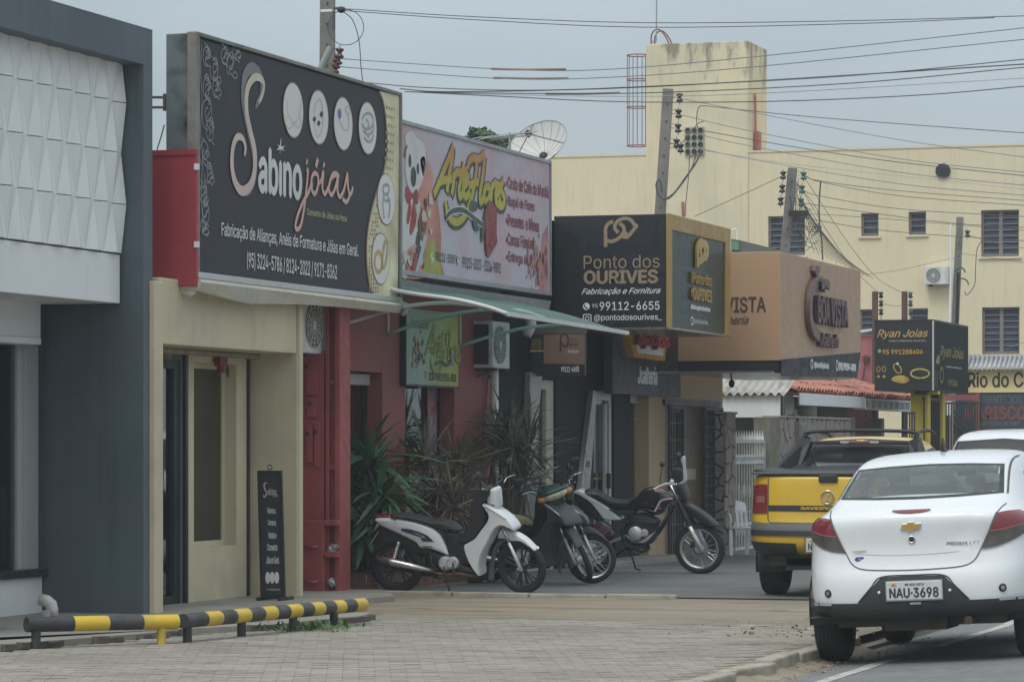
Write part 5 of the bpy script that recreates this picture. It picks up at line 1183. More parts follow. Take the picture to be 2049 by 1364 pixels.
# white gate
gt0, gt1 = s1+.02, q0-.02; gate = thing('white_gate', 'white painted steel gate with spear tops and ring scrolls between stone pillars', 'gate', (XW, (gt0+gt1)/2, g(XW, 51)))
wg_ = M('gate_white', (.62, .63, .62), .5, var=.08, vs=5, stain=(.3, .2, .12), stain_amt=.4, stain_scale=7); gzg = g(XW, 51)
mb = MB(); zT, zM = zX(1505, 883, XW), zX(1505, 912, XW)
for z in (gzg+.08, zT, zM, zX(1505, 925, XW), gzg+.45): mb.box(XW-.1, XW-.06, gt0, gt1, z-.02, z+.02)
mb.box(XW-.1, XW-.05, gt0, gt0+.05, gzg, zT); mb.box(XW-.1, XW-.05, gt1-.05, gt1, gzg, zT); mb.build('gate_frame', wg_, gate)
me = MB().box(-.011, .011, -.011, .011, 0, 1).mesh('gate_bar'); me.materials.append(wg_); mb = MB(); mb.lathe([(.012, 0), (.034, .05), (.018, .10), (.0, .2)], (0, 0, 0), n=6); ms = mb.mesh('spear'); ms.materials.append(wg_)
mb = MB(); mb.torus((0, 0, 0), (1, 0, 0), .045, .010, 12, 5); mr_ = mb.mesh('ring'); mr_.materials.append(wg_)
nb = 13
for k in range(nb):
    y = gt0+.1+(gt1-gt0-.2)*k/(nb-1); piece('gate_bar', me, (XW-.08, y, gzg+.05), gate, None, (1, 1, zT-gzg+.05-.05)); piece('spear', ms, (XW-.08, y, zT-.02), gate)
    piece('ring', mr_, (XW-.08, y, (zM+zX(1505, 925, XW))/2), gate)
    piece('scroll', mr_, (XW-.08, y, gzg+.35), gate, None, (1, 1, 1.6)); 
    if k % 2: piece('scroll', mr_, (XW-.08, y, gzg+.95), gate, None, (1, .9, 2.2))
# carport behind the gate, its sheet rising away from the camera
Yc_ = 52.9; cxr = xY(1562, Yc_); ct, cb = zY(1500, 786, Yc_), zY(1500, 835, Yc_); Xc = -12.75; cp = thing('carport', 'corrugated fibre cement carport roof with a white front board above the gate', 'carport', (-13.5, Yc_, g(-13, 53)))
MB().box(-15.5, cxr, Yc_-.04, Yc_, cb, ct-.03).build('front_board', white, cp, bevel=.004)
corr = M('fibre_cement', (.40, .39, .36), .9, var=.15, vs=2, noise2=.1, bump=.4, stain=(.16, .15, .12), stain_amt=.7, stain_scale=2.5, streak=.4)
mb = MB(); rows = []; nx_ = 190
for (dy, dz) in ((-.12, -.03), (.0, .0), (.8, .28), (1.55, .55)):
    rows.append([(-15.6+(cxr+.12+15.6)*j/nx_, Yc_+dy, ct+dz+.03*math.sin(j*2*math.pi/7)) for j in range(nx_+1)])
mb.grid(rows).build('roof_sheet', corr, cp, smooth=True, solid=.012)
MB().box(-15.6, -12.4, Yc_+1.5, Yc_+1.6, -.3, ct+.5).build('back_wall', M('shade_wall', (.16, .15, .13), .9, var=.2), cp)
c1_ = yX(1560, Xc)
me = MB().cyl((0, 0, 0), (0, 0, 1), .012, n=6).mesh('bar'); me.materials.append(blk)
for k in range(6): piece('bar', me, (-12.25-.22*k, Yc_-.06, g(-13, 53)), cp, None, (1, 1, cb-g(-13, 53)))
gb = MB().box(Xc-.06, Xc+.3, c1_+.02, yX(1592, Xc), cb-.1, ct+.05); gb = MB().prism([PX(1570, 790, Xc+.2), PX(1587, 782, Xc+.2), PX(1590, 815, Xc+.2), PX(1583, 832, Xc+.2), PX(1572, 838, Xc+.2)], (-.03, 0, 0)); gb.build('side_board', white, cp)
tank = thing('water_tank', 'cream plastic box and pale drum on top of the stone wall', 'tank', tuple(PX(1600, 835, -12.6)))
MB().prism([PX(1573, 836, -12.6), PX(1584, 820, -12.6), PX(1596, 818, -12.6), PX(1594, 836, -12.6)], (-.4, 0, 0)).build('box', cream, tank)
MB().lathe([(0, 0), (.24, 0), (.25, .16), (.22, .34), (0, .36)], PX(1606, 838, -12.7), n=20).build('drum', M('pale_plastic', (.50, .48, .38), .5), tank, smooth=True)

# ---- tiled roof house
Xh = -12.3; h0_, h1_ = yX(1588, Xh), yX(1825, Xh); eave = 2.36
hs = thing('tiled_house', 'low house with salmon clay tile roof and stone pillars behind the yellow pickup', 'house', (-14, 60, g(-14, 60)))
XF2 = -13.25; gh = g(-13, 60)
slab('x', XF2-.2, XF2, h0_, h1_-1.5, gh-.1, eave, [(h0_+1.2, h0_+3.0, gh+.6, 1.95), (h0_+3.6, h0_+5.2, gh, 1.95), (h0_+8.1, h0_+12.2, gh, 1.9)]).build('front_wall', M('house_wall', (.19, .175, .15), .9, var=.2, vs=2, stain=(.1, .09, .07), stain_amt=.5, streak=.3), hs)
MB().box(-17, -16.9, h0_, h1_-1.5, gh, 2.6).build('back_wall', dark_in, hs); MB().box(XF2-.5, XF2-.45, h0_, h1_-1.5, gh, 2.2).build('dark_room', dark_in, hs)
sh_ = slab('x', XF2+.01, XF2+.06, h0_+5.4, h0_+7.6, gh+.6, 1.75, [(h0_+5.5, h0_+7.5, gh+.7, 1.66)]).build('shutter_frame', steel, hs); me = MB().box(-.01, .01, -.035, .035, -.5, .5).mesh('slat'); me.materials.append(steel)
for k in range(18): piece('slat', me, (XF2+.035, h0_+5.57+k*.11, (gh+.7+1.66)/2), sh_, (0, 0, .5), (1, 1, 1.66-gh-.7))
for k, yy in enumerate((h0_+.6, h0_+3.2, h0_+5.2, h0_+7.9, h0_+12.5)):
    MB().box(Xh-.35, Xh-.10, yy, yy+.28, gh-.1, 2.0).build('porch_post', stonem if k in (0, 2) else conc, hs)
# sloping tile roof with individual tiles
tilem = M('clay_tile', (.42, .17, .115), .75, var=.25, vs=2.5, noise2=.15, stain=(.22, .13, .10), stain_amt=.5, stain_scale=3, bump=.3)
rs = math.radians(17); Ls = 3.0
MB().prism([(Xh+.02, h0_, eave), (Xh+.02, h1_, eave), (Xh-Ls*math.cos(rs), h1_, eave+Ls*math.sin(rs)), (Xh-Ls*math.cos(rs), h0_, eave+Ls*math.sin(rs))], (0, 0, -.05)).build('roof_deck', wood, hs)
mb = MB(); rows = []
for i in range(7):
    a = math.pi*i/6; rows.append([(.0, -.105*math.cos(a), .07*math.sin(a)), (-.44, -.085*math.cos(a), .055*math.sin(a)+.0)])
mb.grid(rows); mt_ = mb.mesh('roof_tile', smooth=True); mt_.materials.append(tilem); n_t = int((h1_-h0_)/.235); rnd = random.Random(8)
cnt = 0
for k in range(n_t):
    for r in range(5):
        if cnt >= 296: break
        y = h0_+.12+k*.235; s = r*.40
        piece('roof_tile', mt_, (Xh+.05-s*math.cos(rs), y+rnd.gauss(0, .008), eave+.03+s*math.sin(rs)+rnd.gauss(0, .006)), hs, (0, rs, rnd.gauss(0, .03))); cnt += 1
mb = MB()   # channel tiles and the upper courses
for k in range(n_t):
    y = h0_+.12+k*.235+.117
    mb.grid([[(Xh+.03, y-.1, eave+.045), (Xh+.03, y, eave+.005), (Xh+.03, y+.1, eave+.045)], [(Xh-Ls*math.cos(rs), y-.1, eave+.045+Ls*math.sin(rs)), (Xh-Ls*math.cos(rs), y, eave+.005+Ls*math.sin(rs)), (Xh-Ls*math.cos(rs), y+.1, eave+.045+Ls*math.sin(rs))]])
mb.build('channel_tiles', tilem, hs, kind='stuff')
ym = h0_+(h1_-h0_)*.52
MB().box(Xh+.06, Xh+.09, h0_+.1, ym, eave-.20, eave-.0).build('fascia_board', white, hs, bevel=.004)
nb = 9
for k in range(nb):
    y = ym+(h1_-ym-.2)*k/nb; y2 = ym+(h1_-ym-.2)*(k+1)/nb; mb = MB(); z0_, z1_ = eave-.22, eave-.02
    mb.box(Xh-.12, Xh+.1, y, y+.03, z0_, z1_); mb.box(Xh-.12, Xh+.1, y+.03, y2, z0_, z0_+.025); mb.box(Xh-.12, Xh+.1, y+.03, y2, z1_-.025, z1_); mb.box(Xh-.10, Xh-.08, y+.03, y2, z0_, z1_)
    mb.build('vent_block', white, hs)

# ---- pink wall, second jewellery box sign, yellow shop
Yp = h1_+.15; pk = thing('pink_wall', 'faded pink rendered wall between the tan box sign and the black corner sign', 'wall', tuple(PY(1735, 780, Yp)))
a_, b_ = xY(1690, Yp), xY(1753, Yp); pinkm = M('pink_render', (.40, .155, .17), .85, var=.12, vs=1.5, streak=.6, stain=(.22, .09, .09), stain_amt=.6, stain_scale=1.6)
MB().box(a_, b_, Yp, Yp+.25, gh, zY(1740, 672, Yp)).build('wall', pinkm, pk); 
mb = MB(); mb.obox(PY(1733, 717, Yp-.05), (.09, .09, .12), Euler((.3, .4, .2)).to_matrix()); mb.tube(catmull([PY(1720, 714, Yp-.03), PY(1730, 716, Yp-.05), PY(1728, 745, Yp-.03), PY(1722, 765, Yp-.03)]), .009, 6); mb.build('broken_lamp', M('rusty_lamp', (.16, .07, .06), .7), pk)
MB().prism([PY(1717, 661, Yp-.1), PY(1752, 656, Yp-.1), PY(1752, 660, Yp-.1), PY(1717, 666, Yp-.1)], (0, .5, 0)).build('top_strip', white, pk)
XQ = -10.9; yq0 = yX(1867, XQ); yq1 = yX(1937, XQ); xq0 = xY(1750, yq0); qz1, qz0 = zY(1867, 641, yq0), zY(1867, 781, yq0)
cs = thing('corner_jewellery_sign', 'black corner box sign with gold italic lettering, rings and bracelet', 'sign', (XQ, yq0, qz0))
MB().box(xq0, XQ, yq0, yq1, qz0, qz1).build('box', M('black_green_vinyl', (.013, .017, .017), .4, var=.05), cs)
MB().box(XQ-.012, XQ+.014, yq0-.014, yq0+.025, qz0, qz1).build('corner_trim', alu, cs); MB().box(xq0, XQ+.01, yq0-.01, yq1, qz1+.001, qz1+.02).build('top_trim', blk, cs)
MB().box(XQ, XQ+.004, yq0+.03, yq1, qz0+.01, qz1-.01).build('side_panel', M('black_green_vinyl2', (.014, .022, .019), .6, spec=.05, var=.05), cs)
V_ = Plane('y', yq0, cs); V_.text('Ryan Joias', 1755, 679, 1857, 659, ink_g, .004, shear=.35, bold=.012); V_.text('CONSERTO E FABRICAÇÃO DE JÓIAS EM GERAL', 1778, 684, 1853, 680, ink_w, .004); V_.text('95 991288404', 1766, 709, 1847, 699, M('orange_print', (.55, .30, .03), .5), .004, bold=.02)
V_.disc(1760, 702, .032, wa, .004, 'phone_badge')
for u in (1758, 1769): V_.ring(u, 738, .03, .012, gd, .004, 'earring', ry=.048); V_.disc(u, 753, .026, gd, .004, 'earring_drop')
V_.ring(1796, 737, .055, .02, gd, .004, 'ring_print', ry=.095, rot=.6); V_.disc(1796, 727, .022, pic, .007, 'pearl'); V_.ring(1841, 747, .165, .028, M('yellow_gold', (.45, .38, .07), .4, var=.3, vs=30), .004, 'bracelet_print', ry=.08)
V_.poly([(1784, 760), (1792, 752), (1808, 751), (1819, 758), (1814, 765), (1800, 766)], gd, .004, name='chain_print', smooth=3)
Z_ = Plane('x', XQ+.004, cs); gd2 = M('olive_gold_print', (.26, .22, .05), .5); Z_.text('Ryan Joias', 1881, 718, 1928, 690, gd2, .004, shear=.3, bold=.012); Z_.text('CONSERTO E FABRICAÇÃO', 1892, 735, 1924, 731, ink_w, .004, bold=.03); Z_.text('95 991288404', 1897, 772, 1916, 758, gd2, .004, bold=.02)
Z_.ring(1884, 750, .17, .035, gd2, .004, 'bracelet_print', ry=.13); Z_.stroke([[(1875, 742), (1875, 776)], [(1872, 742), (1872, 776)]], gd2, .03, .004, name='earring'); Z_.poly([(1872, 722), (1876, 710), (1880, 712), (1879, 728), (1873, 727)], gd2, .004, name='chain_print')
Yy = yq0+.5; yel = M('yellow_wall', (.55, .42, .035), .7, var=.08, streak=.1)
ysn = thing('yellow_shop_building', 'bright yellow shop front with black bar gates under the black corner sign', 'building', (xY(1850, Yy), Yy, gh))
gh2 = g(-11, 60)
MB().box(xY(1822, Yy), xY(1856, Yy), Yy, Yy+.3, gh2, qz0).build('wall', yel, ysn)
mb = MB(); mb.box(xY(1878, Yy+1.5), xY(1886, Yy+1.5), Yy+1.5, Yy+1.8, gh2, qz0); mb.box(xY(1830, Yy), XQ, Yy+.0, Yy+.2, qz0-.06, qz0-.001); mb.build('pier', yel, ysn)
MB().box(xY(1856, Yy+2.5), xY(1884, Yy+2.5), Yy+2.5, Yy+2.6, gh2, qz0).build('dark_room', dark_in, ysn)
me = MB().box(-.5, .5, -.5, .5, -.5, .5).mesh('gate_bar'); me.materials.append(ga)
for k in range(9):
    u = 1849+k*3.8; y = Yy-.05+k*.12; piece('gate_bar', me, (xY(u, y), y, (gh2+zY(1860, 797, y))/2), ysn, None, (.025, .025, zY(1860, 797, y)-gh2))
MB().bar(Vector((xY(1848, Yy-.05), Yy-.05, zY(1860, 797, Yy))), Vector((xY(1880, Yy+.9), Yy+.9, zY(1860, 799, Yy))), .04).build('gate_rail', ga, ysn)
grb = thing('black_bar_gate', 'black bar gate leaning open at the edge of the tiled house', 'gate', (xY(1816, Yy-.6), Yy-.6, gh2))
for k in range(5):
    u = 1810+k*5; piece('gate_bar', me, (xY(u, Yy-.6), Yy-.6, (gh2+zY(1820, 827, Yy-.6))/2), grb, None, (.025, .025, zY(1820, 827, Yy-.6)-gh2))
mb = MB(); mb.box(xY(1808, Yy-.6), xY(1832, Yy-.6), Yy-.62, Yy-.58, zY(1820, 828, Yy-.6), zY(1820, 824, Yy-.6)); mb.box(xY(1808, Yy-.6), xY(1832, Yy-.6), Yy-.62, Yy-.58, zY(1820, 862, Yy-.6), zY(1820, 859, Yy-.6)); mb.build('gate_rail', ga, grb)
# restaurant front beyond
Yr = 70.0; gr_ = g(-12, 70)
rs_ = thing('restaurant_building', 'seafood restaurant front with cream name board, dark painted board and metal awning', 'building', (xY(2000, Yr), Yr, gr_))
xr_0, xr_1 = xY(1890, Yr), xY(2200, Yr)
MB().box(xr_0, xr_1, Yr, Yr+.25, zY(1990, 785, Yr), zY(1990, 738, Yr)).build('name_board', M('cream_orange_board', (.78, .64, .32), .6, var=.05, stain=(.74, .48, .08), stain_amt=.8, stain_scale=.35), rs_)
MB().box(xr_0, xr_1, Yr+.02, Yr+.25, zY(1990, 862, Yr), zY(1990, 787, Yr)).build('painted_board', M('navy_board', (.035, .05, .065), .6, var=.1), rs_)
MB().box(xr_0, xr_1, Yr+.05, Yr+.3, gr_, zY(1990, 862, Yr)-.002).build('base_wall', M('brown_base', (.10, .07, .055), .8, var=.15), rs_)
MB().box(xr_0-.2, xr_1, Yr+.3, Yr+8, gr_, zY(1990, 738, Yr)).build('side_wall', M('brown_base', (.1, .07, .055)), rs_)
T_ = Plane('y', Yr, rs_); T_.text('Rio do Campo', 1936, 783, 2125, 744, M('brown_black_ink', (.05, .035, .025), .5), .004, bold=.02)
T2 = Plane('y', Yr+.02, rs_); T2.text('RESTAURANT DOS', 1905, 808, 2046, 791, M('faded_teal_ink', (.07, .10, .11), .6), .004, bold=.03); T2.text('MARISCOS', 1930, 840, 2070, 812, M('faded_red_ink', (.20, .055, .04), .6), .004, bold=.035); T2.text('em frutos do mar!', 1963, 851, 2040, 841, M('faded_tan_ink', (.20, .17, .14), .6), .004, shear=.3)
for u in (1958, ): MB().box(xY(u, Yr)-.04, xY(u, Yr)+.04, Yr-.08, Yr-.001, gr_, zY(1990, 786, Yr)).build('post', M('reddish_post', (.18, .08, .06), .7), rs_)
mb = MB(); rows = []; zf_, zb2 = zY(1990, 738, Yr-1.2), zY(1990, 712, Yr+.2)
nn = 220
for yy, zz in ((Yr-.22, zf_+.02), (Yr+.25, zb2)): rows.append([(xr_0-.3+(xr_1-xr_0+.3)*j/nn, yy, zz+.045*math.sin(j*2*math.pi/6)) for j in range(nn+1)])
mb.grid(rows).build('metal_awning', M('galvanised_sheet', (.38, .38, .39), .45, .5, var=.15, vs=2, streak=.3), rs_, smooth=True, solid=.01)
# black stair railing in front of it
Ys = 64.5; rl = thing('stair_railing', 'black steel bar fence and stair railing in front of the restaurant', 'railing', (xY(1920, Ys), Ys, g(-11, 64)))
gs = g(-11, 64); mb = MB()
for k in range(15): u = 1888+k*5.2; piece('railing_bar', me, (xY(u, Ys+k*.06), Ys+k*.06, (gs+zY(1920, 806, Ys))/2), rl, None, (.02, .02, zY(1920, 806, Ys)-gs))
mb.bar((xY(1886, Ys), Ys, zY(1920, 806, Ys)), (xY(1958, Ys+.9), Ys+.9, zY(1920, 806, Ys+.9)), .035)
for k in range(4): mb.bar((xY(1908, Ys-.1), Ys-.1, zY(1920, 820+k*14, Ys)), (xY(1960, Ys-.1), Ys-.1, zY(1920, 868+k*14, Ys)), .03)
mb.build('rail', ga, rl)
MB().box(xY(1884, Ys+1), xY(1903, Ys+1), Ys+1, Ys+1.1, zY(1920, 830, Ys+1), zY(1920, 802, Ys+1)).build('white_panel', white, rl); MB().box(xY(1884, Ys+1.2), xY(1960, Ys+1.2), Ys+1.15, Ys+1.25, zY(1920, 800, Ys+1), zY(1920, 789, Ys+1)).build('red_beam', M('red_beam', (.25, .07, .07), .6), rl)
MB().box(xY(1884, Ys+1.4), xY(1900, Ys+1.4), Ys+1.3, Ys+1.4, gs, zY(1920, 831, Ys+1.3)).build('maroon_door', M('maroon_door', (.14, .05, .05), .6), rl)

# ================================================================ BIG CREAM-YELLOW BUILDING
YB = 82.0; gB = base_z(82)
yw_ = M('pale_yellow_render', (.68, .60, .41), .85, var=.04, vs=.35, noise2=.02, bump=.1, streak=.14, stain=(.58, .51, .33), stain_amt=.5, stain_scale=.7)
ywt = M('pale_yellow_tower', (.68, .60, .41), .85, var=.04, vs=.35, streak=.18, stain=(.52, .47, .34), stain_amt=.5, stain_scale=.8)
big = thing('yellow_office_building', 'long pale yellow two-storey building with louvred windows filling the background', 'building', (xY(1500, YB), YB, gB))
X_0, X_1 = xY(900, YB), xY(2500, YB)
zp0, zp1 = zY(1100, 318, YB), zY(2049, 290, YB)
wins = [(1404, 1455, 436, 500), (1537, 1611, 433, 512), (1723, 1758, 427, 473), (1818, 1853, 424, 470), (1963, 2039, 421, 514), (1720, 1753, 619, 700), (1820, 1857, 617, 660), (1965, 2040, 615, 709), (2120, 2195, 420, 512), (2120, 2195, 615, 709)]
holes = [(xY(a, YB), xY(b, YB), zY(a, d, YB), zY(a, c, YB)) for a, b, c, d in wins]
parz = zY(1525, 305, YB)
slab('y', YB, YB+.35, X_0, X_1, gB-.1, parz, holes).build('front_wall', yw_, big)
MB().box(X_0, X_1, YB-.02, YB+.36, parz+.001, parz+.05).build('parapet_cap', yw_, big)
mb = MB(); mb.box(X_0, X_0+.3, YB+.35, YB+14, gB, parz); mb.box(X_1-.3, X_1, YB+.35, YB+14, gB, parz); mb.box(X_0, X_1, YB+13.7, YB+14, gB, parz); mb.box(X_0+.3, X_1-.3, YB+.35, YB+13.7, parz-.6, parz-.4); mb.build('shell_wall', yw_, big)
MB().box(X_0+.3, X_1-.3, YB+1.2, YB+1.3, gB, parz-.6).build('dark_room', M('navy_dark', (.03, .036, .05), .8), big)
lou = M('louvre_glass', (.040, .055, .085), .5, var=.2, vs=3, spec=.2); lfr = M('louvre_frame', (.20, .17, .15), .6, var=.1)
me = MB().box(-.5, .5, -.5, .5, -.5, .5).mesh('louvre'); me.materials.append(lou); mel = MB().box(-.5, .5, -.5, .5, -.5, .5).mesh('louvre_rail'); mel.materials.append(M('louvre_rail', (.22, .18, .17), .6))
for i, (x0_, x1_, z0_, z1_) in enumerate(holes):
    wide = x1_-x0_ > .7; cols = 2 if wide else 1
    hl = [(x0_+.05+(x1_-x0_)/cols*c, x0_+(x1_-x0_)/cols*(c+1)-.04, z0_+.05, z1_-.05) for c in range(cols)]
    fr = slab('y', YB+.10, YB+.18, x0_, x1_, z0_, z1_, hl).build('window', lfr, big)
    n = max(3, round((z1_-z0_)/.165))
    for (a, b2, c, d) in hl:
        for k in range(n):
            z = c+(d-c)*(k+.5)/n; piece('louvre', me, ((a+b2)/2, YB+.14, z), fr, (math.radians(-12+random.uniform(-5, 5)), 0, 0), (b2-a-.01, .010, (d-c)/n*.98))
            piece('louvre_rail', mel, ((a+b2)/2, YB+.095, c+(d-c)*k/n+.01), fr, None, (b2-a, .012, .020))
    mb = MB(); mb.box(x0_-.06, x1_+.06, YB-.05, YB-.001, z0_-.05, z0_-.001); mb.build('window_sill', yw_, fr)
# tower
tw = thing('water_tower_block', 'pale yellow water tower block with mould stains on top of the office building', 'tower', (xY(1400, YB), YB, parz))
tx0, tx1 = xY(1293, YB-.003), xY(1498, YB-.003); tzt = zY(1400, 84, YB)
tow = MB(); tow.box(tx0, tx1, YB-.04, 84.0, 5.6, tzt-.02); o = tow.build('tower_wall', ywt, tw, bevel=.02)
nt = ywt.node_tree; bb = nt.nodes['Principled BSDF']; srcs = bb.inputs['Base Color'].links[0].from_socket   # mould runs down from the top edge
ge = nt.nodes.new('ShaderNodeNewGeometry'); sx = nt.nodes.new('ShaderNodeSeparateXYZ'); nt.links.new(ge.outputs['Position'], sx.inputs[0])
mpn = nt.nodes.new('ShaderNodeMapping'); mpn.inputs['Scale'].default_value = (1.6, 1.6, .5); nt.links.new(ge.outputs['Position'], mpn.inputs[0]); nz = nt.nodes.new('ShaderNodeTexNoise'); nz.inputs['Scale'].default_value = 1.6; nz.inputs['Detail'].default_value = 9; nz.inputs['Roughness'].default_value = .65; nt.links.new(mpn.outputs[0], nz.inputs[0])
hz = nt.nodes.new('ShaderNodeMapRange'); hz.inputs[1].default_value = tzt-2.0; hz.inputs[2].default_value = tzt; hz.inputs[3].default_value = -.10; hz.inputs[4].default_value = .16; nt.links.new(sx.outputs[2], hz.inputs[0])
ad = nt.nodes.new('ShaderNodeMath'); nt.links.new(nz.outputs[0], ad.inputs[0]); nt.links.new(hz.outputs[0], ad.inputs[1]); rg = nt.nodes.new('ShaderNodeMapRange'); rg.inputs[1].default_value = .60; rg.inputs[2].default_value = .72; rg.inputs[4].default_value = .75; nt.links.new(ad.outputs[0], rg.inputs[0])
mx = nt.nodes.new('ShaderNodeMix'); mx.data_type = 'RGBA'; nt.links.new(rg.outputs[0], mx.inputs[0]); nt.links.new(srcs, mx.inputs[6]); mx.inputs[7].default_value = (.13, .125, .09, 1); nt.links.new(mx.outputs[2], bb.inputs['Base Color'])
rd_ = M('faded_red_paint', (.38, .11, .09), .6, var=.2)
MB().box(tx1+.001, tx1+.10, 82.55, 82.95, zY(1510, 305, YB), zY(1510, 258, YB)).build('red_hatch', rd_, tw); mb = MB(); mb.tube([(tx1+.06, 82.5, zY(1510, 300, YB)), (tx1+.06, 82.45, zY(1510, 190, YB)), (tx1+.02, 82.6, zY(1510, 184, YB))], .03, 6); mb.build('red_pipe', rd_, tw)
# caged ladder
lad = thing('caged_ladder', 'rusty red caged ladder on the left face of the water tower', 'ladder', tuple(PY(1293, 313, 82.6)))
rdm2 = M('rust_red', (.20, .06, .05), .7, var=.2); cx = xY(1276, 82.8); cy = 82.8; R0 = (xY(1294, 82.8)-xY(1256, 82.8))/2+.02
for v in (111, 160, 215, 292): MB().torus((cx, cy, zY(1280, v, 82.8)), (0, 0, 1), R0, .014, 24, 5).build('cage_hoop', rdm2, lad, smooth=True)
for k in range(7): a = math.pi*(.45+k*.28); mb = MB(); mb.cyl((cx+R0*math.cos(a), cy+R0*math.sin(a), zY(1280, 292, 82.8)), (cx+R0*math.cos(a), cy+R0*math.sin(a), zY(1280, 111, 82.8)), .010, n=5); mb.build('cage_bar', rdm2, lad)
for yy in (82.65, 83.0): mb = MB(); mb.tube(catmull([(tx0-.05, yy, zY(1280, 312, YB)), (tx0-.05, yy, zY(1280, 95, YB)), (tx0-.02, yy, zY(1280, 62, YB)), (tx0+.14, yy, zY(1280, 54, YB)), (tx0+.30, yy, zY(1280, 66, YB)), (tx0+.42, yy, zY(1280, 84, YB))], n=5), .018, 6); mb.build('ladder_rail', rdm2, lad, smooth=True)
for k in range(26): mb = MB(); z = zY(1280, 305, YB)+k*.12*.95; mb.cyl((tx0-.05, 82.65, z), (tx0-.05, 83.0, z), .010, n=5); mb.build('rung', rdm2, lad)
ant = thing('antenna_mast', 'thin mast standing on the water tower', 'antenna', tuple(PY(1313, 84, 82.5)))
mb = MB(); mb.cyl(PY(1313, 84, 82.5), PY(1314, -8, 82.5), .018, n=6); mb.build('mast', steel, ant)
# round exhaust opening
ex = thing('wall_extractor', 'black many-sided extractor disc high on the yellow wall', 'vent', tuple(PY(1887, 342, YB))); c = PY(1887, 342, YB-.01)
mb = MB(); mb.lathe([(0, .05), (.185, .05), (.19, 0)], c, (0, -1, 0), 9, True); mb.build('cowl', M('black_cowl', (.02, .02, .022), .6), ex)
mb = MB()
for k in range(4): mb.torus(c+Vector((0, -.055, 0)), (0, -1, 0), .04+.04*k, .004, 18, 4)
mb.build('guard', blk, ex)
bxw = 1.8; ac = ac_unit('white air conditioner high on the yellow office building', xY(1854, YB), xY(1902, YB), YB-.32, YB-.02, zY(1878, 570, YB), zY(1878, 534, YB), 'y', False)
sg_ = thing('meter_vent_panel', 'square panel of twelve round dark holes behind the tall leaning pole', 'vent', tuple(PY(1390, 310, YB)))
x0_, x1_, z0_, z1_ = xY(1372, YB), xY(1410, YB), zY(1390, 311, YB), zY(1390, 255, YB)
MB().box(x0_, x1_, YB-.10, YB-.031, z0_, z1_).build('panel', M('panel_olive', (.36, .34, .24), .7, var=.15), sg_)
for i in range(3):
    for j in range(4):
        c = Vector((x0_+(x1_-x0_)*(i+.5)/3, YB-.101, z0_+(z1_-z0_)*(j+.5)/4)); MB().lathe([(0, 0), (.045, 0), (.06, .03), (.065, 0)], c, (0, -1, 0), 14).build('round_hole', blk, sg_)
mb = MB(); mb.cyl(PY(1367, 432, YB-.06), PY(1366, 404, YB-.06), .035, n=10); mb.build('red_vent_pipe', rd_, big)

# ================================================================ POLES AND WIRES
def pole(label, u_top, v_top, u_low, v_low, D, wd, ins=(), side=1, taper=1.25):
    T = PD(u_top, v_top, D); Bm = PD(u_low, v_low, D); gz_ = base_z(T.y); d = (Bm-T)/(T.z-Bm.z); B = T+d*(T.z-gz_+.3)
    t = thing('utility_pole', label, 'pole', (B.x, B.y, gz_)); mb = MB(); z = (T-B).normalized(); x = Vector((CS, SN, 0)); x = (x-z*x.dot(z)).normalized(); y = z.cross(x)
    rows = []
    for p, w_ in ((B, wd*taper), (T, wd)):
        rows.append([p+x*w_*.5+y*w_*.35, p+x*w_*.5-y*w_*.35, p-x*w_*.5-y*w_*.35, p-x*w_*.5+y*w_*.35])
    mb.grid(rows, True); mb.f.append((4, 5, 6, 7)); mb.build('shaft', polec, t, bevel=.012)
    L_ = (T-B).length; mb = MB()
    for k in range(9): c = T-z*(.25+k*.28)-y*(wd*.36); mb.cyl(c, c-y*.012, .014, n=6)
    mb.build('bolt_holes', blk, t, kind='stuff')
    for (ui, vi, col) in ins:     # one rack arm with spool insulator each
        c = PD(ui, vi, D-.05); k_ = (T-B); s_ = ((c-B).dot(z)); q = B+z*s_
        mb = MB(); mb.bar(q, c, .012); mb.bar(q+z*.06, c+z*.07, .012); mb.cyl(c-Vector((0, 0, .11)), c+Vector((0, 0, .11)), .009, n=6); a_ = mb.build('rack_arm', steel, t)
        MB().lathe([(.02, -.07), (.055, -.06), (.055, -.035), (.028, -.012), (.028, .012), (.055, .035), (.055, .06), (.02, .07)], c, n=12).build('insulator', M('insulator_'+col, {'dark': (.03, .03, .032), 'green': (.03, .12, .10), 'brown': (.10, .03, .025)}[col], .2), a_, smooth=True)
    return t, T, B
p1, T1, B1 = pole('tall concrete pole rising behind the black jewellery billboard, top out of frame', 656, -70, 655, 140, 46, .20, [(680, 107, 'brown'), (677, 120, 'brown'), (673, 128, 'brown'), (671, 138, 'brown')])
mb = MB(); mb.cyl(PD(662, 95, 45.7), PD(640, 142, 45.7), .05, n=10); mb.build('grey_conduit', M('pvc_grey', (.25, .28, .28), .5), p1)
mb = MB(); mb.torus(PD(692, 55, 45.8), (SN, -CS, 0), .24, .006, 28, 5); mb.tube(catmull([PD(684, 22, 45.8), PD(705, 40, 45.8), PD(718, 80, 45.8), PD(722, 130, 45.8), PD(726, 166, 45.8)]), .007, 5); mb.tube([PD(668, 17, 45.8), PD(690, 17, 45.8)], .018, 6); mb.tube([PD(668, 24, 45.8), PD(668, 60, 45.8)], .02, 6); mb.build('drop_cable', wire_m, p1)
MB().sphere(PD(683, 20, 45.7), (.06, .06, .045)).build('splice_box', blk, p1, smooth=True)
mb = MB(); mb.box(*[c for ab in zip(PD(643, 24, 45.85), PD(669, 20, 45.85)) for c in ab][:2], PD(650, 22, 45.8).y, PD(650, 22, 45.8).y+.02, PD(650, 25, 45.85).z, PD(650, 20, 45.85).z); mb.build('white_band', white, p1)
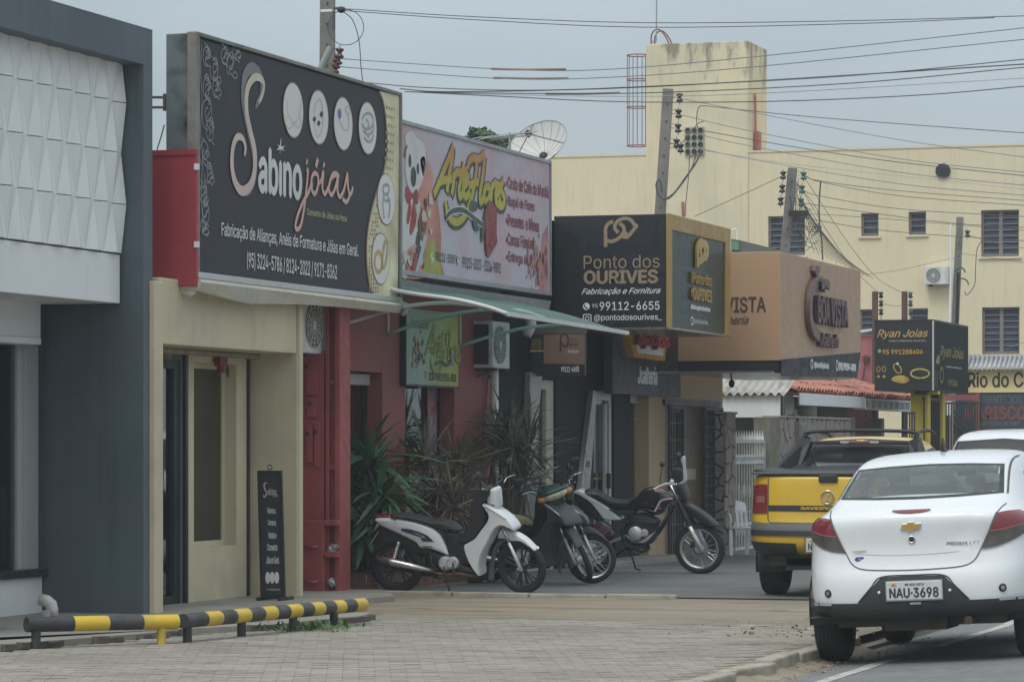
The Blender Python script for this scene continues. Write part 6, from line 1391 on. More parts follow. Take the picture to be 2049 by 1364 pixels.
p2, T2, B2 = pole('leaning concrete pole between the black box sign and the yellow water tower', 1337, 178, 1321, 425, 55, .17, [(1360, 196, 'dark'), (1358, 228, 'dark'), (1357, 257, 'dark'), (1354, 287, 'dark'), (1362, 297, 'dark')])
mb = MB(); mb.tube(catmull([PD(1405, 300, 54.8), PD(1390, 330, 54.8), PD(1372, 355, 54.8), PD(1350, 385, 54.8), PD(1330, 398, 54.8), PD(1318, 390, 54.8), PD(1313, 370, 54.8), PD(1320, 360, 54.8), PD(1326, 385, 54.8)]), .014, 6)
mb.tube(catmull([PD(1395, 302, 54.8), PD(1380, 345, 54.8), PD(1345, 392, 54.8), PD(1328, 400, 54.8)]), .010, 6); mb.tube(catmull([PD(1380, 300, 54.8), PD(1378, 350, 54.8), PD(1372, 410, 54.8), PD(1371, 432, 54.8)]), .007, 5)
mb.tube(catmull([PD(1410, 212, 54.8), PD(1398, 215, 54.8), PD(1394, 240, 54.8), PD(1396, 256, 54.8)]), .008, 5); mb.tube(catmull([PD(1408, 243, 54.8), PD(1396, 248, 54.8), PD(1385, 262, 54.8), PD(1362, 290, 54.8)]), .008, 5); mb.build('drop_cable', wire_m, p2)
p3, T3, B3 = pole('leaning mossy concrete pole behind the tan box sign', 1586, 336, 1571, 500, 60, .16, [(1567, 351, 'dark'), (1565, 378, 'dark'), (1562, 403, 'dark'), (1608, 352, 'green'), (1605, 379, 'green'), (1603, 405, 'green')])
MB().obox(PD(1598, 427, 59.8), (.35, .1, .1), Matrix.Rotation(TH, 3, 'Z')).build('splice_box', blk, p3)
mb = MB()
for k in range(26):
    a_, b_ = PD(rnd.uniform(1580, 1600), rnd.uniform(345, 440), 59.8), PD(rnd.uniform(1600, 1645), rnd.uniform(400, 500), 59.7); m_ = (a_+b_)/2+Vector((rnd.gauss(0, .12), 0, -abs(rnd.gauss(0, .25)))); mb.tube(catmull([a_, m_, b_], n=4), .005, 4, False)
mb.tube(catmull([PD(1642, 362, 59.6), PD(1639, 410, 59.6), PD(1640, 450, 59.6), PD(1644, 480, 59.6), PD(1646, 520, 59.6)]), .014, 5); mb.tube([PD(1641, 452, 59.6), PD(1639, 464, 59.6)], .03, 6)
for k in range(14): 
    a_ = PD(1606+k*1.5, 400+k*3, 59.7); b_ = PD(1630+k*9, 505+k*4, 59.7); mb.tube(catmull([a_, (a_+b_)/2+Vector((0, 0, -.12)), b_], n=4), .0045, 4, False)
mb.build('drop_cables', wire_m, p3, kind='stuff')
p4, T4, B4 = pole('concrete pole behind the black corner sign near the office air conditioner', 1921, 434, 1911, 650, 70, .14, [(1936, 468, 'dark')])
mb = MB(); mb.tube([PD(1905, 445, 69.8), PD(1902, 460, 69.8), PD(1903, 560, 69.8), PD(1901, 650, 69.8)], .028, 6); mb.build('white_conduit', white, p4)
for du, r in ((5, .02), (8, .018)): mb = MB(); mb.tube([PD(1917+du-6, 545, 69.7), PD(1914+du-6, 650, 69.7)], r, 6); mb.build('black_conduit', blk, p4)
mb = MB(); mb.torus(PD(1921, 545, 69.7), (SN, -CS, 0), .10, .016, 16, 5, -1.6, 1.6); mb.torus(PD(1925, 570, 69.7), (SN, -CS, 0), .13, .016, 16, 5, -1.6, 1.6); mb.tube(catmull([PD(1965, 480, 69.6), PD(1955, 500, 69.6), PD(1952, 540, 69.6), PD(1950, 570, 69.6), PD(1935, 590, 69.6), PD(1930, 583, 69.6)]), .009, 5); mb.build('looped_cable', wire_m, p4)
for u, lb in ((1751, 'left rusty square post with insulators behind the tan box sign corner'), (1810, 'right rusty square post with green insulators above the black corner sign')):
    D = 66; t = thing('service_post', lb, 'post', (PD(u, 700, D).x, PD(u, 700, D).y, base_z(65))); a_ = PD(u, 583, D); MB().box(a_.x-.05, a_.x+.05, a_.y-.05, a_.y+.05, base_z(65), a_.z).build('shaft', M('rust_brown', (.10, .055, .045), .8, var=.2), t)
    mb = MB(); c = PD(u+12, 590, D); mb.cyl(c, (c.x, c.y, PD(u, 640, D).z), .009, n=5); mb.bar(c, (a_.x, a_.y, c.z), .012); mb.build('rack', steel, t)
    for v in (590, 607, 624): MB().lathe([(.02, -.06), (.05, -.05), (.028, 0), (.05, .05), (.02, .06)], PD(u+12, v, D), n=10).build('insulator', MATS['insulator_green' if u > 1800 else 'insulator_dark'], t, smooth=True)
def wirep(label, pts, D0, D1, mat=None, r=.008, group='overhead wires'):
    n = len(pts); P_ = [PD(u, v, D0+(D1-D0)*(u-pts[0][0])/(pts[-1][0]-pts[0][0])) for u, v in pts]
    mb = MB(); mb.tube(catmull(P_, n=5), r*.75, 5); o = mb.build('overhead_wire', mat or wire_m, None, smooth=True); tag(o, label, 'wire', group); return o
AW = [
 ('topmost dark wire crossing the whole sky from the left pole', [(688, 18), (950, 34), (1290, 46), (1700, 42), (2060, 32)], 46, 45, wire_m, .008),
 ('second dark wire just under the topmost one from the left pole', [(690, 22), (950, 40), (1290, 55), (1700, 48), (1990, 36)], 46, 45, wire_m, .008),
 ('upper pale bare wire with a copper sleeve across the sky', [(682, 118), (990, 138), (1200, 140), (1500, 115), (2060, 55)], 46, 40, wire_b, .008),
 ('lower pale bare wire with a copper sleeve across the sky', [(680, 134), (990, 157), (1200, 156), (1500, 135), (2060, 78)], 46, 40, wire_b, .008),
 ('dark wire leaving the billboard top, uppermost of the dark bundle', [(725, 165), (860, 176), (1060, 181), (1300, 173), (1700, 152), (2060, 118)], 45, 41, wire_m, .009),
 ('dark wire in the bundle crossing the water tower, second from top', [(800, 178), (900, 184), (1200, 178), (1500, 163), (2060, 128)], 45, 41, wire_m, .011),
 ('dark wire in the bundle crossing the water tower, third from top', [(810, 184), (1000, 187), (1300, 186), (1700, 167), (2060, 134)], 45, 41, wire_m, .009),
 ('thin pale wire between the lowest dark wires', [(860, 186), (1200, 193), (1500, 188), (2060, 156)], 45, 41, steel, .006),
 ('lowest dark wire sagging across the water tower', [(820, 184), (1000, 193), (1250, 204), (1550, 203), (1850, 190), (2060, 172)], 45, 41, wire_m, .009),
 ('pale wire from the top insulator of the leaning pole', [(1364, 198), (1520, 228), (1800, 280), (2060, 316)], 55, 52, wire_b, .008),
 ('pale wire from the second insulator of the leaning pole', [(1362, 230), (1500, 262), (1800, 318), (2060, 346)], 55, 52, wire_b, .008),
 ('dark wire from the hooked cable right of the leaning pole', [(1410, 212), (1600, 232), (1800, 248), (2060, 267)], 55, 52, wire_m, .009),
 ('dark wire starting at the panel of twelve round holes', [(1408, 262), (1600, 296), (1800, 325), (2060, 353)], 55, 52, wire_m, .009),
 ('pale wire from the third insulator of the leaning pole', [(1360, 260), (1500, 292), (1800, 345), (2060, 372)], 55, 52, wire_b, .008),
 ('pale wire from the lowest insulator of the leaning pole', [(1358, 288), (1500, 318), (1800, 368), (2060, 392)], 55, 52, wire_b, .008),
 ('grey wire ending left of the round black extractor', [(1400, 300), (1600, 330), (1880, 360), (2060, 380)], 55, 53, steel, .006),
 ('dark wire from the mossy pole, upper of its top pair', [(1610, 352), (1640, 362), (1800, 382), (2060, 402)], 60, 56, wire_m, .008),
 ('dark wire from the mossy pole, lower of its top pair', [(1612, 352), (1642, 364), (1800, 392), (2060, 412)], 60, 56, wire_m, .008),
 ('dark wire from the middle green insulator of the mossy pole', [(1606, 380), (1640, 392), (1800, 418), (2060, 434)], 60, 56, wire_m, .008),
 ('dark wire from the lowest green insulator of the mossy pole', [(1604, 406), (1700, 420), (1900, 446), (2060, 456)], 60, 56, wire_m, .008),
 ('dark wire leading right from the splice box on the mossy pole', [(1600, 430), (1640, 429), (1800, 440), (2060, 462)], 60, 56, wire_m, .007),
 ('dark wire passing the far right pole near its top', [(1600, 434), (1740, 458), (1900, 472), (2060, 482)], 60, 57, wire_m, .008),
 ('dark wire sloping down left from the mossy pole to the tan sign', [(1566, 352), (1480, 392), (1390, 433)], 60, 56, wire_m, .008),
 ('thin wire from the mossy pole down to the left rusty post', [(1606, 382), (1660, 470), (1710, 540), (1762, 590)], 60, 66, wire_m, .006),
 ('thin wire from the mossy pole down to the right rusty post', [(1610, 356), (1700, 490), (1760, 560), (1822, 592)], 60, 66, wire_m, .006),
 ('wire between the two rusty posts', [(1764, 607), (1790, 612), (1822, 609)], 66, 66, wire_m, .006),
 ('thin wire from the far right pole back to the office wall', [(1912, 515), (1800, 540), (1720, 550), (1650, 552)], 70, 76, wire_m, .006),
 ('thin wire from the far right pole going out of frame right', [(1924, 507), (1980, 515), (2060, 527)], 70, 66, wire_m, .006),
 ('dark wire sagging out of frame right beside the tall louvred window', [(1938, 470), (1970, 480), (2010, 490), (2060, 498)], 70, 66, wire_m, .008),
 ('thin wire crossing low over the restaurant awning', [(1940, 712), (1990, 705), (2060, 680)], 70, 66, steel, .006),
]
for a in AW: wirep(*a)
for k, (a_, b_, v0_, v1_, lb) in enumerate(((983, 1133, 138, 139, 'upper copper coloured splice sleeve on a pale bare wire'), (987, 1138, 156, 157, 'middle copper coloured splice sleeve on a pale bare wire'), (1092, 1240, 188, 186, 'lowest copper coloured splice sleeve over the dark wires'))):
    D = 44.6; mb = MB(); mb.tube([PD(a_, v0_, D), PD((a_+b_)/2, (v0_+v1_)/2+1, D), PD(b_, v1_, D)], .014, 6); tag(mb.build('splice_sleeve', M('copper_brown', (.24, .16, .11), .5), None, smooth=True), lb, 'sleeve', 'splice sleeves on wires')

# ---- satellite dish, roof aerial, trees beyond
Dd = 58.0; ds = thing('satellite_dish', 'big grey mesh satellite dish above the pink flower billboard', 'satellite dish', tuple(PD(1088, 314, Dd)))
H0 = PD(1088, 313, Dd); rt = Vector((CS, SN, 0)); fw = Vector((-SN, CS, 0)); axn = (-rt*.40+Vector((0, 0, .62))-fw*.62).normalized(); dm_ = bpy.data.materials.new('dish_mesh_grey'); dm_.use_nodes = True; nt = dm_.node_tree; b0 = nt.nodes['Principled BSDF']; b0.inputs['Base Color'].default_value = (.58, .58, .56, 1); b0.inputs['Roughness'].default_value = .6
tp = nt.nodes.new('ShaderNodeBsdfTransparent'); mxs = nt.nodes.new('ShaderNodeMixShader'); mxs.inputs[0].default_value = .0; nt.links.new(b0.outputs[0], mxs.inputs[1]); nt.links.new(tp.outputs[0], mxs.inputs[2]); nt.links.new(mxs.outputs[0], nt.nodes['Material Output'].inputs[0])
prof = [(r, .30*(r/.56)**2) for r in [.02, .12, .22, .32, .42, .50, .56]]
MB().lathe(prof, H0, axn, 40).build('reflector', dm_, ds, smooth=True)
gm = M('dish_rib_grey', (.34, .34, .34), .5, .4); mb = MB(); x_ = axn.orthogonal().normalized(); y_ = axn.cross(x_)
for k in range(16):
    a_ = k*math.pi/8; d_ = x_*math.cos(a_)+y_*math.sin(a_); mb.tube([H0+d_*r+axn*(h-.0) for r, h in prof], .006, 4, False)
mb.build('ribs', gm, ds, kind='stuff'); MB().torus(H0+axn*.30, axn, .56, .010, 48, 5).build('rim', gm, ds, smooth=True)
MB().sphere(H0, .08).build('hub', blk, ds, smooth=True); mb = MB(); mb.cyl(PD(1062, 272, Dd-.4), PD(1052, 263, Dd-.4), .05, n=8); 
for q in (0, 2.1, 4.2): mb.tube([PD(1058, 268, Dd-.4), H0+axn*.30+(x_*math.cos(q)+y_*math.sin(q))*.54], .008, 4)
mb.build('feed_horn', blk, ds); mb = MB(); mb.cyl(H0-axn*.1, (H0.x, H0.y, 3.2), .05); mb.build('mast', gm, ds)
ya = thing('roof_aerial', 'thin rooftop television aerial of many rods left of the satellite dish', 'aerial', tuple(PD(1020, 275, 50)))
mb = MB()
for v0_, v1_ in ((276, 265), (280, 270), (277, 272)): mb.tube([PD(985, v0_, 50), PD(1062, v1_, 50)], .008, 5)
mb.build('boom', gm, ya); mb = MB()
for k in range(16):
    u = 940+k*8; v = 279-k*.9; mb.tube([PD(u-9, v+2.5+rnd.uniform(-2, 2), 50), PD(u+14, v-3.5+rnd.uniform(-2, 2), 50.1)], .006, 4)
mb.build('rods', steel, ya, kind='stuff'); mb = MB(); mb.cyl(PD(1020, 274, 50), (PD(1020, 274, 50).x, PD(1020, 274, 50).y, 3), .02, n=6); mb.build('mast', gm, ya)
lf = M('tree_leaf', (.045, .085, .03), .6, var=.5, vs=2.5)
def tree(label, blobs, D, seed):
    rn = random.Random(seed); c0 = PD(*blobs[0][:2], D); t = thing('broadleaf_tree', label, 'tree', (c0.x, c0.y, -.4)); mb = MB(); mb.tube([(c0.x, c0.y, -.5), (c0.x+.1, c0.y, 1.5), (c0.x, c0.y, 3.0)], [.18, .14, .09], 8)
    for u, v, r in blobs: mb.tube([(c0.x, c0.y, 2.4), PD(u, v, D)], [.06, .02], 5)
    mb.build('trunk', stem_m, t); mb = MB()
    for u, v, r in blobs:
        c = PD(u, v, D)
        for k in range(int(1700*r)):
            d = Vector((rn.gauss(0, 1), rn.gauss(0, 1), rn.gauss(0, 1))).normalized()*r*rn.uniform(.35, 1)**.6*(1+.25*math.sin(5*d_.x)); p = c+d; n1 = Vector((rn.gauss(0, 1), rn.gauss(0, 1), rn.gauss(0, .6))).normalized(); n2 = n1.orthogonal().normalized(); s = rn.uniform(.03, .07)
            mb.quad(p-n1*s, p+n2*s*.5, p+n1*s, p-n2*s*.5)
    mb.build('crown', lf, t, fix=False)
tree('dark green tree crown showing above the flower billboard left of the dish', [(955, 300, .30), (948, 268, .09), (968, 274, .14), (1000, 320, .30), (985, 285, .14)], 60, 3)
tree('small green tree crown touching the foot of the satellite dish', [(1030, 320, .30), (1022, 290, .16), (1040, 296, .16), (1008, 292, .14), (1056, 305, .12)], 62, 4)

# ================================================================ CARS
def car_body(name, tab, paint, root, sub=3):
    """tab rows: (t0,z0) centre, (x2,t2,z2), (x3,t3,z3), (x4,t4,z4)"""
    n = len(tab); cols = []
    R = []
    for c, p2, p3, p4 in tab:
        row = [(0, c[0], c[1]), (p2[0]*.5, c[0]*.75+p2[1]*.25, c[1]*.75+p2[2]*.25), p2, p3, p4]
        zc_ = .62; q = (p4[0]*.25+.855*.75 if False else max(p4[0], .80)*.5+.853*.5, p4[1]*.88+2.1*.12, p4[2]*.72+zc_*.28); row.append(q)
        R.append(row)
    mb = MB(); m = 6; full = []
    for row in R: full.append([(-x, t, z) for x, t, z in reversed(row[1:])]+[tuple(p) for p in row])
    m = len(full[0]); mb.grid(full)
    for j in range(m-1): mb.f.append(((n-1)*m+j, (n-1)*m+j+1, j+1, j))
    mb.f.append(tuple(i*m for i in range(n))); mb.f.append(tuple(i*m+m-1 for i in range(n-1, -1, -1)))
    me = mb.mesh('tmp', merge=False, smooth=True); o = bpy.data.objects.new('tmp', me); COL.objects.link(o); q = o.modifiers.new('s', 'SUBSURF'); q.levels = sub; q.render_levels = sub
    dg = bpy.context.evaluated_depsgraph_get(); fm = bpy.data.meshes.new_from_object(o.evaluated_get(dg)); bpy.data.objects.remove(o)
    return fm
class Body:
    def __init__(s, fm, root): s.me = fm; s.root = root; s.bvh = BVHTree.FromPolygons([v.co.copy() for v in fm.vertices], [tuple(p.vertices) for p in fm.polygons])
    def hit(s, a, z, d):
        """d: 'r' from behind (a=x), 'f' from the front, 'R'/'L' from the sides (a=t)"""
        o, v = {'r': (Vector((a, -3, z)), Vector((0, 1, 0))), 'f': (Vector((a, 8, z)), Vector((0, -1, 0))), 'R': (Vector((3, a, z)), Vector((-1, 0, 0))), 'L': (Vector((-3, a, z)), Vector((1, 0, 0)))}[d]
        h = s.bvh.ray_cast(o, v); 
        if h[0] is None: return None, None
        nn = h[1] if h[1].dot(v) < 0 else -h[1]; return h[0], nn
    def patch(s, name, lo, hi, mat, d='r', off=.004, n=8, m=16, parent=None, border=None, label=None, thick=0):
        """grid between two boundary polylines lo and hi (lists of (a,z)), laid on the body; border: (material, cells) for a seal round it"""
        def res(P, k):
            L_ = [0]
            for p, q in zip(P, P[1:]): L_.append(L_[-1]+math.hypot(q[0]-p[0], q[1]-p[1]))
            o = []
            for i in range(k+1):
                t = L_[-1]*i/k; j = max(0, min(len(P)-2, next((x for x in range(len(P)-1) if L_[x+1] >= t), len(P)-2))); u = (t-L_[j])/max(1e-9, L_[j+1]-L_[j]); o.append((P[j][0]+(P[j+1][0]-P[j][0])*u, P[j][1]+(P[j+1][1]-P[j][1])*u))
            return o
        A, B = res(lo, m), res(hi, m); rows = []
        last = None
        for i in range(n+1):
            t = i/n; r = []
            for j in range(m+1):
                a = A[j][0]+(B[j][0]-A[j][0])*t; z = A[j][1]+(B[j][1]-A[j][1])*t; p, nn = s.hit(a, z, d)
                if p is None: p, nn = (last if last else (Vector((a, 0, z)), Vector((0, -1, 0))))
                last = (p, nn); r.append(p+nn*off)
            rows.append(r)
        def mk(cells_, nm, mt, par):
            mb = MB()
            for i, j in cells_: mb.quad(rows[i][j], rows[i][j+1], rows[i+1][j+1], rows[i+1][j])
            return mb.build(nm, mt, par, smooth=True, merge=True, label=label, solid=thick)
        allc = [(i, j) for i in range(n) for j in range(m)]
        if not border: return mk(allc, name, mat, parent or s.root)
        bm_, k = border; ed = [c for c in allc if c[0] < k or c[0] >= n-k or c[1] < k or c[1] >= m-k]; inn = [c for c in allc if c not in set(ed)]
        o = mk(inn, name, mat, parent or s.root); mk(ed, 'window_seal', bm_, o); return o
    def line(s, name, pts, wd, mat, d='r', off=.0045, parent=None, n=6):
        q = catmull([Vector(p) for p in pts], False, n); mb = MB(); rows = []
        for i, p in enumerate(q):
            dd = q[min(i+1, len(q)-1)]-q[max(i-1, 0)]; dd.normalize(); nn = Vector((-dd.y, dd.x))*wd/2
            h1, n1 = s.hit(p.x+nn.x, p.y+nn.y, d); h2, n2 = s.hit(p.x-nn.x, p.y-nn.y, d)
            if h1 is None or h2 is None: continue
            rows.append([h1+n1*off, h2+n2*off])
        return mb.grid(rows).build(name, mat, parent or s.root, smooth=True)
    def finish(s, name, paint, cuts, wells=(), wr=.33, wx=.55):
        """remove the faces behind the glass, then cut the wheel wells"""
        bm = bmesh.new(); bm.from_mesh(s.me); kill = []
        for f in bm.faces:
            c = f.calc_center_median()
            if any(fn(c) for fn in cuts): kill.append(f)
        bmesh.ops.delete(bm, geom=kill, context='FACES'); bm.to_mesh(s.me); bm.free(); s.me.materials.clear(); s.me.materials.append(paint); s.me.name = name
        o = bpy.data.objects.new(name, s.me); COL.objects.link(o); o.parent = s.root
        s.me.polygons.foreach_set('use_smooth', [True]*len(s.me.polygons)); return o
def inpoly(x, y, P):
    c = False; j = len(P)-1
    for i in range(len(P)):
        if (P[i][1] > y) != (P[j][1] > y) and x < (P[j][0]-P[i][0])*(y-P[i][1])/(P[j][1]-P[i][1])+P[i][0]: c = not c
        j = i
    return c
def wheel(root, x, t, r, wd, rim_m, spokes=5, inside=1):
    ty = MB().lathe([(r*.62, -wd*.5), (r*.9, -wd*.52), (r*.985, -wd*.42), (r, -wd*.2), (r, wd*.2), (r*.985, wd*.42), (r*.9, wd*.52), (r*.62, wd*.5)], (x, t, r), (1, 0, 0), 36).build('tyre', rub, root, smooth=True)
    mb = MB()
    for k in range(-2, 3): mb.torus((x+k*wd*.15, t, r), (1, 0, 0), r*1.0, .0035, 36, 4)
    mb.build('tread', M('tread_dark', (.012, .012, .012), .9), ty)
    mb = MB(); mb.lathe([(0, .3*wd), (r*.15, .32*wd), (r*.18, .1*wd), (r*.6, 0), (r*.64, .35*wd), (r*.62, .4*wd)], (x, t, r), (1 if x > 0 else -1, 0, 0), 30)
    mb.build('rim', rim_m, ty, smooth=True); return ty
wpaint = M('white_car_paint', (.68, .70, .72), .28, var=.02, vs=2, coat=.6)
gapm = M('panel_gap', (.09, .09, .088), .8, var=.1); tail_r = M('tail_lamp_red', (.19, .025, .032), .15, coat=.5, var=.15, vs=12); tail_k = M('tail_lamp_smoke', (.075, .068, .062), .15, coat=.5, var=.3, vs=12); cgl = G('car_glass', (.84, .92, .87), .13, .02); cgd = G('tinted_glass', (.06, .07, .07), .10, .03)
bplast = M('bumper_plastic', (.030, .032, .034), .6, var=.1, vs=6); chr_ = M('car_chrome', (.7, .7, .7), .15, 1, var=0)
def plate(P_, parent, x0, x1, z0, z1, t, txt, top='RR-BOA VISTA', fr=1.0):
    pm = M('plate_grey', (.50, .52, .52), .45, var=.08, vs=15); b = MB().box(x0, x1, t, t+.012, z0, z1).build('licence_plate', pm, parent, bevel=.006); Pl = Plane('y', t, b); ck = M('plate_ink', (.03, .03, .035), .5, var=0)
    w_ = x1-x0; h_ = z1-z0; Pl.textm(txt, x0+w_*.05, x0+w_*.94*fr, z0+h_*.12, z0+h_*.66, ck, .002, bold=.03); Pl.textm(top, x0+w_*.34, x0+w_*.68, z0+h_*.76, z0+h_*.88, ck, .002, bold=.02)
    mb = MB(); mb.prism([(x0+w_*.08, t-.001, z0+h_*.80), (x0+w_*.13, t-.001, z0+h_*.92), (x0+w_*.19, t-.001, z0+h_*.80), (x0+w_*.13, t-.001, z0+h_*.72)], (0, -.002, 0)); mb.build('plate_mark', M('orange_mark', (.45, .22, .03), .5), b)
    mb = MB(); mb.box(x0-.006, x1+.006, t+.006, t+.016, z0-.006, z0); mb.box(x0-.006, x1+.006, t+.006, t+.016, z1, z1+.006); mb.box(x0-.006, x0, t+.006, t+.016, z0, z1); mb.box(x1, x1+.006, t+.006, t+.016, z0, z1); mb.build('plate_frame', steel, b)
def seats(root, rows_, zt=1.12, m=None):
    m = m or M('seat_fabric', (.17, .17, .16), .9, var=.1)
    for t, xs in rows_:
        for x in xs:
            s_ = MB().box(x-.22, x+.22, t, t+.12, .45, zt-.18).build('seat', m, root, bevel=.05); h_ = MB().box(x-.12, x+.12, t+.01, t+.10, zt-.16, zt+.04).build('headrest', m, s_, bevel=.035)

def arch(root, sx, t, z, r, xi, xo):
    mb = MB(); rows = []
    for i in range(19):
        a = -.25+(math.pi+.5)*i/18; rows.append([(sx*xi, t+r*math.cos(a), z+r*math.sin(a)), (sx*(xo-.01), t+r*math.cos(a), z+r*math.sin(a)), (sx*(xo+.006), t+(r+.0)*math.cos(a), z+r*math.sin(a)), (sx*(xo+.004), t+(r+.035)*math.cos(a), z+(r+.035)*math.sin(a))])
    mb.grid(rows); mb.prism([(sx*xi, t+r*math.cos(-.25+(math.pi+.5)*i/18), z+r*math.sin(-.25+(math.pi+.5)*i/18)) for i in range(19)], (sx*-.01, 0, 0)); mb.build('wheel_arch', blk, root, smooth=False)
wc = lambda ts, z, r: (lambda c: abs(c.x) > .58 and any((c.y-t)**2+(c.z-z)**2 < r*r for t in ts))
# ---- white sedan
car = thing('parked_car', 'white dented sedan parked at the right edge with plate NAU-3698', 'car', (0, 0, 0))
tabP = [((.60, .25), (.55, .60, .25), (.70, .66, .26), (.79, .74, .30)), ((.05, .25), (.52, .08, .25), (.73, .22, .27), (.83, .62, .31)), ((.0, .36), (.56, .035, .36), (.775, .17, .37), (.845, .60, .40)), ((.0, .56), (.56, .035, .56), (.785, .17, .57), (.85, .60, .58)),
 ((.045, .63), (.56, .085, .635), (.785, .20, .66), (.852, .62, .66)), ((.07, .80), (.56, .11, .80), (.775, .25, .80), (.85, .65, .78)), ((.035, .975), (.56, .085, .965), (.775, .23, .972), (.842, .62, .93)), ((.09, 1.045), (.54, .15, 1.03), (.725, .31, 1.015), (.826, .72, .965)),
 ((.36, 1.11), (.56, .41, 1.095), (.675, .50, 1.055), (.80, .82, .96)), ((.90, 1.37), (.52, .93, 1.355), (.60, .99, 1.32), (.785, 1.12, .965)), ((1.25, 1.44), (.52, 1.27, 1.425), (.612, 1.30, 1.385), (.785, 1.45, .97)), ((2.0, 1.478), (.52, 2.0, 1.457), (.618, 2.0, 1.415), (.785, 2.1, .96)),
 ((2.62, 1.42), (.46, 2.60, 1.40), (.56, 2.55, 1.36), (.775, 2.75, .95)), ((3.35, 1.03), (.55, 3.25, 1.01), (.69, 3.10, .97), (.79, 3.1, .93)), ((3.85, .93), (.55, 3.78, .90), (.70, 3.68, .86), (.82, 3.5, .80)), ((4.16, .76), (.50, 4.08, .75), (.68, 3.95, .72), (.84, 3.6, .66)),
 ((4.27, .50), (.50, 4.2, .50), (.72, 4.05, .48), (.84, 3.65, .46)), ((4.2, .22), (.5, 4.12, .22), (.70, 4.0, .24), (.82, 3.65, .28)), ((3.9, .20), (.5, 3.9, .20), (.66, 3.85, .22), (.80, 3.6, .28))]
Bd = Body(car_body('body', tabP, wpaint, car), car)
# dents on the right of the boot lid
for v in Bd.me.vertices:
    if v.co.y < .4:
        for (dx, dz, r, a_) in ((.44, .90, .10, .010), (.52, .78, .09, .012), (.40, .72, .07, -.006), (.55, .97, .06, -.008), (.33, .85, .08, .006)):
            q = ((v.co.x-dx)**2+(v.co.z-dz)**2)/r**2
            if q < 4: v.co.y += a_*math.exp(-q)*1.0
rwl = [(-.60, 1.125), (-.3, 1.112), (0, 1.107), (.3, 1.112), (.60, 1.125)]; rwh = [(-.545, 1.335), (-.3, 1.350), (0, 1.357), (.3, 1.350), (.545, 1.335)]
glass = Bd.patch('rear_window', rwl, rwh, cgl, 'r', .003, 14, 40, border=(blk, 1))
ws = Bd.patch('windscreen', [(-.62, 1.06), (0, 1.06), (.62, 1.06)], [(-.50, 1.36), (0, 1.385), (.50, 1.36)], cgl, 'f', .003, 12, 24, border=(blk, 1))
sw = []
for d in 'RL':
    sw.append(Bd.patch('side_window', [(.98, 1.03), (1.75, .99), (1.98, .985)], [(1.25, 1.27), (1.5, 1.32), (1.96, 1.345)], cgl, d, .003, 12, 20, border=(blk, 2)))
    sw.append(Bd.patch('side_window', [(2.06, .985), (2.6, .975), (2.95, .975)], [(2.06, 1.345), (2.4, 1.33), (2.62, 1.27)], cgl, d, .003, 12, 20, border=(blk, 2)))
P1 = [(-.565, 1.135), (.565, 1.135), (.52, 1.33), (-.52, 1.33)]; P2 = [(-.58, 1.09), (.58, 1.09), (.47, 1.35), (-.47, 1.35)]; P3 = [(1.05, 1.05), (1.93, 1.02), (1.93, 1.32), (1.28, 1.25)]; P4 = [(2.10, 1.01), (2.86, 1.0), (2.55, 1.25), (2.10, 1.31)]
Bd.finish('body', wpaint, [wc((.78, 3.31), .30, .335), lambda c: c.y < 1.1 and inpoly(c.x, c.z, P1), lambda c: c.y > 2.4 and inpoly(c.x, c.z, P2), lambda c: abs(c.x) > .5 and (inpoly(c.y, c.z, P3) or inpoly(c.y, c.z, P4))])
for s_ in (1, -1):
    lo = [(s_*.497, .748), (s_*.60, .762), (s_*.70, .80), (s_*.79, .86)]; mid = [(s_*.552, .865), (s_*.65, .875), (s_*.74, .90), (s_*.81, .93)]; hi = [(s_*.605, .985), (s_*.66, .995), (s_*.73, .998), (s_*.80, .96)]
    t_ = Bd.patch('tail_lamp', mid, hi, tail_r, 'r', .008, 6, 10); Bd.patch('lamp_lower', lo, mid, tail_k, 'r', .008, 6, 10, parent=t_)
    Bd.line('lamp_edge', lo+[], .012, gapm, 'r', .009, parent=t_); Bd.line('lamp_edge', [(s_*.492, .742), (s_*.55, .87), (s_*.60, .99)], .012, gapm, 'r', .0095, parent=t_)
    Bd.line('lamp_bar', mid, .007, M('lamp_pink', (.4, .12, .12), .3), 'r', .0095, parent=t_)
lid = [(-.612, 1.01), (-.56, .88), (-.485, .735), (-.44, .66), (-.36, .622), (-.18, .609), (0, .606), (.18, .609), (.36, .622), (.44, .66), (.485, .735), (.56, .88), (.612, 1.01)]
Bd.line('boot_gap', lid, .008, gapm, 'r', .004); Bd.line('boot_gap', [(.61, 1.0), (.625, 1.03), (.64, 1.05)], .007, gapm); Bd.line('boot_gap', [(-.61, 1.0), (-.625, 1.03), (-.64, 1.05)], .007, gapm)
for s_ in (1, -1): Bd.line('roof_trim', [(s_*.622, 1.12), (s_*.59, 1.26), (s_*.572, 1.36), (s_*.575, 1.40)], .010, gapm)
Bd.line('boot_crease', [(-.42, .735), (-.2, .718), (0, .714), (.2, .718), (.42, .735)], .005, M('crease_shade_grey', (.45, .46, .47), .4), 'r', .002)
low = Bd.patch('lower_bumper', [(-.80, .285), (-.4, .275), (0, .272), (.4, .275), (.80, .285)], [(-.815, .395), (-.6, .385), (-.38, .382), (0, .382), (.38, .382), (.6, .385), (.815, .395)], bplast, 'r', .012, 6, 40)
Bd.patch('plate_recess', [(-.40, .383), (0, .383), (.40, .383)], [(-.225, .56), (0, .566), (.225, .56)], bplast, 'r', .009, 6, 14, parent=low); Bd.line('recess_edge', [(-.40, .385), (-.30, .49), (-.225, .56), (0, .568), (.225, .56), (.30, .49), (.40, .385)], .01, blk, 'r', .012)
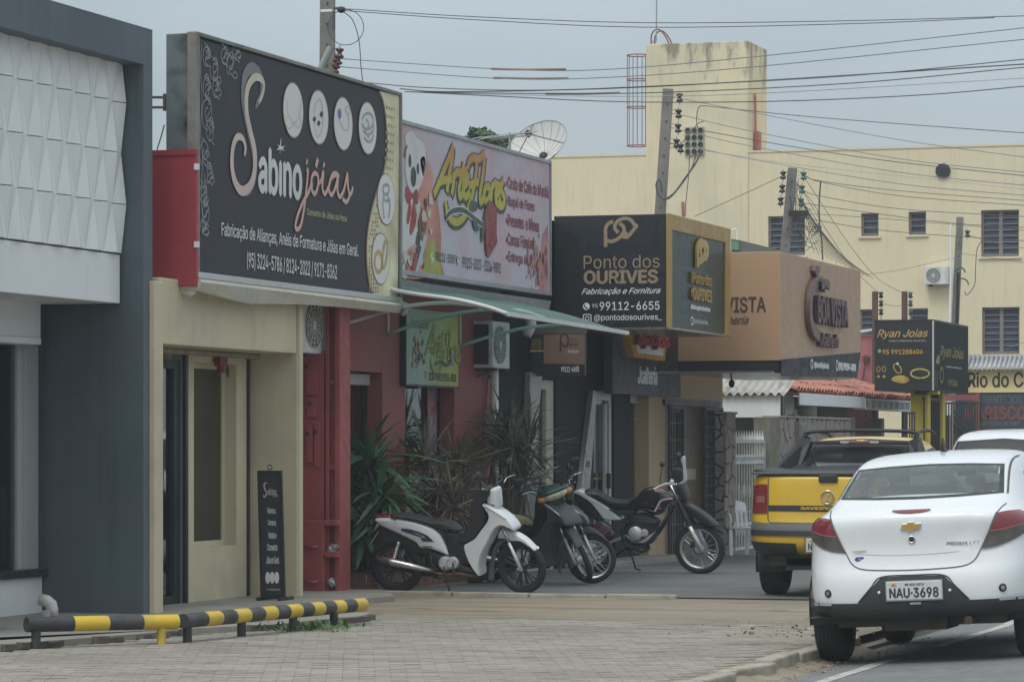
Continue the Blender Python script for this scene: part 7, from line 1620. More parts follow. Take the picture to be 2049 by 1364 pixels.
for s_ in (1, -1):
    for a_, b_ in ((.60, .70), (.71, .76)): Bd.patch('reflector_strip', [(s_*a_, .372), (s_*b_, .374)], [(s_*a_, .392), (s_*b_, .394)], M('grey_reflector', (.42, .44, .46), .3), 'r', .016, 1, 4, parent=low)
    p_, n_ = Bd.hit(s_*.63, .458, 'r'); q = MB().lathe([(0, .006), (.016, .006), (.018, .010), (.027, .010), (.030, .002)], p_, n_, 20).build('parking_sensor', blk, car, smooth=True); MB().lathe([(0, .012), (.015, .011), (.0165, .008)], p_, n_, 16).build('lens', steel, q)
bl = Bd.patch('brake_lamp', [(-.138, 1.022), (-.07, 1.010), (0, 1.007), (.07, 1.010), (.138, 1.022)], [(-.138, 1.030), (0, 1.030), (.138, 1.030)], tail_r, 'r', .009, 3, 14)
tt = Bd.hit(0, .915, 'r')[0].y-.012; bw = lambda k: [(-.078*k, tt, .895), (-.064*k, tt, .937), (-.026*k, tt, .937), (-.022*k, tt, .950), (.030*k, tt, .950), (.026*k, tt, .937), (.078*k, tt, .937), (.064*k, tt, .895), (.026*k, tt, .895), (.022*k, tt, .882), (-.030*k, tt, .882), (-.026*k, tt, .895)]
em = MB().prism(bw(1), (0, .016, 0)).build('bowtie_emblem', chr_, car, bevel=.002); MB().prism([(x*.86, y-.003, .916+(z-.916)*.80) for x, y, z in bw(1)], (0, .004, 0)).build('gold_inset', M('emblem_gold', (.45, .29, .06), .35, .3), em)
t2 = Bd.hit(0, .823, 'r')[0].y; kb = MB().lathe([(.028, 0), (.028, .006), (.020, .008), (.018, .003), (0, .003)], (0, t2-.002, .823), (0, -1, 0), 24).build('lock_barrel', chr_, car, smooth=True); MB().lathe([(0, .009), (.014, .008), (.016, .004)], (0, t2-.002, .823), (0, -1, 0), 16).build('keyhole', blk, kb)
tp_ = Bd.hit(.36, .785, 'r')[0].y; pa = Plane('y', tp_-.006, car); pa.textm('PRISMA LTZ', .245, .485, .773, .797, steel, .003, bold=.03, shear=.15, name='model_badge'); pb = Plane('y', Bd.hit(-.38, .74, 'r')[0].y-.004, car); pb.textm('AVANTI', -.44, -.335, .745, .757, M('badge_gold', (.35, .25, .1), .4), .003, bold=.04, name='dealer_badge')
pb.poly([(-.425, .695), (-.41, .712), (-.36, .712), (-.345, .695), (-.36, .680), (-.41, .680)], M('blue_sticker', (.05, .07, .25), .5), .003, name='blue_sticker', px=False); pb.textm('100', -.40, -.37, .69, .702, ink_w, .006)
plate(None, car, -.185, .215, .395, .53, -.022, 'NAU·3698')
for x_ in (-.24, .27): MB().sphere((x_, -.012, .455), .011).build('bolt', white, low, smooth=True)
MB().box(-.02, .06, -.018, .0, .362, .378).build('latch', steel, low)
fin = MB(); fin.prism([(-.025, 1.52, 1.452), (-.018, 1.50, 1.475), (0, 1.50, 1.555), (.008, 1.52, 1.475), (.03, 1.52, 1.452)], (.0, .10, 0)); fin.build('roof_antenna', blk, car, bevel=.006)
for x in (-.735, .735):
    for t in (.78, 3.31): wheel(car, x, t, .302, .20, M('alloy_dull', (.35, .36, .37), .4, .6))
mb = MB(); mb.box(-.60, .60, .25, 3.9, .20, .30); mb.box(-.25, .2, .2, .7, .17, .26); mb.cyl((.38, .05, .235), (.38, .7, .24), .03); mb.build('underbody', M('underbody_dirt', (.05, .04, .032), .9, var=.3, vs=6), car)
for sx in (1, -1):
    for t in (.78, 3.31): arch(car, sx, t, .30, .335, .60, .842)
    MB().sphere((sx*.90, 2.72, 1.0), (.10, .06, .07)).build('door_mirror', wpaint, car, smooth=True)
seats(car, [(1.32, (-.36, 0.0, .36)), (2.05, (-.36, .36))], 1.16); MB().box(-.62, .62, 1.0, 3.2, .42, .45).build('cabin_floor', dark_in, car); MB().box(-.6, .6, .56, 1.32, .98, 1.0).build('parcel_shelf', M('shelf_grey', (.12, .12, .115), .9), car)
MB().box(-.65, .65, 2.9, 3.2, .55, .98).build('dashboard', dark_in, car, bevel=.04); MB().box(-.07, .07, 2.55, 2.57, 1.26, 1.30).build('mirror', blk, car)
MB().box(-.30, -.12, .02, .03, 0, 0.001) if False else None
for o_ in car.children:
    if o_.name.startswith('tyre'): o_.location.z = -.068
car.location = (-4.50, 23.98, .003); car.rotation_euler = (0, -math.atan(.047), math.radians(.3))

# ---- yellow pickup
ypaint = M('yellow_car_paint', (.62, .40, .02), .3, var=.04, vs=2, coat=.5, stain=(.45, .32, .08), stain_amt=.25, stain_scale=3)
pick = thing('parked_pickup', 'yellow pickup with black rear roof bars parked beyond the white sedan', 'pickup', (0, 0, 0))
tabS = [((.9, .34), (.55, .9, .34), (.70, .92, .35), (.80, .95, .42)), ((.06, .42), (.56, .08, .42), (.76, .18, .43), (.84, .55, .45)), ((.0, .55), (.60, .02, .55), (.80, .12, .55), (.86, .5, .56)), ((.0, .70), (.60, .02, .70), (.81, .11, .70), (.862, .5, .70)), ((.04, .76), (.60, .05, .76), (.80, .12, .76), (.86, .5, .76)),
 ((.05, 1.0), (.60, .06, 1.0), (.79, .13, 1.0), (.85, .5, 1.0)), ((.055, 1.20), (.60, .065, 1.20), (.775, .12, 1.20), (.82, .4, 1.19)), ((.09, 1.235), (.60, .10, 1.235), (.74, .14, 1.235), (.79, .45, 1.22)), ((1.48, 1.24), (.60, 1.48, 1.24), (.72, 1.46, 1.23), (.80, 1.44, 1.20)),
 ((1.66, 1.54), (.46, 1.67, 1.53), (.56, 1.70, 1.49), (.80, 1.70, 1.13)), ((1.90, 1.605), (.48, 1.90, 1.59), (.585, 1.92, 1.53), (.80, 2.0, 1.11)), ((2.4, 1.61), (.48, 2.4, 1.59), (.60, 2.4, 1.54), (.80, 2.5, 1.08)), ((2.95, 1.55), (.48, 2.92, 1.53), (.58, 2.88, 1.48), (.80, 3.1, 1.05)),
 ((3.65, 1.12), (.58, 3.55, 1.10), (.70, 3.45, 1.06), (.81, 3.4, 1.02)), ((4.1, 1.02), (.58, 4.05, 1.0), (.72, 3.95, .96), (.84, 3.8, .90)), ((4.38, .85), (.55, 4.3, .85), (.74, 4.2, .80), (.86, 3.9, .74)), ((4.48, .58), (.55, 4.42, .58), (.76, 4.3, .56), (.86, 3.9, .54)), ((4.4, .32), (.5, 4.34, .32), (.72, 4.2, .33), (.83, 3.9, .40)), ((4.1, .30), (.5, 4.1, .30), (.68, 4.05, .31), (.82, 3.85, .40))]
Bs = Body(car_body('body', tabS, ypaint, pick), pick)
cbk = Bs.patch('cab_back', [(-.66, 1.245), (0, 1.245), (.66, 1.245)], [(-.55, 1.55), (0, 1.578), (.55, 1.55)], M('satin_black', (.025, .026, .027), .5), 'r', .003, 10, 30)
rw = Bs.patch('rear_window', [(-.56, 1.275), (0, 1.27), (.56, 1.275)], [(-.47, 1.47), (0, 1.49), (.47, 1.47)], M('tinted_rear_pane', (.02, .022, .024), .12, coat=.2), 'r', .007, 12, 30, border=(blk, 1))
Bs.patch('windscreen', [(-.64, 1.15), (0, 1.15), (.64, 1.15)], [(-.50, 1.49), (0, 1.52), (.50, 1.49)], cgl, 'f', .004, 10, 20, border=(blk, 1))
for d in 'RL': Bs.patch('side_window', [(1.95, 1.17), (2.6, 1.12), (3.2, 1.10)], [(2.05, 1.46), (2.5, 1.49), (2.88, 1.42)], cgd, d, .004, 12, 24, border=(blk, 2))
Q1 = [(-.52, 1.29), (.52, 1.29), (.45, 1.47), (-.45, 1.47)]; Q2 = [(-.6, 1.17), (.6, 1.17), (.48, 1.48), (-.48, 1.48)]; Q3 = [(2.05, 1.20), (3.05, 1.14), (2.83, 1.40), (2.15, 1.44)]
Bs.finish('body', ypaint, [wc((1.0, 3.72), .33, .37), lambda c: c.y > 2.8 and inpoly(c.x, c.z, Q2), lambda c: abs(c.x) > .55 and inpoly(c.y, c.z, Q3)])
for s_ in (1, -1):
    l_ = Bs.patch('tail_lamp', [(s_*.612, .84), (s_*.70, .838), (s_*.785, .845)], [(s_*.612, 1.125), (s_*.69, 1.125), (s_*.765, 1.11)], tail_r, 'r', .010, 10, 8); Bs.patch('reverse_lamp', [(s_*.635, .945), (s_*.725, .945)], [(s_*.635, 1.01), (s_*.72, 1.01)], M('lamp_pale_red', (.30, .12, .11), .2), 'r', .014, 3, 4, parent=l_)
    Bs.line('tailgate_gap', [(s_*.604, 1.215), (s_*.604, 1.0), (s_*.603, .80), (s_*.59, .76)], .012, gapm)
Bs.line('tailgate_gap', [(-.59, .748), (0, .742), (.59, .748)], .012, gapm)
st_ = Bs.patch('tailgate_strip', [(-.60, .862), (0, .858), (.60, .862)], [(-.60, .92), (0, .918), (.60, .92)], M('satin_black', (.025, .026, .027), .5), 'r', .006, 2, 24)
gb_ = M('grey_bumper', (.12, .125, .13), .55, var=.06); Bs.patch('bumper_top', [(-.80, .675), (0, .665), (.80, .675)], [(-.79, .755), (-.59, .74), (0, .735), (.59, .74), (.79, .755)], gb_, 'r', .010, 4, 30)
Bs.patch('bumper_stripe', [(-.81, .622), (0, .615), (.81, .622)], [(-.81, .674), (0, .664), (.81, .674)], bplast, 'r', .013, 3, 30)
for s_ in (1, -1): Bs.patch('lower_bumper', [(s_*.31, .425), (s_*.6, .42), (s_*.80, .43)], [(s_*.31, .548), (s_*.6, .555), (s_*.82, .565)], bplast, 'r', .013, 4, 12)
Bs.patch('plate_recess', [(-.23, .44), (0, .44), (.23, .44)], [(-.23, .60), (0, .60), (.23, .60)], M('dark_recess_yellow', (.40, .26, .02), .5), 'r', .004, 4, 8)
plate(None, pick, -.2, .2, .465, .595, -.03, 'N', '', .16)
hd_ = MB().box(-.09, .10, .03, .055, 1.145, 1.222).build('tailgate_handle', blk, pick, bevel=.012)
te = .04; mb = MB(); mb.torus((0, te, 1.0), (0, 1, 0), .064, .006, 32, 6); e_ = mb.build('round_emblem', chr_, pick, smooth=True); MB().lathe([(0, 0), (.06, 0), (.06, .008)], (0, te+.012, 1.0), (0, -1, 0), 24).build('emblem_ground', M('emblem_navy', (.03, .035, .05), .4), e_)
mb = MB()
for a_, b_ in (((-.026, 1.05), (0, 1.006)), ((0, 1.006), (.026, 1.05)), ((-.048, 1.028), (-.022, .95)), ((-.022, .95), (0, 1.0)), ((0, 1.0), (.022, .95)), ((.022, .95), (.048, 1.028))): mb.bar((a_[0], te-.006, a_[1]), (b_[0], te-.006, b_[1]), .009, .006)
mb.build('emblem_letters', chr_, e_, kind='stuff'); Plane('y', .035, pick).textm('SAVEIRO', -.27, .05, .876, .908, M('yellow_badge', (.55, .36, .03), .4), .006, bold=.05, name='model_badge')
cov = M('black_cover', (.020, .021, .022), .6, var=.15, vs=4); mb = MB(); rows = []
for t, zz in ((.07, 1.232), (.10, 1.238), (.6, 1.245), (1.45, 1.25)): rows.append([(-.77, t+.03, zz-.01), (-.73, t, zz+.02), (-.6, t, zz), (0, t, zz-.008), (.6, t, zz), (.73, t, zz+.02), (.77, t+.03, zz-.01)])
mb.grid(rows).build('bed_cover', cov, pick, smooth=True, solid=.02); MB().box(-.77, .77, .055, .10, 1.222, 1.250).build('cover_rail', M('rail_grey', (.10, .10, .10), .5), pick, bevel=.006)
# buttresses, roof bars
for s_ in (1, -1):
    MB().prism([(s_*.79, .95, 1.22), (s_*.79, 1.00, 1.245), (s_*.62, 1.64, 1.615), (s_*.56, 1.70, 1.60), (s_*.60, 1.45, 1.25)], (s_*-.03, 0, 0)).build('sport_bar', cov, pick, bevel=.01)
    MB().prism([(s_*.78, 1.34, 1.245), (s_*.58, 1.36, 1.25), (s_*.50, 1.58, 1.55), (s_*.62, 1.54, 1.60)], (0, .14, 0)).build('rear_pillar', cov, pick, bevel=.01)
    mb = MB(); mb.tube(catmull([(s_*.58, 1.62, 1.60), (s_*.57, 1.95, 1.655), (s_*.57, 2.5, 1.66), (s_*.56, 2.85, 1.60)], n=5), .018, 8); mb.build('roof_rail', cov, pick, smooth=True)
mb = MB(); mb.tube(catmull([(-.60, 1.66, 1.60), (-.52, 1.66, 1.648), (0, 1.66, 1.662), (.52, 1.66, 1.648), (.60, 1.66, 1.60)], n=5), .018, 8); mb.build('cross_bar', cov, pick, smooth=True)
MB().box(-.60, .60, 1.60, 1.66, 1.52, 1.555).build('roof_lip', cov, pick, bevel=.01); hl = MB().box(-.20, .20, 1.585, 1.60, 1.528, 1.552).build('high_brake_lamp', M('lamp_clear', (.45, .40, .38), .3), pick, bevel=.005); MB().box(-.11, .11, 1.58, 1.586, 1.530, 1.550).build('red_lens', tail_r, hl)
for x in (-.74, .74):
    for t in (1.0, 3.72): wheel(pick, x, t, .315, .215, M('alloy_dull', (.35, .36, .37), .4))
mb = MB(); mb.box(-.62, .62, .2, 4.1, .32, .42); mb.tube([(-.5, .9, .32), (.5, .9, .32)], .06, 8); mb.box(-.45, -.2, .2, .8, .28, .4); mb.build('underbody', MATS['underbody_dirt'], pick)
for sx in (1, -1):
    for t in (1.0, 3.72): arch(pick, sx, t, .33, .37, .60, .85)
    MB().sphere((sx*.93, 3.15, 1.15), (.11, .07, .08)).build('door_mirror', blk, pick, smooth=True)
seats(pick, [(2.1, (-.36, .36))], 1.34); MB().box(-.66, .66, 1.75, 3.4, .5, .54).build('cabin_floor', dark_in, pick)
pick.location = (-7.02, 32.72, g(-7, 34)+.0)

# ---- white suv at the far right
suv = thing('parked_suv', 'white hatchback with dark tinted rear glass cut off by the right edge', 'car', (0, 0, 0))
tabV = [((.7, .3), (.55, .7, .3), (.70, .72, .3), (.80, .8, .36)), ((.05, .32), (.55, .08, .32), (.74, .2, .33), (.84, .6, .36)), ((.0, .45), (.6, .04, .45), (.80, .16, .45), (.87, .6, .46)), ((.0, .65), (.6, .04, .65), (.81, .15, .65), (.88, .6, .65)), ((.05, .75), (.6, .08, .75), (.81, .17, .75), (.88, .6, .75)),
 ((.06, .95), (.6, .10, .95), (.79, .2, .95), (.87, .6, .93)), ((.08, 1.08), (.6, .12, 1.07), (.76, .22, 1.06), (.86, .6, 1.03)), ((.12, 1.14), (.6, .16, 1.13), (.73, .25, 1.12), (.84, .65, 1.06)), ((.20, 1.24), (.58, .24, 1.23), (.70, .32, 1.2), (.83, .75, 1.07)),
 ((.42, 1.58), (.52, .45, 1.56), (.61, .52, 1.52), (.82, .9, 1.08)), ((.62, 1.665), (.52, .64, 1.65), (.62, .68, 1.60), (.82, 1.2, 1.08)), ((1.7, 1.71), (.52, 1.7, 1.69), (.64, 1.7, 1.63), (.82, 1.9, 1.08)), ((2.5, 1.64), (.52, 2.48, 1.62), (.62, 2.45, 1.56), (.82, 2.8, 1.06)),
 ((3.3, 1.18), (.6, 3.2, 1.15), (.74, 3.1, 1.1), (.83, 3.1, 1.03)), ((3.8, 1.04), (.6, 3.75, 1.0), (.76, 3.65, .96), (.85, 3.5, .9)), ((4.1, .85), (.55, 4.05, .85), (.74, 3.95, .8), (.87, 3.6, .7)), ((4.2, .55), (.55, 4.15, .55), (.76, 4.05, .5), (.87, 3.6, .5)), ((4.1, .3), (.5, 4.05, .3), (.72, 3.95, .3), (.84, 3.6, .36)), ((3.8, .28), (.5, 3.8, .28), (.68, 3.75, .28), (.82, 3.5, .36))]
Bv = Body(car_body('body', tabV, wpaint, suv), suv)
Bv.patch('rear_window', [(-.66, 1.19), (0, 1.18), (.66, 1.19)], [(-.56, 1.54), (0, 1.575), (.56, 1.54)], M('tinted_rear_glass', (.018, .022, .025), .08, coat=.3), 'r', .004, 12, 30, border=(blk, 1)); Bv.patch('tailgate_panel', [(-.6, .76), (.6, .76)], [(-.66, 1.14), (.66, 1.14)], wpaint, 'r', .003, 4, 12)
for d in 'RL': Bv.patch('side_window', [(.8, 1.12), (1.8, 1.10), (2.8, 1.09)], [(.75, 1.48), (1.7, 1.55), (2.4, 1.48)], MATS['tinted_rear_glass'], d, .004, 10, 30, border=(blk, 1))
for s_ in (1, -1): Bv.patch('tail_lamp', [(s_*.66, .80), (s_*.80, .82)], [(s_*.66, 1.12), (s_*.76, 1.10)], tail_r, 'r', .008, 8, 6)
Bv.finish('body', wpaint, [wc((.8, 3.35), .33, .36)])
for sx in (1, -1):
    for t in (.8, 3.35): arch(suv, sx, t, .33, .36, .6, .865)
for x in (-.75, .75):
    for t in (.8, 3.35): wheel(suv, x, t, .33, .21, MATS['alloy_dull'])
MB().box(-.6, .6, .2, 3.9, .22, .32).build('underbody', MATS['underbody_dirt'], suv); plate(None, suv, -.2, .2, .56, .69, -.02, '', '')
suv.location = (-6.72, 41.2, g(-6.3, 43)); suv.scale = (1.05, 1.05, 1.06)
from mathutils.geometry import tessellate_polygon

# ================================================================ MOTORCYCLES (built side-on: x forward, z up, y across)
def conv(pts, x0, zb, s): return [((X-x0)/s, (zb-Y)/s) for X, Y in pts]
def puffy(name, pts, hw, mat, root, r=.018, smooth=5, y0=0.0, label=None):
    """rounded shell from a side outline: full outline in the middle, drawn in towards both sides"""
    q = catmull([Vector(p) for p in pts], True, smooth); n = len(q)
    ar = sum(q[i].x*q[(i+1) % n].y-q[(i+1) % n].x*q[i].y for i in range(n))
    sg = 1 if ar > 0 else -1; nn = []
    for i in range(n):
        d = q[(i+1) % n]-q[i-1]; d = d.normalized() if d.length > 1e-9 else Vector((1, 0)); nn.append(Vector((-d.y, d.x))*sg)
    rings = []
    for k, ins in ((-1, 1.0), (-.92, .45), (-.72, .1), (-.3, 0), (.3, 0), (.72, .1), (.92, .45), (1, 1.0)):
        rings.append([(q[i].x+nn[i].x*ins*r, y0+k*hw, q[i].y+nn[i].y*ins*r) for i in range(n)])
    mb = MB(); mb.grid(rings, True); b = 0; 
    for o_ in (0, 7*n):
        for t_ in tessellate_polygon([[Vector((mb.v[o_+i].x, mb.v[o_+i].z, 0)) for i in range(n)]]): mb.f.append(tuple(o_+i for i in t_))
    return mb.build(name, mat, root, auto=True, label=label)
blkp = M('bike_black_plastic', (.018, .019, .020), .5, var=.15, vs=14); seatm = M('bike_seat_vinyl', (.020, .021, .022), .6, var=.1, vs=20)
wbp = M('bike_white_paint', (.62, .65, .67), .3, var=.03, coat=.5); eng = M('engine_silver', (.60, .61, .61), .38, .35, var=.15, vs=20); dark_eng = M('engine_dark', (.05, .048, .045), .55, .4, var=.3, vs=16)
rusty = M('exhaust_rust', (.20, .09, .05), .6, .3, var=.3, vs=14); amber = M('amber_lens', (.55, .22, .03), .2, coat=.4)
def bwheel(root, x, r, name='front_wheel', wd=.07, rimr=.78, spokes=0, rim_m=None, steer=None, hub=.05, knob=False, disc=0):
    w_ = thing(name, None, None, (0, 0, 0)); w_.parent = root
    mb = MB(); prof = []
    for i in range(9): a = math.pi*i/8; prof.append((r-wd*.55+wd*.55*math.sin(a), -wd/2*math.cos(a)))
    prof = [(r*rimr, -wd*.30)]+prof+[(r*rimr, wd*.30)]
    ty = MB().lathe(prof, (x, 0, r), (0, 1, 0), 40).build('tyre', rub, w_, smooth=True)
    if knob:
        mb = MB()
        for k in range(64):
            a = k*math.pi/32
            for yy in (-.028, 0, .028): mb.obox((x+(r-.002)*math.cos(a), yy, r+(r-.002)*math.sin(a)), (.016, .018, .014), Matrix.Rotation(-a, 3, 'Y'))
        mb.build('knobs', rub, ty, kind='stuff')
    rm = rim_m or chrome
    MB().lathe([(r*rimr, -wd*.28), (r*(rimr-.05), -wd*.24), (r*(rimr-.08), -wd*.10), (r*(rimr-.08), wd*.10), (r*(rimr-.05), wd*.24), (r*rimr, wd*.28)], (x, 0, r), (0, 1, 0), 40).build('rim', rm, w_, smooth=True)
    MB().lathe([(0, -.05), (hub, -.045), (hub*1.1, -.02), (hub*1.1, .02), (hub, .045), (0, .05)], (x, 0, r), (0, 1, 0), 20).build('hub', eng if spokes > 12 else rm, w_)
    if spokes > 12:
        me = MB().cyl((0, 0, 0), (0, 0, 1), .0022, n=4, ).mesh('spoke'); me.materials.append(chrome)
        for k in range(spokes):
            a = 2*math.pi*k/spokes; a2 = a+(.45 if k % 2 else -.45); p = Vector((x+hub*math.cos(a2), .03*(1 if k % 4 < 2 else -1), r+hub*math.sin(a2))); q = Vector((x+r*(rimr-.07)*math.cos(a), 0, r+r*(rimr-.07)*math.sin(a))); d = q-p
            o = piece('spoke', me, p, w_, d.to_track_quat('Z', 'Y').to_euler(), (1, 1, d.length))
    else:
        for k in range(spokes):
            a = 2*math.pi*k/spokes+.3; mb = MB()
            for s_ in (-.14, .14):
                mb.bar((x+hub*.8*math.cos(a), 0, r+hub*.8*math.sin(a)), (x+r*(rimr-.06)*math.cos(a+s_), 0, r+r*(rimr-.06)*math.sin(a+s_)), .014, .022, (0, 1, 0))
            mb.build('spoke', rm, w_)
    if disc: 
        MB().lathe([(disc*.6, -.056), (disc, -.056), (disc, -.052), (disc*.6, -.052)], (x, 0, r), (0, 1, 0), 32).build('brake_disc', steel, w_); MB().box(x-.10, x-.05, -.075, -.045, r+.02, r+.09).build('brake_caliper', dark_eng, w_, bevel=.008)
    return w_
def steer(objs, root, x, z, ang, rake=.46):
    """turn the front parts about the steering head"""
    p = thing('front_fork_assembly', None, None, (0, 0, 0)); ax = Vector((math.sin(-rake), 0, math.cos(rake)))
    R = Matrix.Translation((x, 0, z)) @ Matrix.Rotation(ang, 4, ax) @ Matrix.Translation((-x, 0, -z))
    def bake(o):
        if o.type == 'MESH':
            if o.data.users > 1: o.data = o.data.copy()
            o.data.transform(R @ o.matrix_basis); o.matrix_basis = Matrix.Identity(4)
        for c in o.children: bake(c)
    for o in objs: bake(o)
    bpy.data.objects.remove(p)
def moped(name, label, cols, cat='motorcycle', front_m=None, spokes=0, decals=True, steer_a=.25, cowl=False, seat_m=None):
    S = 990.0; cv = lambda pts: conv(pts, 340, 1288, S); root = thing(name, label, cat, (0, 0, 0), 'motorcycles parked outside the shops')
    body, fr, lamp = cols
    side = [(150, 527), (350, 524), (560, 556), (740, 615), (830, 690), (880, 790), (912, 892), (800, 858), (700, 828), (612, 822), (560, 765), (400, 688), (250, 622), (190, 592)]
    puffy('side_panel', cv(side), .115, body, root, .022)
    puffy('seat', cv([(315, 492), (400, 478), (560, 500), (700, 538), (850, 542), (950, 578), (1012, 630), (1012, 652), (930, 656), (840, 657), (760, 612), (600, 562), (420, 532), (330, 520)]), .125, seat_m or seatm, root, .03)
    puffy('tail_lamp', cv([(128, 500), (250, 494), (335, 520), (250, 530), (160, 527)]), .07, tail_r, root, .012)
    puffy('leg_shield', cv([(1285, 372), (1350, 385), (1480, 460), (1570, 540), (1612, 605), (1602, 640), (1560, 622), (1470, 592), (1400, 640), (1340, 750), (1272, 870), (1238, 990), (1237, 1095), (1180, 1050), (1112, 930), (1077, 800), (1120, 762), (1190, 720), (1262, 630), (1328, 545), (1340, 480), (1310, 430)]), .15, body, root, .016)
    lens = puffy('position_lamp', cv([(1290, 378), (1350, 392), (1470, 462), (1540, 520), (1480, 500), (1380, 440), (1310, 410)]), .156, M('clear_lens', (.5, .52, .53), .1, coat=.5), root, .01)
    puffy('inner_fairing', cv([(1150, 430), (1190, 300), (1262, 212), (1335, 202), (1372, 250), (1325, 330), (1285, 372), (1312, 430), (1325, 520), (1255, 630), (1190, 715), (1120, 762), (1050, 775), (1000, 740), (1085, 650), (1130, 560)]), .13, blkp, root, .016)
    puffy('underseat_cover', cv([(840, 660), (1010, 660), (1040, 720), (1100, 770), (1120, 870), (1150, 960), (1050, 1000), (960, 900), (905, 890), (880, 790)]), .10, blkp, root, .02)
    puffy('footboard', cv([(760, 860), (1180, 1040), (1200, 1090), (1100, 1080), (760, 1020), (700, 900)]), .09, blkp, root, .02)
    puffy('rear_fender', cv([(190, 600), (420, 690), (600, 800), (720, 840), (720, 900), (560, 880), (420, 800), (320, 780), (200, 830), (110, 900), (60, 950), (50, 930), (110, 820), (100, 760), (160, 650)]), .06, blkp, root, .015)
    mb = MB(); pb_, pt_ = cv([(95, 780)])[0], cv([(180, 655)])[0]; mb.prism([(pb_[0], -.10, pb_[1]), (pb_[0], .10, pb_[1]), (pt_[0], .10, pt_[1]), (pt_[0], -.10, pt_[1])], (-.006, 0, -.004)); mb.build('licence_plate', M('plate_grey', (.50, .52, .52)), root)
    L_ = lambda X, Y, y=0: ((X-340)/S, y, (1288-Y)/S)
    bwheel(root, 0, .278, 'rear_wheel', .085, .72, 24 if spokes else 5, chrome if spokes else blk, hub=.06)
    x_f = (1637-340)/S
    fobj = [bwheel(root, x_f, .272, 'front_wheel', .068, .78, 28 if spokes else 6, chrome if spokes else blk, hub=.05, disc=0)]
    for s_ in (-.075, .075):
        mb = MB(); mb.tube([L_(1550, 755, s_), L_(1615, 905, s_), L_(1672, 1040, s_)], [.016, .019, .021], 10); o = mb.build('fork_leg', eng, root, smooth=True); fobj.append(o)
        mb = MB(); mb.tube([L_(1490, 600, s_), L_(1552, 760, s_)], .015, 8); fobj.append(mb.build('fork_tube', chrome, root, smooth=True))
    mb = MB(); mb.cyl(L_(1637, 1020, -.09), L_(1637, 1020, .09), .012); fobj.append(mb.build('axle', eng, root))
    fobj.append(puffy('front_fender', cv([(1415, 722), (1438, 645), (1490, 630), (1600, 660), (1700, 710), (1780, 780), (1822, 832), (1740, 792), (1660, 750), (1560, 748), (1480, 726)]), .055, fr, root, .015))
    fobj.append(puffy('inner_fender', cv([(1290, 1160), (1268, 1150), (1300, 1000), (1330, 880), (1380, 790), (1450, 742), (1482, 740), (1400, 812), (1347, 910), (1312, 1020), (1302, 1160)]), .045, M('fender_grey', (.12, .125, .13), .5), root, .008))
    # handlebar, cowl, mirrors
    hb = []
    hb.append(puffy('handlebar_cover', cv([(1328, 370), (1342, 255), (1378, 218), (1428, 216), (1440, 300), (1436, 408), (1400, 402), (1352, 388)]), .085 if not cowl else .10, body if not cowl else lamp, root, .02))
    for s_ in (-1, 1):
        mb = MB(); mb.tube([L_(1370, 215, s_*.06), L_(1350, 190, s_*.22), L_(1300, 180, s_*.34)], .013, 8); b_ = mb.build('handlebar', blkp, root, smooth=True); hb.append(b_)
        mb = MB(); mb.tube([L_(1320, 183, s_*.25), L_(1290, 178, s_*.36)], .019, 10); hb.append(mb.build('grip', rub, root, smooth=True))
        mb = MB(); mb.tube([L_(1405, 205, s_*.18), L_(1400, 170, s_*.26), L_(1445, 158, s_*.36)], .006, 6); hb.append(mb.build('brake_lever', chrome, root, smooth=True))
        mb = MB(); mb.tube([L_(1345, 190, s_*.20), L_(1370, 100, s_*.26), L_(1385, 60, s_*.30)], .006, 6); mm = mb.build('mirror_stalk', blkp, root, smooth=True); hb.append(mm)
        MB().sphere(L_(1395, 25, s_*.34), (.018, .065, .045)).build('mirror', blkp, mm, smooth=True)
    if cowl:
        c = L_(1440, 300); hl = MB().sphere((c[0]-.01, 0, c[2]+.01), (.085, .150, .062), 20, 12).build('headlamp', M('headlamp_glass', (.46, .46, .30), .08, coat=1, var=.2, vs=22), root, smooth=True); hb.append(hl)
        for s_ in (-1, 1): hb.append(MB().sphere((c[0]-.03, s_*.155, c[2]+.0), (.055, .055, .040), 14, 10).build('indicator', amber, root, smooth=True))
        hb.append(MB().sphere((c[0]-.05, 0, c[2]+.055), (.12, .19, .055), 20, 12).build('cowl', lamp, root, smooth=True))
    # engine, exhaust, shock, stand
    mb = MB(); mb.sphere(L_(900, 985), (.11, .10, .075), 16, 10); mb.build('crankcase', dark_eng, root, smooth=True)
    mb = MB(); mb.lathe([(0, -.125), (.052, -.125), (.062, -.11), (.062, -.05)], L_(952, 968), (0, 1, 0), 26); mb.build('clutch_cover', eng, root, auto=True) if False else MB().lathe([(0, .135), (.052, .135), (.064, .12), (.066, .05)], L_(955, 968), (0, -1, 0), 26).build('clutch_cover', eng, root, auto=True)
    MB().lathe([(0, .12), (.060, .118), (.074, .10), (.078, .04)], L_(875, 975), (0, -1, 0), 26).build('engine_cover', eng, root, auto=True)
    mb = MB()
    for X, Y in ((915, 940), (990, 945), (950, 1005), (840, 1010), (905, 1020)): mb.cyl(L_(X, Y, -.137), L_(X, Y, -.142), .006, n=8)
    mb.build('bolts', blk, root, kind='stuff'); mb = MB(); mb.sphere(L_(1080, 1010), (.10, .055, .055), 12, 8); mb.build('cylinder_head', dark_eng, root, smooth=True)
    mb = MB(); mb.tube([L_(215, 925, -.13), L_(330, 965, -.13), L_(520, 1000, -.13), L_(735, 1045, -.12)], [.030, .042, .036, .018], 14); ex_ = mb.build('muffler', M('muffler_chrome', (.60, .58, .56), .25, .9, var=.15, vs=10), root, smooth=True)
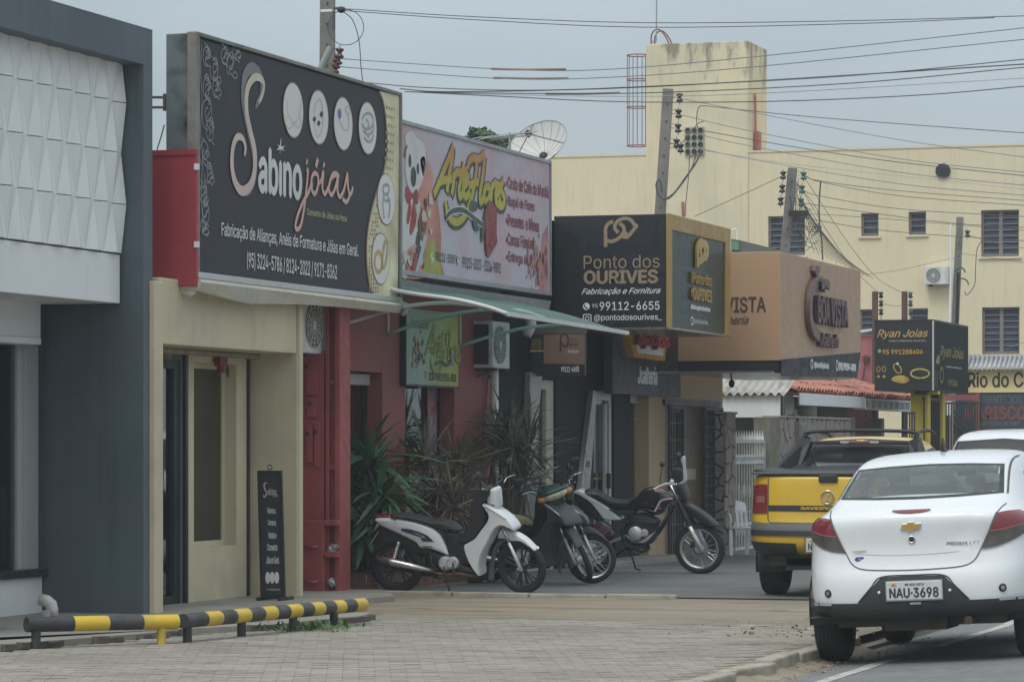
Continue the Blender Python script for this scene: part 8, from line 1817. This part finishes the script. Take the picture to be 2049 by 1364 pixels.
    mb = MB(); mb.tube([L_(140, 905, -.13), L_(180, 935, -.13), L_(290, 990, -.13)], [.020, .045, .046], 12); mb.build('muffler_cap', blkp, ex_, smooth=True)
    mb = MB(); mb.tube(catmull([L_(735, 1045, -.12), L_(800, 1075, -.11), L_(900, 1082, -.10), L_(1020, 1078, -.08), L_(1160, 1112, -.04), L_(1180, 1080, 0)], n=4), .012, 8); mb.build('exhaust_pipe', rusty, root, smooth=True)
    for s_ in (-.12, .12):
        mb = MB(); mb.cyl(L_(402, 750, s_), L_(335, 950, s_), .008); a_ = mb.build('shock_absorber', chrome, root); mb = MB()
        for k in range(9): q = Vector(L_(398, 765, s_)).lerp(Vector(L_(342, 930, s_)), k/8); mb.torus(q, Vector(L_(402, 750, 0))-Vector(L_(335, 950, 0)), .019, .0045, 12, 5)
        mb.build('spring', chrome, a_, kind='stuff')
    puffy('chain_case', cv([(330, 960), (600, 1060), (850, 1040), (860, 1110), (600, 1130), (330, 1060)]), .03, blkp, root, .01, y0=.09)
    mb = MB(); mb.tube([L_(870, 1000, -.13), L_(880, 1080, -.14), L_(915, 1180, -.16), L_(950, 1280, -.20)], .011, 8); mb.tube([L_(950, 1280, -.20), L_(985, 1276, -.23)], .012, 6); mb.tube([L_(965, 960, -.14), L_(985, 1060, -.17), L_(970, 1095, -.2)], .010, 6); mb.build('side_stand', blkp, root, smooth=True)
    mb = MB(); mb.tube([L_(725, 865, -.1), L_(740, 980, -.12), L_(790, 1040, -.13)], .012, 8); mb.tube([L_(770, 1110, -.14), L_(860, 1100, -.2)], .014, 8); mb.build('foot_peg', blkp, root, smooth=True)
    mb = MB(); mb.tube(catmull([L_(345, 478, -.11), L_(365, 500, -.13), L_(378, 540, -.13)], n=3), .006, 6); mb.build('grab_rail', blkp, root, smooth=True)
    if decals:
        pl_ = Plane('y', -.1165, root); nv = M('navy_decal', (.02, .04, .12), .4)
        for pts, m_ in (([(430, 620), (520, 628), (620, 655), (700, 690), (770, 752), (650, 752), (625, 715), (690, 712), (600, 668), (430, 634)], ink_k), ([(430, 632), (520, 650), (600, 678), (660, 706), (620, 706), (540, 680), (430, 645)], nv)):
            pl_.poly(cv(pts), m_, .003 if m_ is ink_k else .0045, name='decal', px=False)
        a0_, b0_ = cv([(650, 812)])[0], cv([(750, 795)])[0]; pl_.textm('HONDA', a0_[0], b0_[0], a0_[1]+.0, b0_[1]+.0, ink_k, .003, bold=.03, shear=.3, name='maker_badge')
    steer(fobj, root, (1460-340)/S, (1288-600)/S, steer_a); steer(hb, root, (1460-340)/S, (1288-600)/S, steer_a)
    return root
wb = moped('scooter', 'white scooter with blue black side decal nearest the camera by the kerb', (wbp, wbp, wbp), steer_a=-.22)
c0 = PZ(787, 1186); wb.location = (c0.x, 32.68, 0); wb.rotation_euler = (math.radians(6), 0, math.radians(1.5))
fixz = lambda o, x, y: None
dkb = M('bike_faded_black', (.035, .038, .040), .45, var=.1, coat=.2); grn = M('bike_dark_green', (.012, .045, .038), .3, coat=.5)
b2_ = moped('scooter', 'dark scooter with torn tan seat hidden between the white scooter and the green one', (dkb, dkb, dkb), spokes=1, decals=False, steer_a=.1, seat_m=M('tan_seat_foam', (.33, .28, .14), .9, var=.25, vs=12))
p = PZ(948, 1166, -.03); b2_.location = (p.x, p.y, g(p.x, p.y)); b2_.rotation_euler = (math.radians(5), 0, math.radians(14))
b3_ = moped('scooter', 'green and dark grey scooter with yellowed headlamp turned towards the road', (M('bike_dark_grey', (.055, .066, .072), .5, var=.08), M('bike_dark_grey2', (.05, .06, .066), .5), grn), spokes=1, decals=False, steer_a=-.62, cowl=True)
p = PZ(1162, 1168, -.02); hdg = math.radians(-24); fx = 1.31
b3_.location = (p.x-fx*math.cos(hdg), p.y-fx*math.sin(hdg), g(p.x, p.y)); b3_.rotation_euler = (math.radians(6), 0, hdg)

# ---- trail motorcycle
tr = thing('trail_motorcycle', 'black and white trail motorcycle with red striped tank and knobbly front tyre', 'motorcycle', (0, 0, 0), 'motorcycles parked outside the shops')
S2 = 789.0; cv2 = lambda pts: conv(pts, 675, 1215, S2); L2 = lambda X, Y, y=0: ((X-675)/S2, y, (1215-Y)/S2)
glossk = M('bike_gloss_black', (.014, .014, .016), .22, coat=.8, var=.05)
bwheel(tr, 0, .295, 'rear_wheel', .10, .74, 32, chrome, hub=.06, knob=True)
xf = (1740-675)/S2
fo = [bwheel(tr, xf, .31, 'front_wheel', .085, .80, 36, M('rim_pale', (.62, .63, .63), .3, .8), hub=.05, knob=True, disc=.12)]
tank = puffy('tank', cv2([(1080, 562), (1130, 482), (1200, 402), (1300, 374), (1400, 400), (1500, 450), (1530, 490), (1480, 522), (1440, 562), (1400, 622), (1330, 642), (1200, 602), (1100, 585)]), .13, glossk, tr, .045)
pt2 = Plane('y', -.1315, tr)
def z2(lst): return [cv2([p])[0] for p in lst]
pt2.stroke([z2([(1330, 600), (1355, 560), (1390, 500), (1440, 482), (1510, 474)])], M('silver_decal', (.5, .5, .5), .3), .020, .004, px=False, name='tank_decal'); pt2.stroke([z2([(1345, 606), (1370, 565), (1400, 515), (1450, 492), (1520, 484)])], M('red_decal', (.30, .02, .03), .3), .011, .004, px=False, name='tank_decal')
puffy('tank_top_stripe', cv2([(1270, 378), (1330, 376), (1420, 408), (1525, 470), (1500, 474), (1400, 430), (1300, 398)]), .085, M('dark_red_gloss', (.22, .02, .03), .2, coat=.6), tr, .012)
puffy('seat', cv2([(640, 402), (760, 420), (870, 482), (960, 502), (1060, 500), (1110, 480), (1070, 572), (960, 578), (860, 562), (760, 505), (660, 432)]), .115, seatm, tr, .03)
Plane('y', -.1155, tr).textm('HONDA', *(cv2([(650, 440)])[0][0], cv2([(765, 440)])[0][0]), cv2([(0, 442)])[0][1], cv2([(0, 416)])[0][1], M('seat_letter', (.35, .36, .36), .5), .003, bold=.03, shear=-.3, name='maker_badge')
puffy('side_panel', cv2([(520, 428), (590, 400), (700, 470), (830, 540), (930, 622), (988, 690), (830, 692), (760, 622), (690, 535), (600, 472)]), .11, wbp, tr, .02)
puffy('rear_fender', cv2([(480, 430), (600, 482), (700, 545), (760, 625), (812, 690), (720, 695), (600, 605), (520, 500)]), .08, blkp, tr, .015)
puffy('green_side_cover', cv2([(870, 585), (1000, 592), (1150, 585), (1110, 640), (1000, 648), (930, 625)]), .115, grn, tr, .012)
puffy('engine_block', cv2([(1040, 660), (1180, 640), (1350, 690), (1330, 780), (1300, 900), (1200, 940), (1060, 920), (1010, 840)]), .09, dark_eng, tr, .02)
MB().lathe([(0, .15), (.055, .15), (.088, .125), (.095, .06)], L2(1130, 820), (0, -1, 0), 28).build('clutch_cover', eng, tr, auto=True); MB().lathe([(0, .135), (.035, .135), (.05, .115), (.055, .06)], L2(1215, 815), (0, -1, 0), 22).build('engine_cover', eng, tr, auto=True)
puffy('crankcase', cv2([(1030, 830), (1060, 880), (1150, 915), (1240, 900), (1330, 800), (1240, 850), (1130, 900), (1060, 850)]), .11, eng, tr, .01)
mb = MB()
for k in range(6): mb.box(*[c for c in (L2(1150, 0)[0], L2(1300, 0)[0])], -.085, .085, L2(0, 640+k*18)[2], L2(0, 632+k*18)[2])
mb.build('cylinder_fins', dark_eng, tr, kind='stuff')
mb = MB()
for y_ in (-.10, .10): mb.tube(catmull([L2(1060, 700, y_), L2(1005, 780, y_), L2(1010, 900, y_), L2(1080, 950, y_), L2(1200, 948, y_), L2(1310, 850, y_), L2(1400, 720, y_), L2(1500, 560, y_*.4)], n=4), .016, 8)
mb.tube(catmull([L2(1060, 710, -.1), L2(1150, 700, -.12), L2(1350, 715, -.12)], n=3), .012, 8); mb.tube([L2(810, 690, -.1), L2(900, 760, -.1), L2(1000, 790, -.1)], .013, 8); mb.build('frame_tube', blkp, tr, smooth=True)
for y_ in (-.10, .10): mb = MB(); mb.bar(L2(675, 985, y_), L2(980, 868, y_), .03, .055, (0, 1, 0)); mb.build('swingarm', M('swingarm_grey', (.33, .35, .35), .45, .4), tr, bevel=.006)
mb = MB(); mb.tube(catmull([L2(1100, 960, -.08), L2(1180, 1000, -.06), L2(1240, 960, 0), L2(1000, 985, .08), L2(860, 1080, .1)], n=4), .022, 8); mb.build('exhaust_pipe', dark_eng, tr, smooth=True)
mb = MB(); mb.tube(catmull([L2(830, 950, -.12), L2(870, 1030, -.14), L2(850, 1090, -.14), L2(790, 1110, -.14)], n=4), .010, 6); mb.tube([L2(1020, 960, .1), L2(1075, 1190, .16), L2(1112, 1208, .2)], .012, 8); mb.tube([L2(1020, 975, -.1), L2(1030, 975, -.2)], .012, 6); mb.build('side_stand', blkp, tr, smooth=True)
mb = MB()
for (a_, b_) in (((860, 730), (760, 790)), ((880, 760), (780, 800)), ((900, 770), (800, 830))): mb.tube([L2(*a_, -.10), L2(*b_, -.12)], .006, 5)
mb.build('cable', steel, tr); puffy('battery_box', cv2([(720, 740), (860, 790), (880, 850), (740, 840), (700, 790)]), .08, M('dull_red_plastic', (.16, .03, .035), .5), tr, .01)
for y_ in (-.09, .09):
    mb = MB(); mb.tube([L2(1665, 735, y_), L2(1725, 860, y_), L2(1788, 985, y_)], [.028, .028, .024], 12); fo.append(mb.build('fork_leg', eng, tr, smooth=True))
    mb = MB(); k_ = 12; A_, B_ = Vector(L2(1560, 500, y_)), Vector(L2(1672, 742, y_)); mb.tube([A_.lerp(B_, i/(2*k_)) for i in range(2*k_+1)], [.034 if i % 2 else .028 for i in range(2*k_+1)], 12); fo.append(mb.build('fork_gaiter', blkp, tr, smooth=True))
    mb = MB(); mb.tube([L2(1492, 345, y_), L2(1562, 505, y_)], .018, 10); fo.append(mb.build('fork_tube', chrome, tr, smooth=True))
fo.append(puffy('front_fender', cv2([(1610, 520), (1700, 560), (1800, 620), (1922, 722), (1912, 752), (1842, 752), (1740, 682), (1640, 602)]), .075, blkp, tr, .015))
fo.append(puffy('headlamp_cowl', cv2([(1540, 352), (1600, 338), (1640, 420), (1652, 500), (1600, 482), (1562, 422)]), .10, blkp, tr, .02))
fo.append(puffy('screen', cv2([(1590, 105), (1618, 80), (1624, 200), (1628, 320), (1580, 345), (1560, 335), (1605, 300), (1606, 180)]), .05, M('screen_clear_edge', (.42, .45, .48), .2), tr, .008))
fo.append(puffy('instrument', cv2([(1500, 210), (1560, 190), (1590, 240), (1570, 320), (1510, 330), (1490, 270)]), .05, blkp, tr, .02))
mb = MB(); mb.tube(catmull([L2(1380, 360, -.36), L2(1430, 335, -.22), L2(1500, 325, -.06), L2(1500, 325, .06), L2(1430, 335, .22), L2(1380, 360, .36)], n=3), .012, 8); fo.append(mb.build('handlebar', eng, tr, smooth=True))
for y_ in (-1, 1):
    mb = MB(); mb.tube([L2(1385, 358, y_*.32), L2(1365, 368, y_*.42)], .018, 8); fo.append(mb.build('grip', rub, tr, smooth=True)); mb = MB(); mb.tube([L2(1420, 320, y_*.22), L2(1440, 240, y_*.26), L2(1470, 150, y_*.30)], .006, 6); q_ = mb.build('mirror_stalk', blkp, tr, smooth=True); fo.append(q_); MB().sphere(L2(1480, 110, y_*.33), (.03, .06, .04)).build('mirror', blkp, q_, smooth=True)
mb = MB(); mb.tube([L2(1440, 330, -.1), L2(1480, 350, -.08), L2(1530, 340, -.06)], .016, 8); mb.sphere(L2(1500, 318, -.06), .03); fo.append(mb.build('clamp', eng, tr, smooth=True))
steer(fo, tr, L2(1500, 0)[0], L2(0, 500)[2], -.10, .5)
p = PZ(1397, 1149, -.075); tr.location = (p.x-xf*.985, p.y-.02, g(p.x, p.y)+.0); tr.rotation_euler = (math.radians(6), 0, math.radians(2))

# ---- plastic chair by the stone pillar
ch = thing('plastic_chair', 'white plastic garden chair by the white gate beside the pickup', 'chair', (0, 0, 0)); pc = M('chair_plastic', (.78, .79, .79), .45, var=.05)
mb = MB(); mb.grid([[(-.22, -.23+.46*j/6, .40+.012*math.cos(j)) for j in range(7)], [(0, -.23+.46*j/6, .39) for j in range(7)], [(.24, -.24+.48*j/6, .405) for j in range(7)]]); mb.build('seat', pc, ch, solid=.012, smooth=True)
sp = [Vector((-.22-.10*t, 0, .42+.40*t)) for t in (0, .33, .66, 1)]
bk = MB(); rows = [[(-.21-.11*t+.04*math.cos(math.pi*(j/10-.5)), -.24*(1+.02*t)+.48*j/10, .40+.42*t*(1-.12*abs(j/5-1)**2)) for j in range(11)] for t in (.55, .7, .85, 1)]; bk.grid(rows); bkr = bk.build('backrest', pc, ch, solid=.012, smooth=True)
for j in range(7):
    y = -.20+.40*j/6; mb = MB(); mb.bar((-.20, y, .41), (-.24, y, .66), .044, .008); mb.build('slat', pc, bkr)
for sx, sy in ((-.24, -.22), (-.24, .22), (.22, -.23), (.22, .23)): mb = MB(); mb.bar((sx*1.2, sy*1.1, 0), (sx*.92, sy, .40), .05, .03); mb.build('leg', pc, ch, bevel=.006)
for sy in (-.25, .25): mb = MB(); mb.tube(catmull([(.22, sy, .40), (.22, sy, .58), (.12, sy, .62), (-.24, sy, .64)], n=4), .02, 8); mb.build('armrest', pc, ch, smooth=True)
p = PZ(1480, 1104, -.10); ch.location = (p.x, p.y, g(p.x, p.y)); ch.rotation_euler = (0, 0, math.radians(-52)); ch.scale = (1.05, 1.05, 1.0)

# ================================================================ AIR: very thin haze that softens the far end of the street
hz_m = bpy.data.materials.new('haze_air'); hz_m.use_nodes = True; nt = hz_m.node_tree; nt.nodes.clear(); o_ = nt.nodes.new('ShaderNodeOutputMaterial'); pv = nt.nodes.new('ShaderNodeVolumePrincipled')
pv.inputs['Color'].default_value = (.80, .86, .92, 1); pv.inputs['Density'].default_value = .0011; pv.inputs['Anisotropy'].default_value = 0.0; nt.links.new(pv.outputs[0], o_.inputs['Volume'])
mb = MB(); mb.box(-60, 60, -20, 140, -2.5, 16); mb.build('haze', hz_m, kind='stuff')
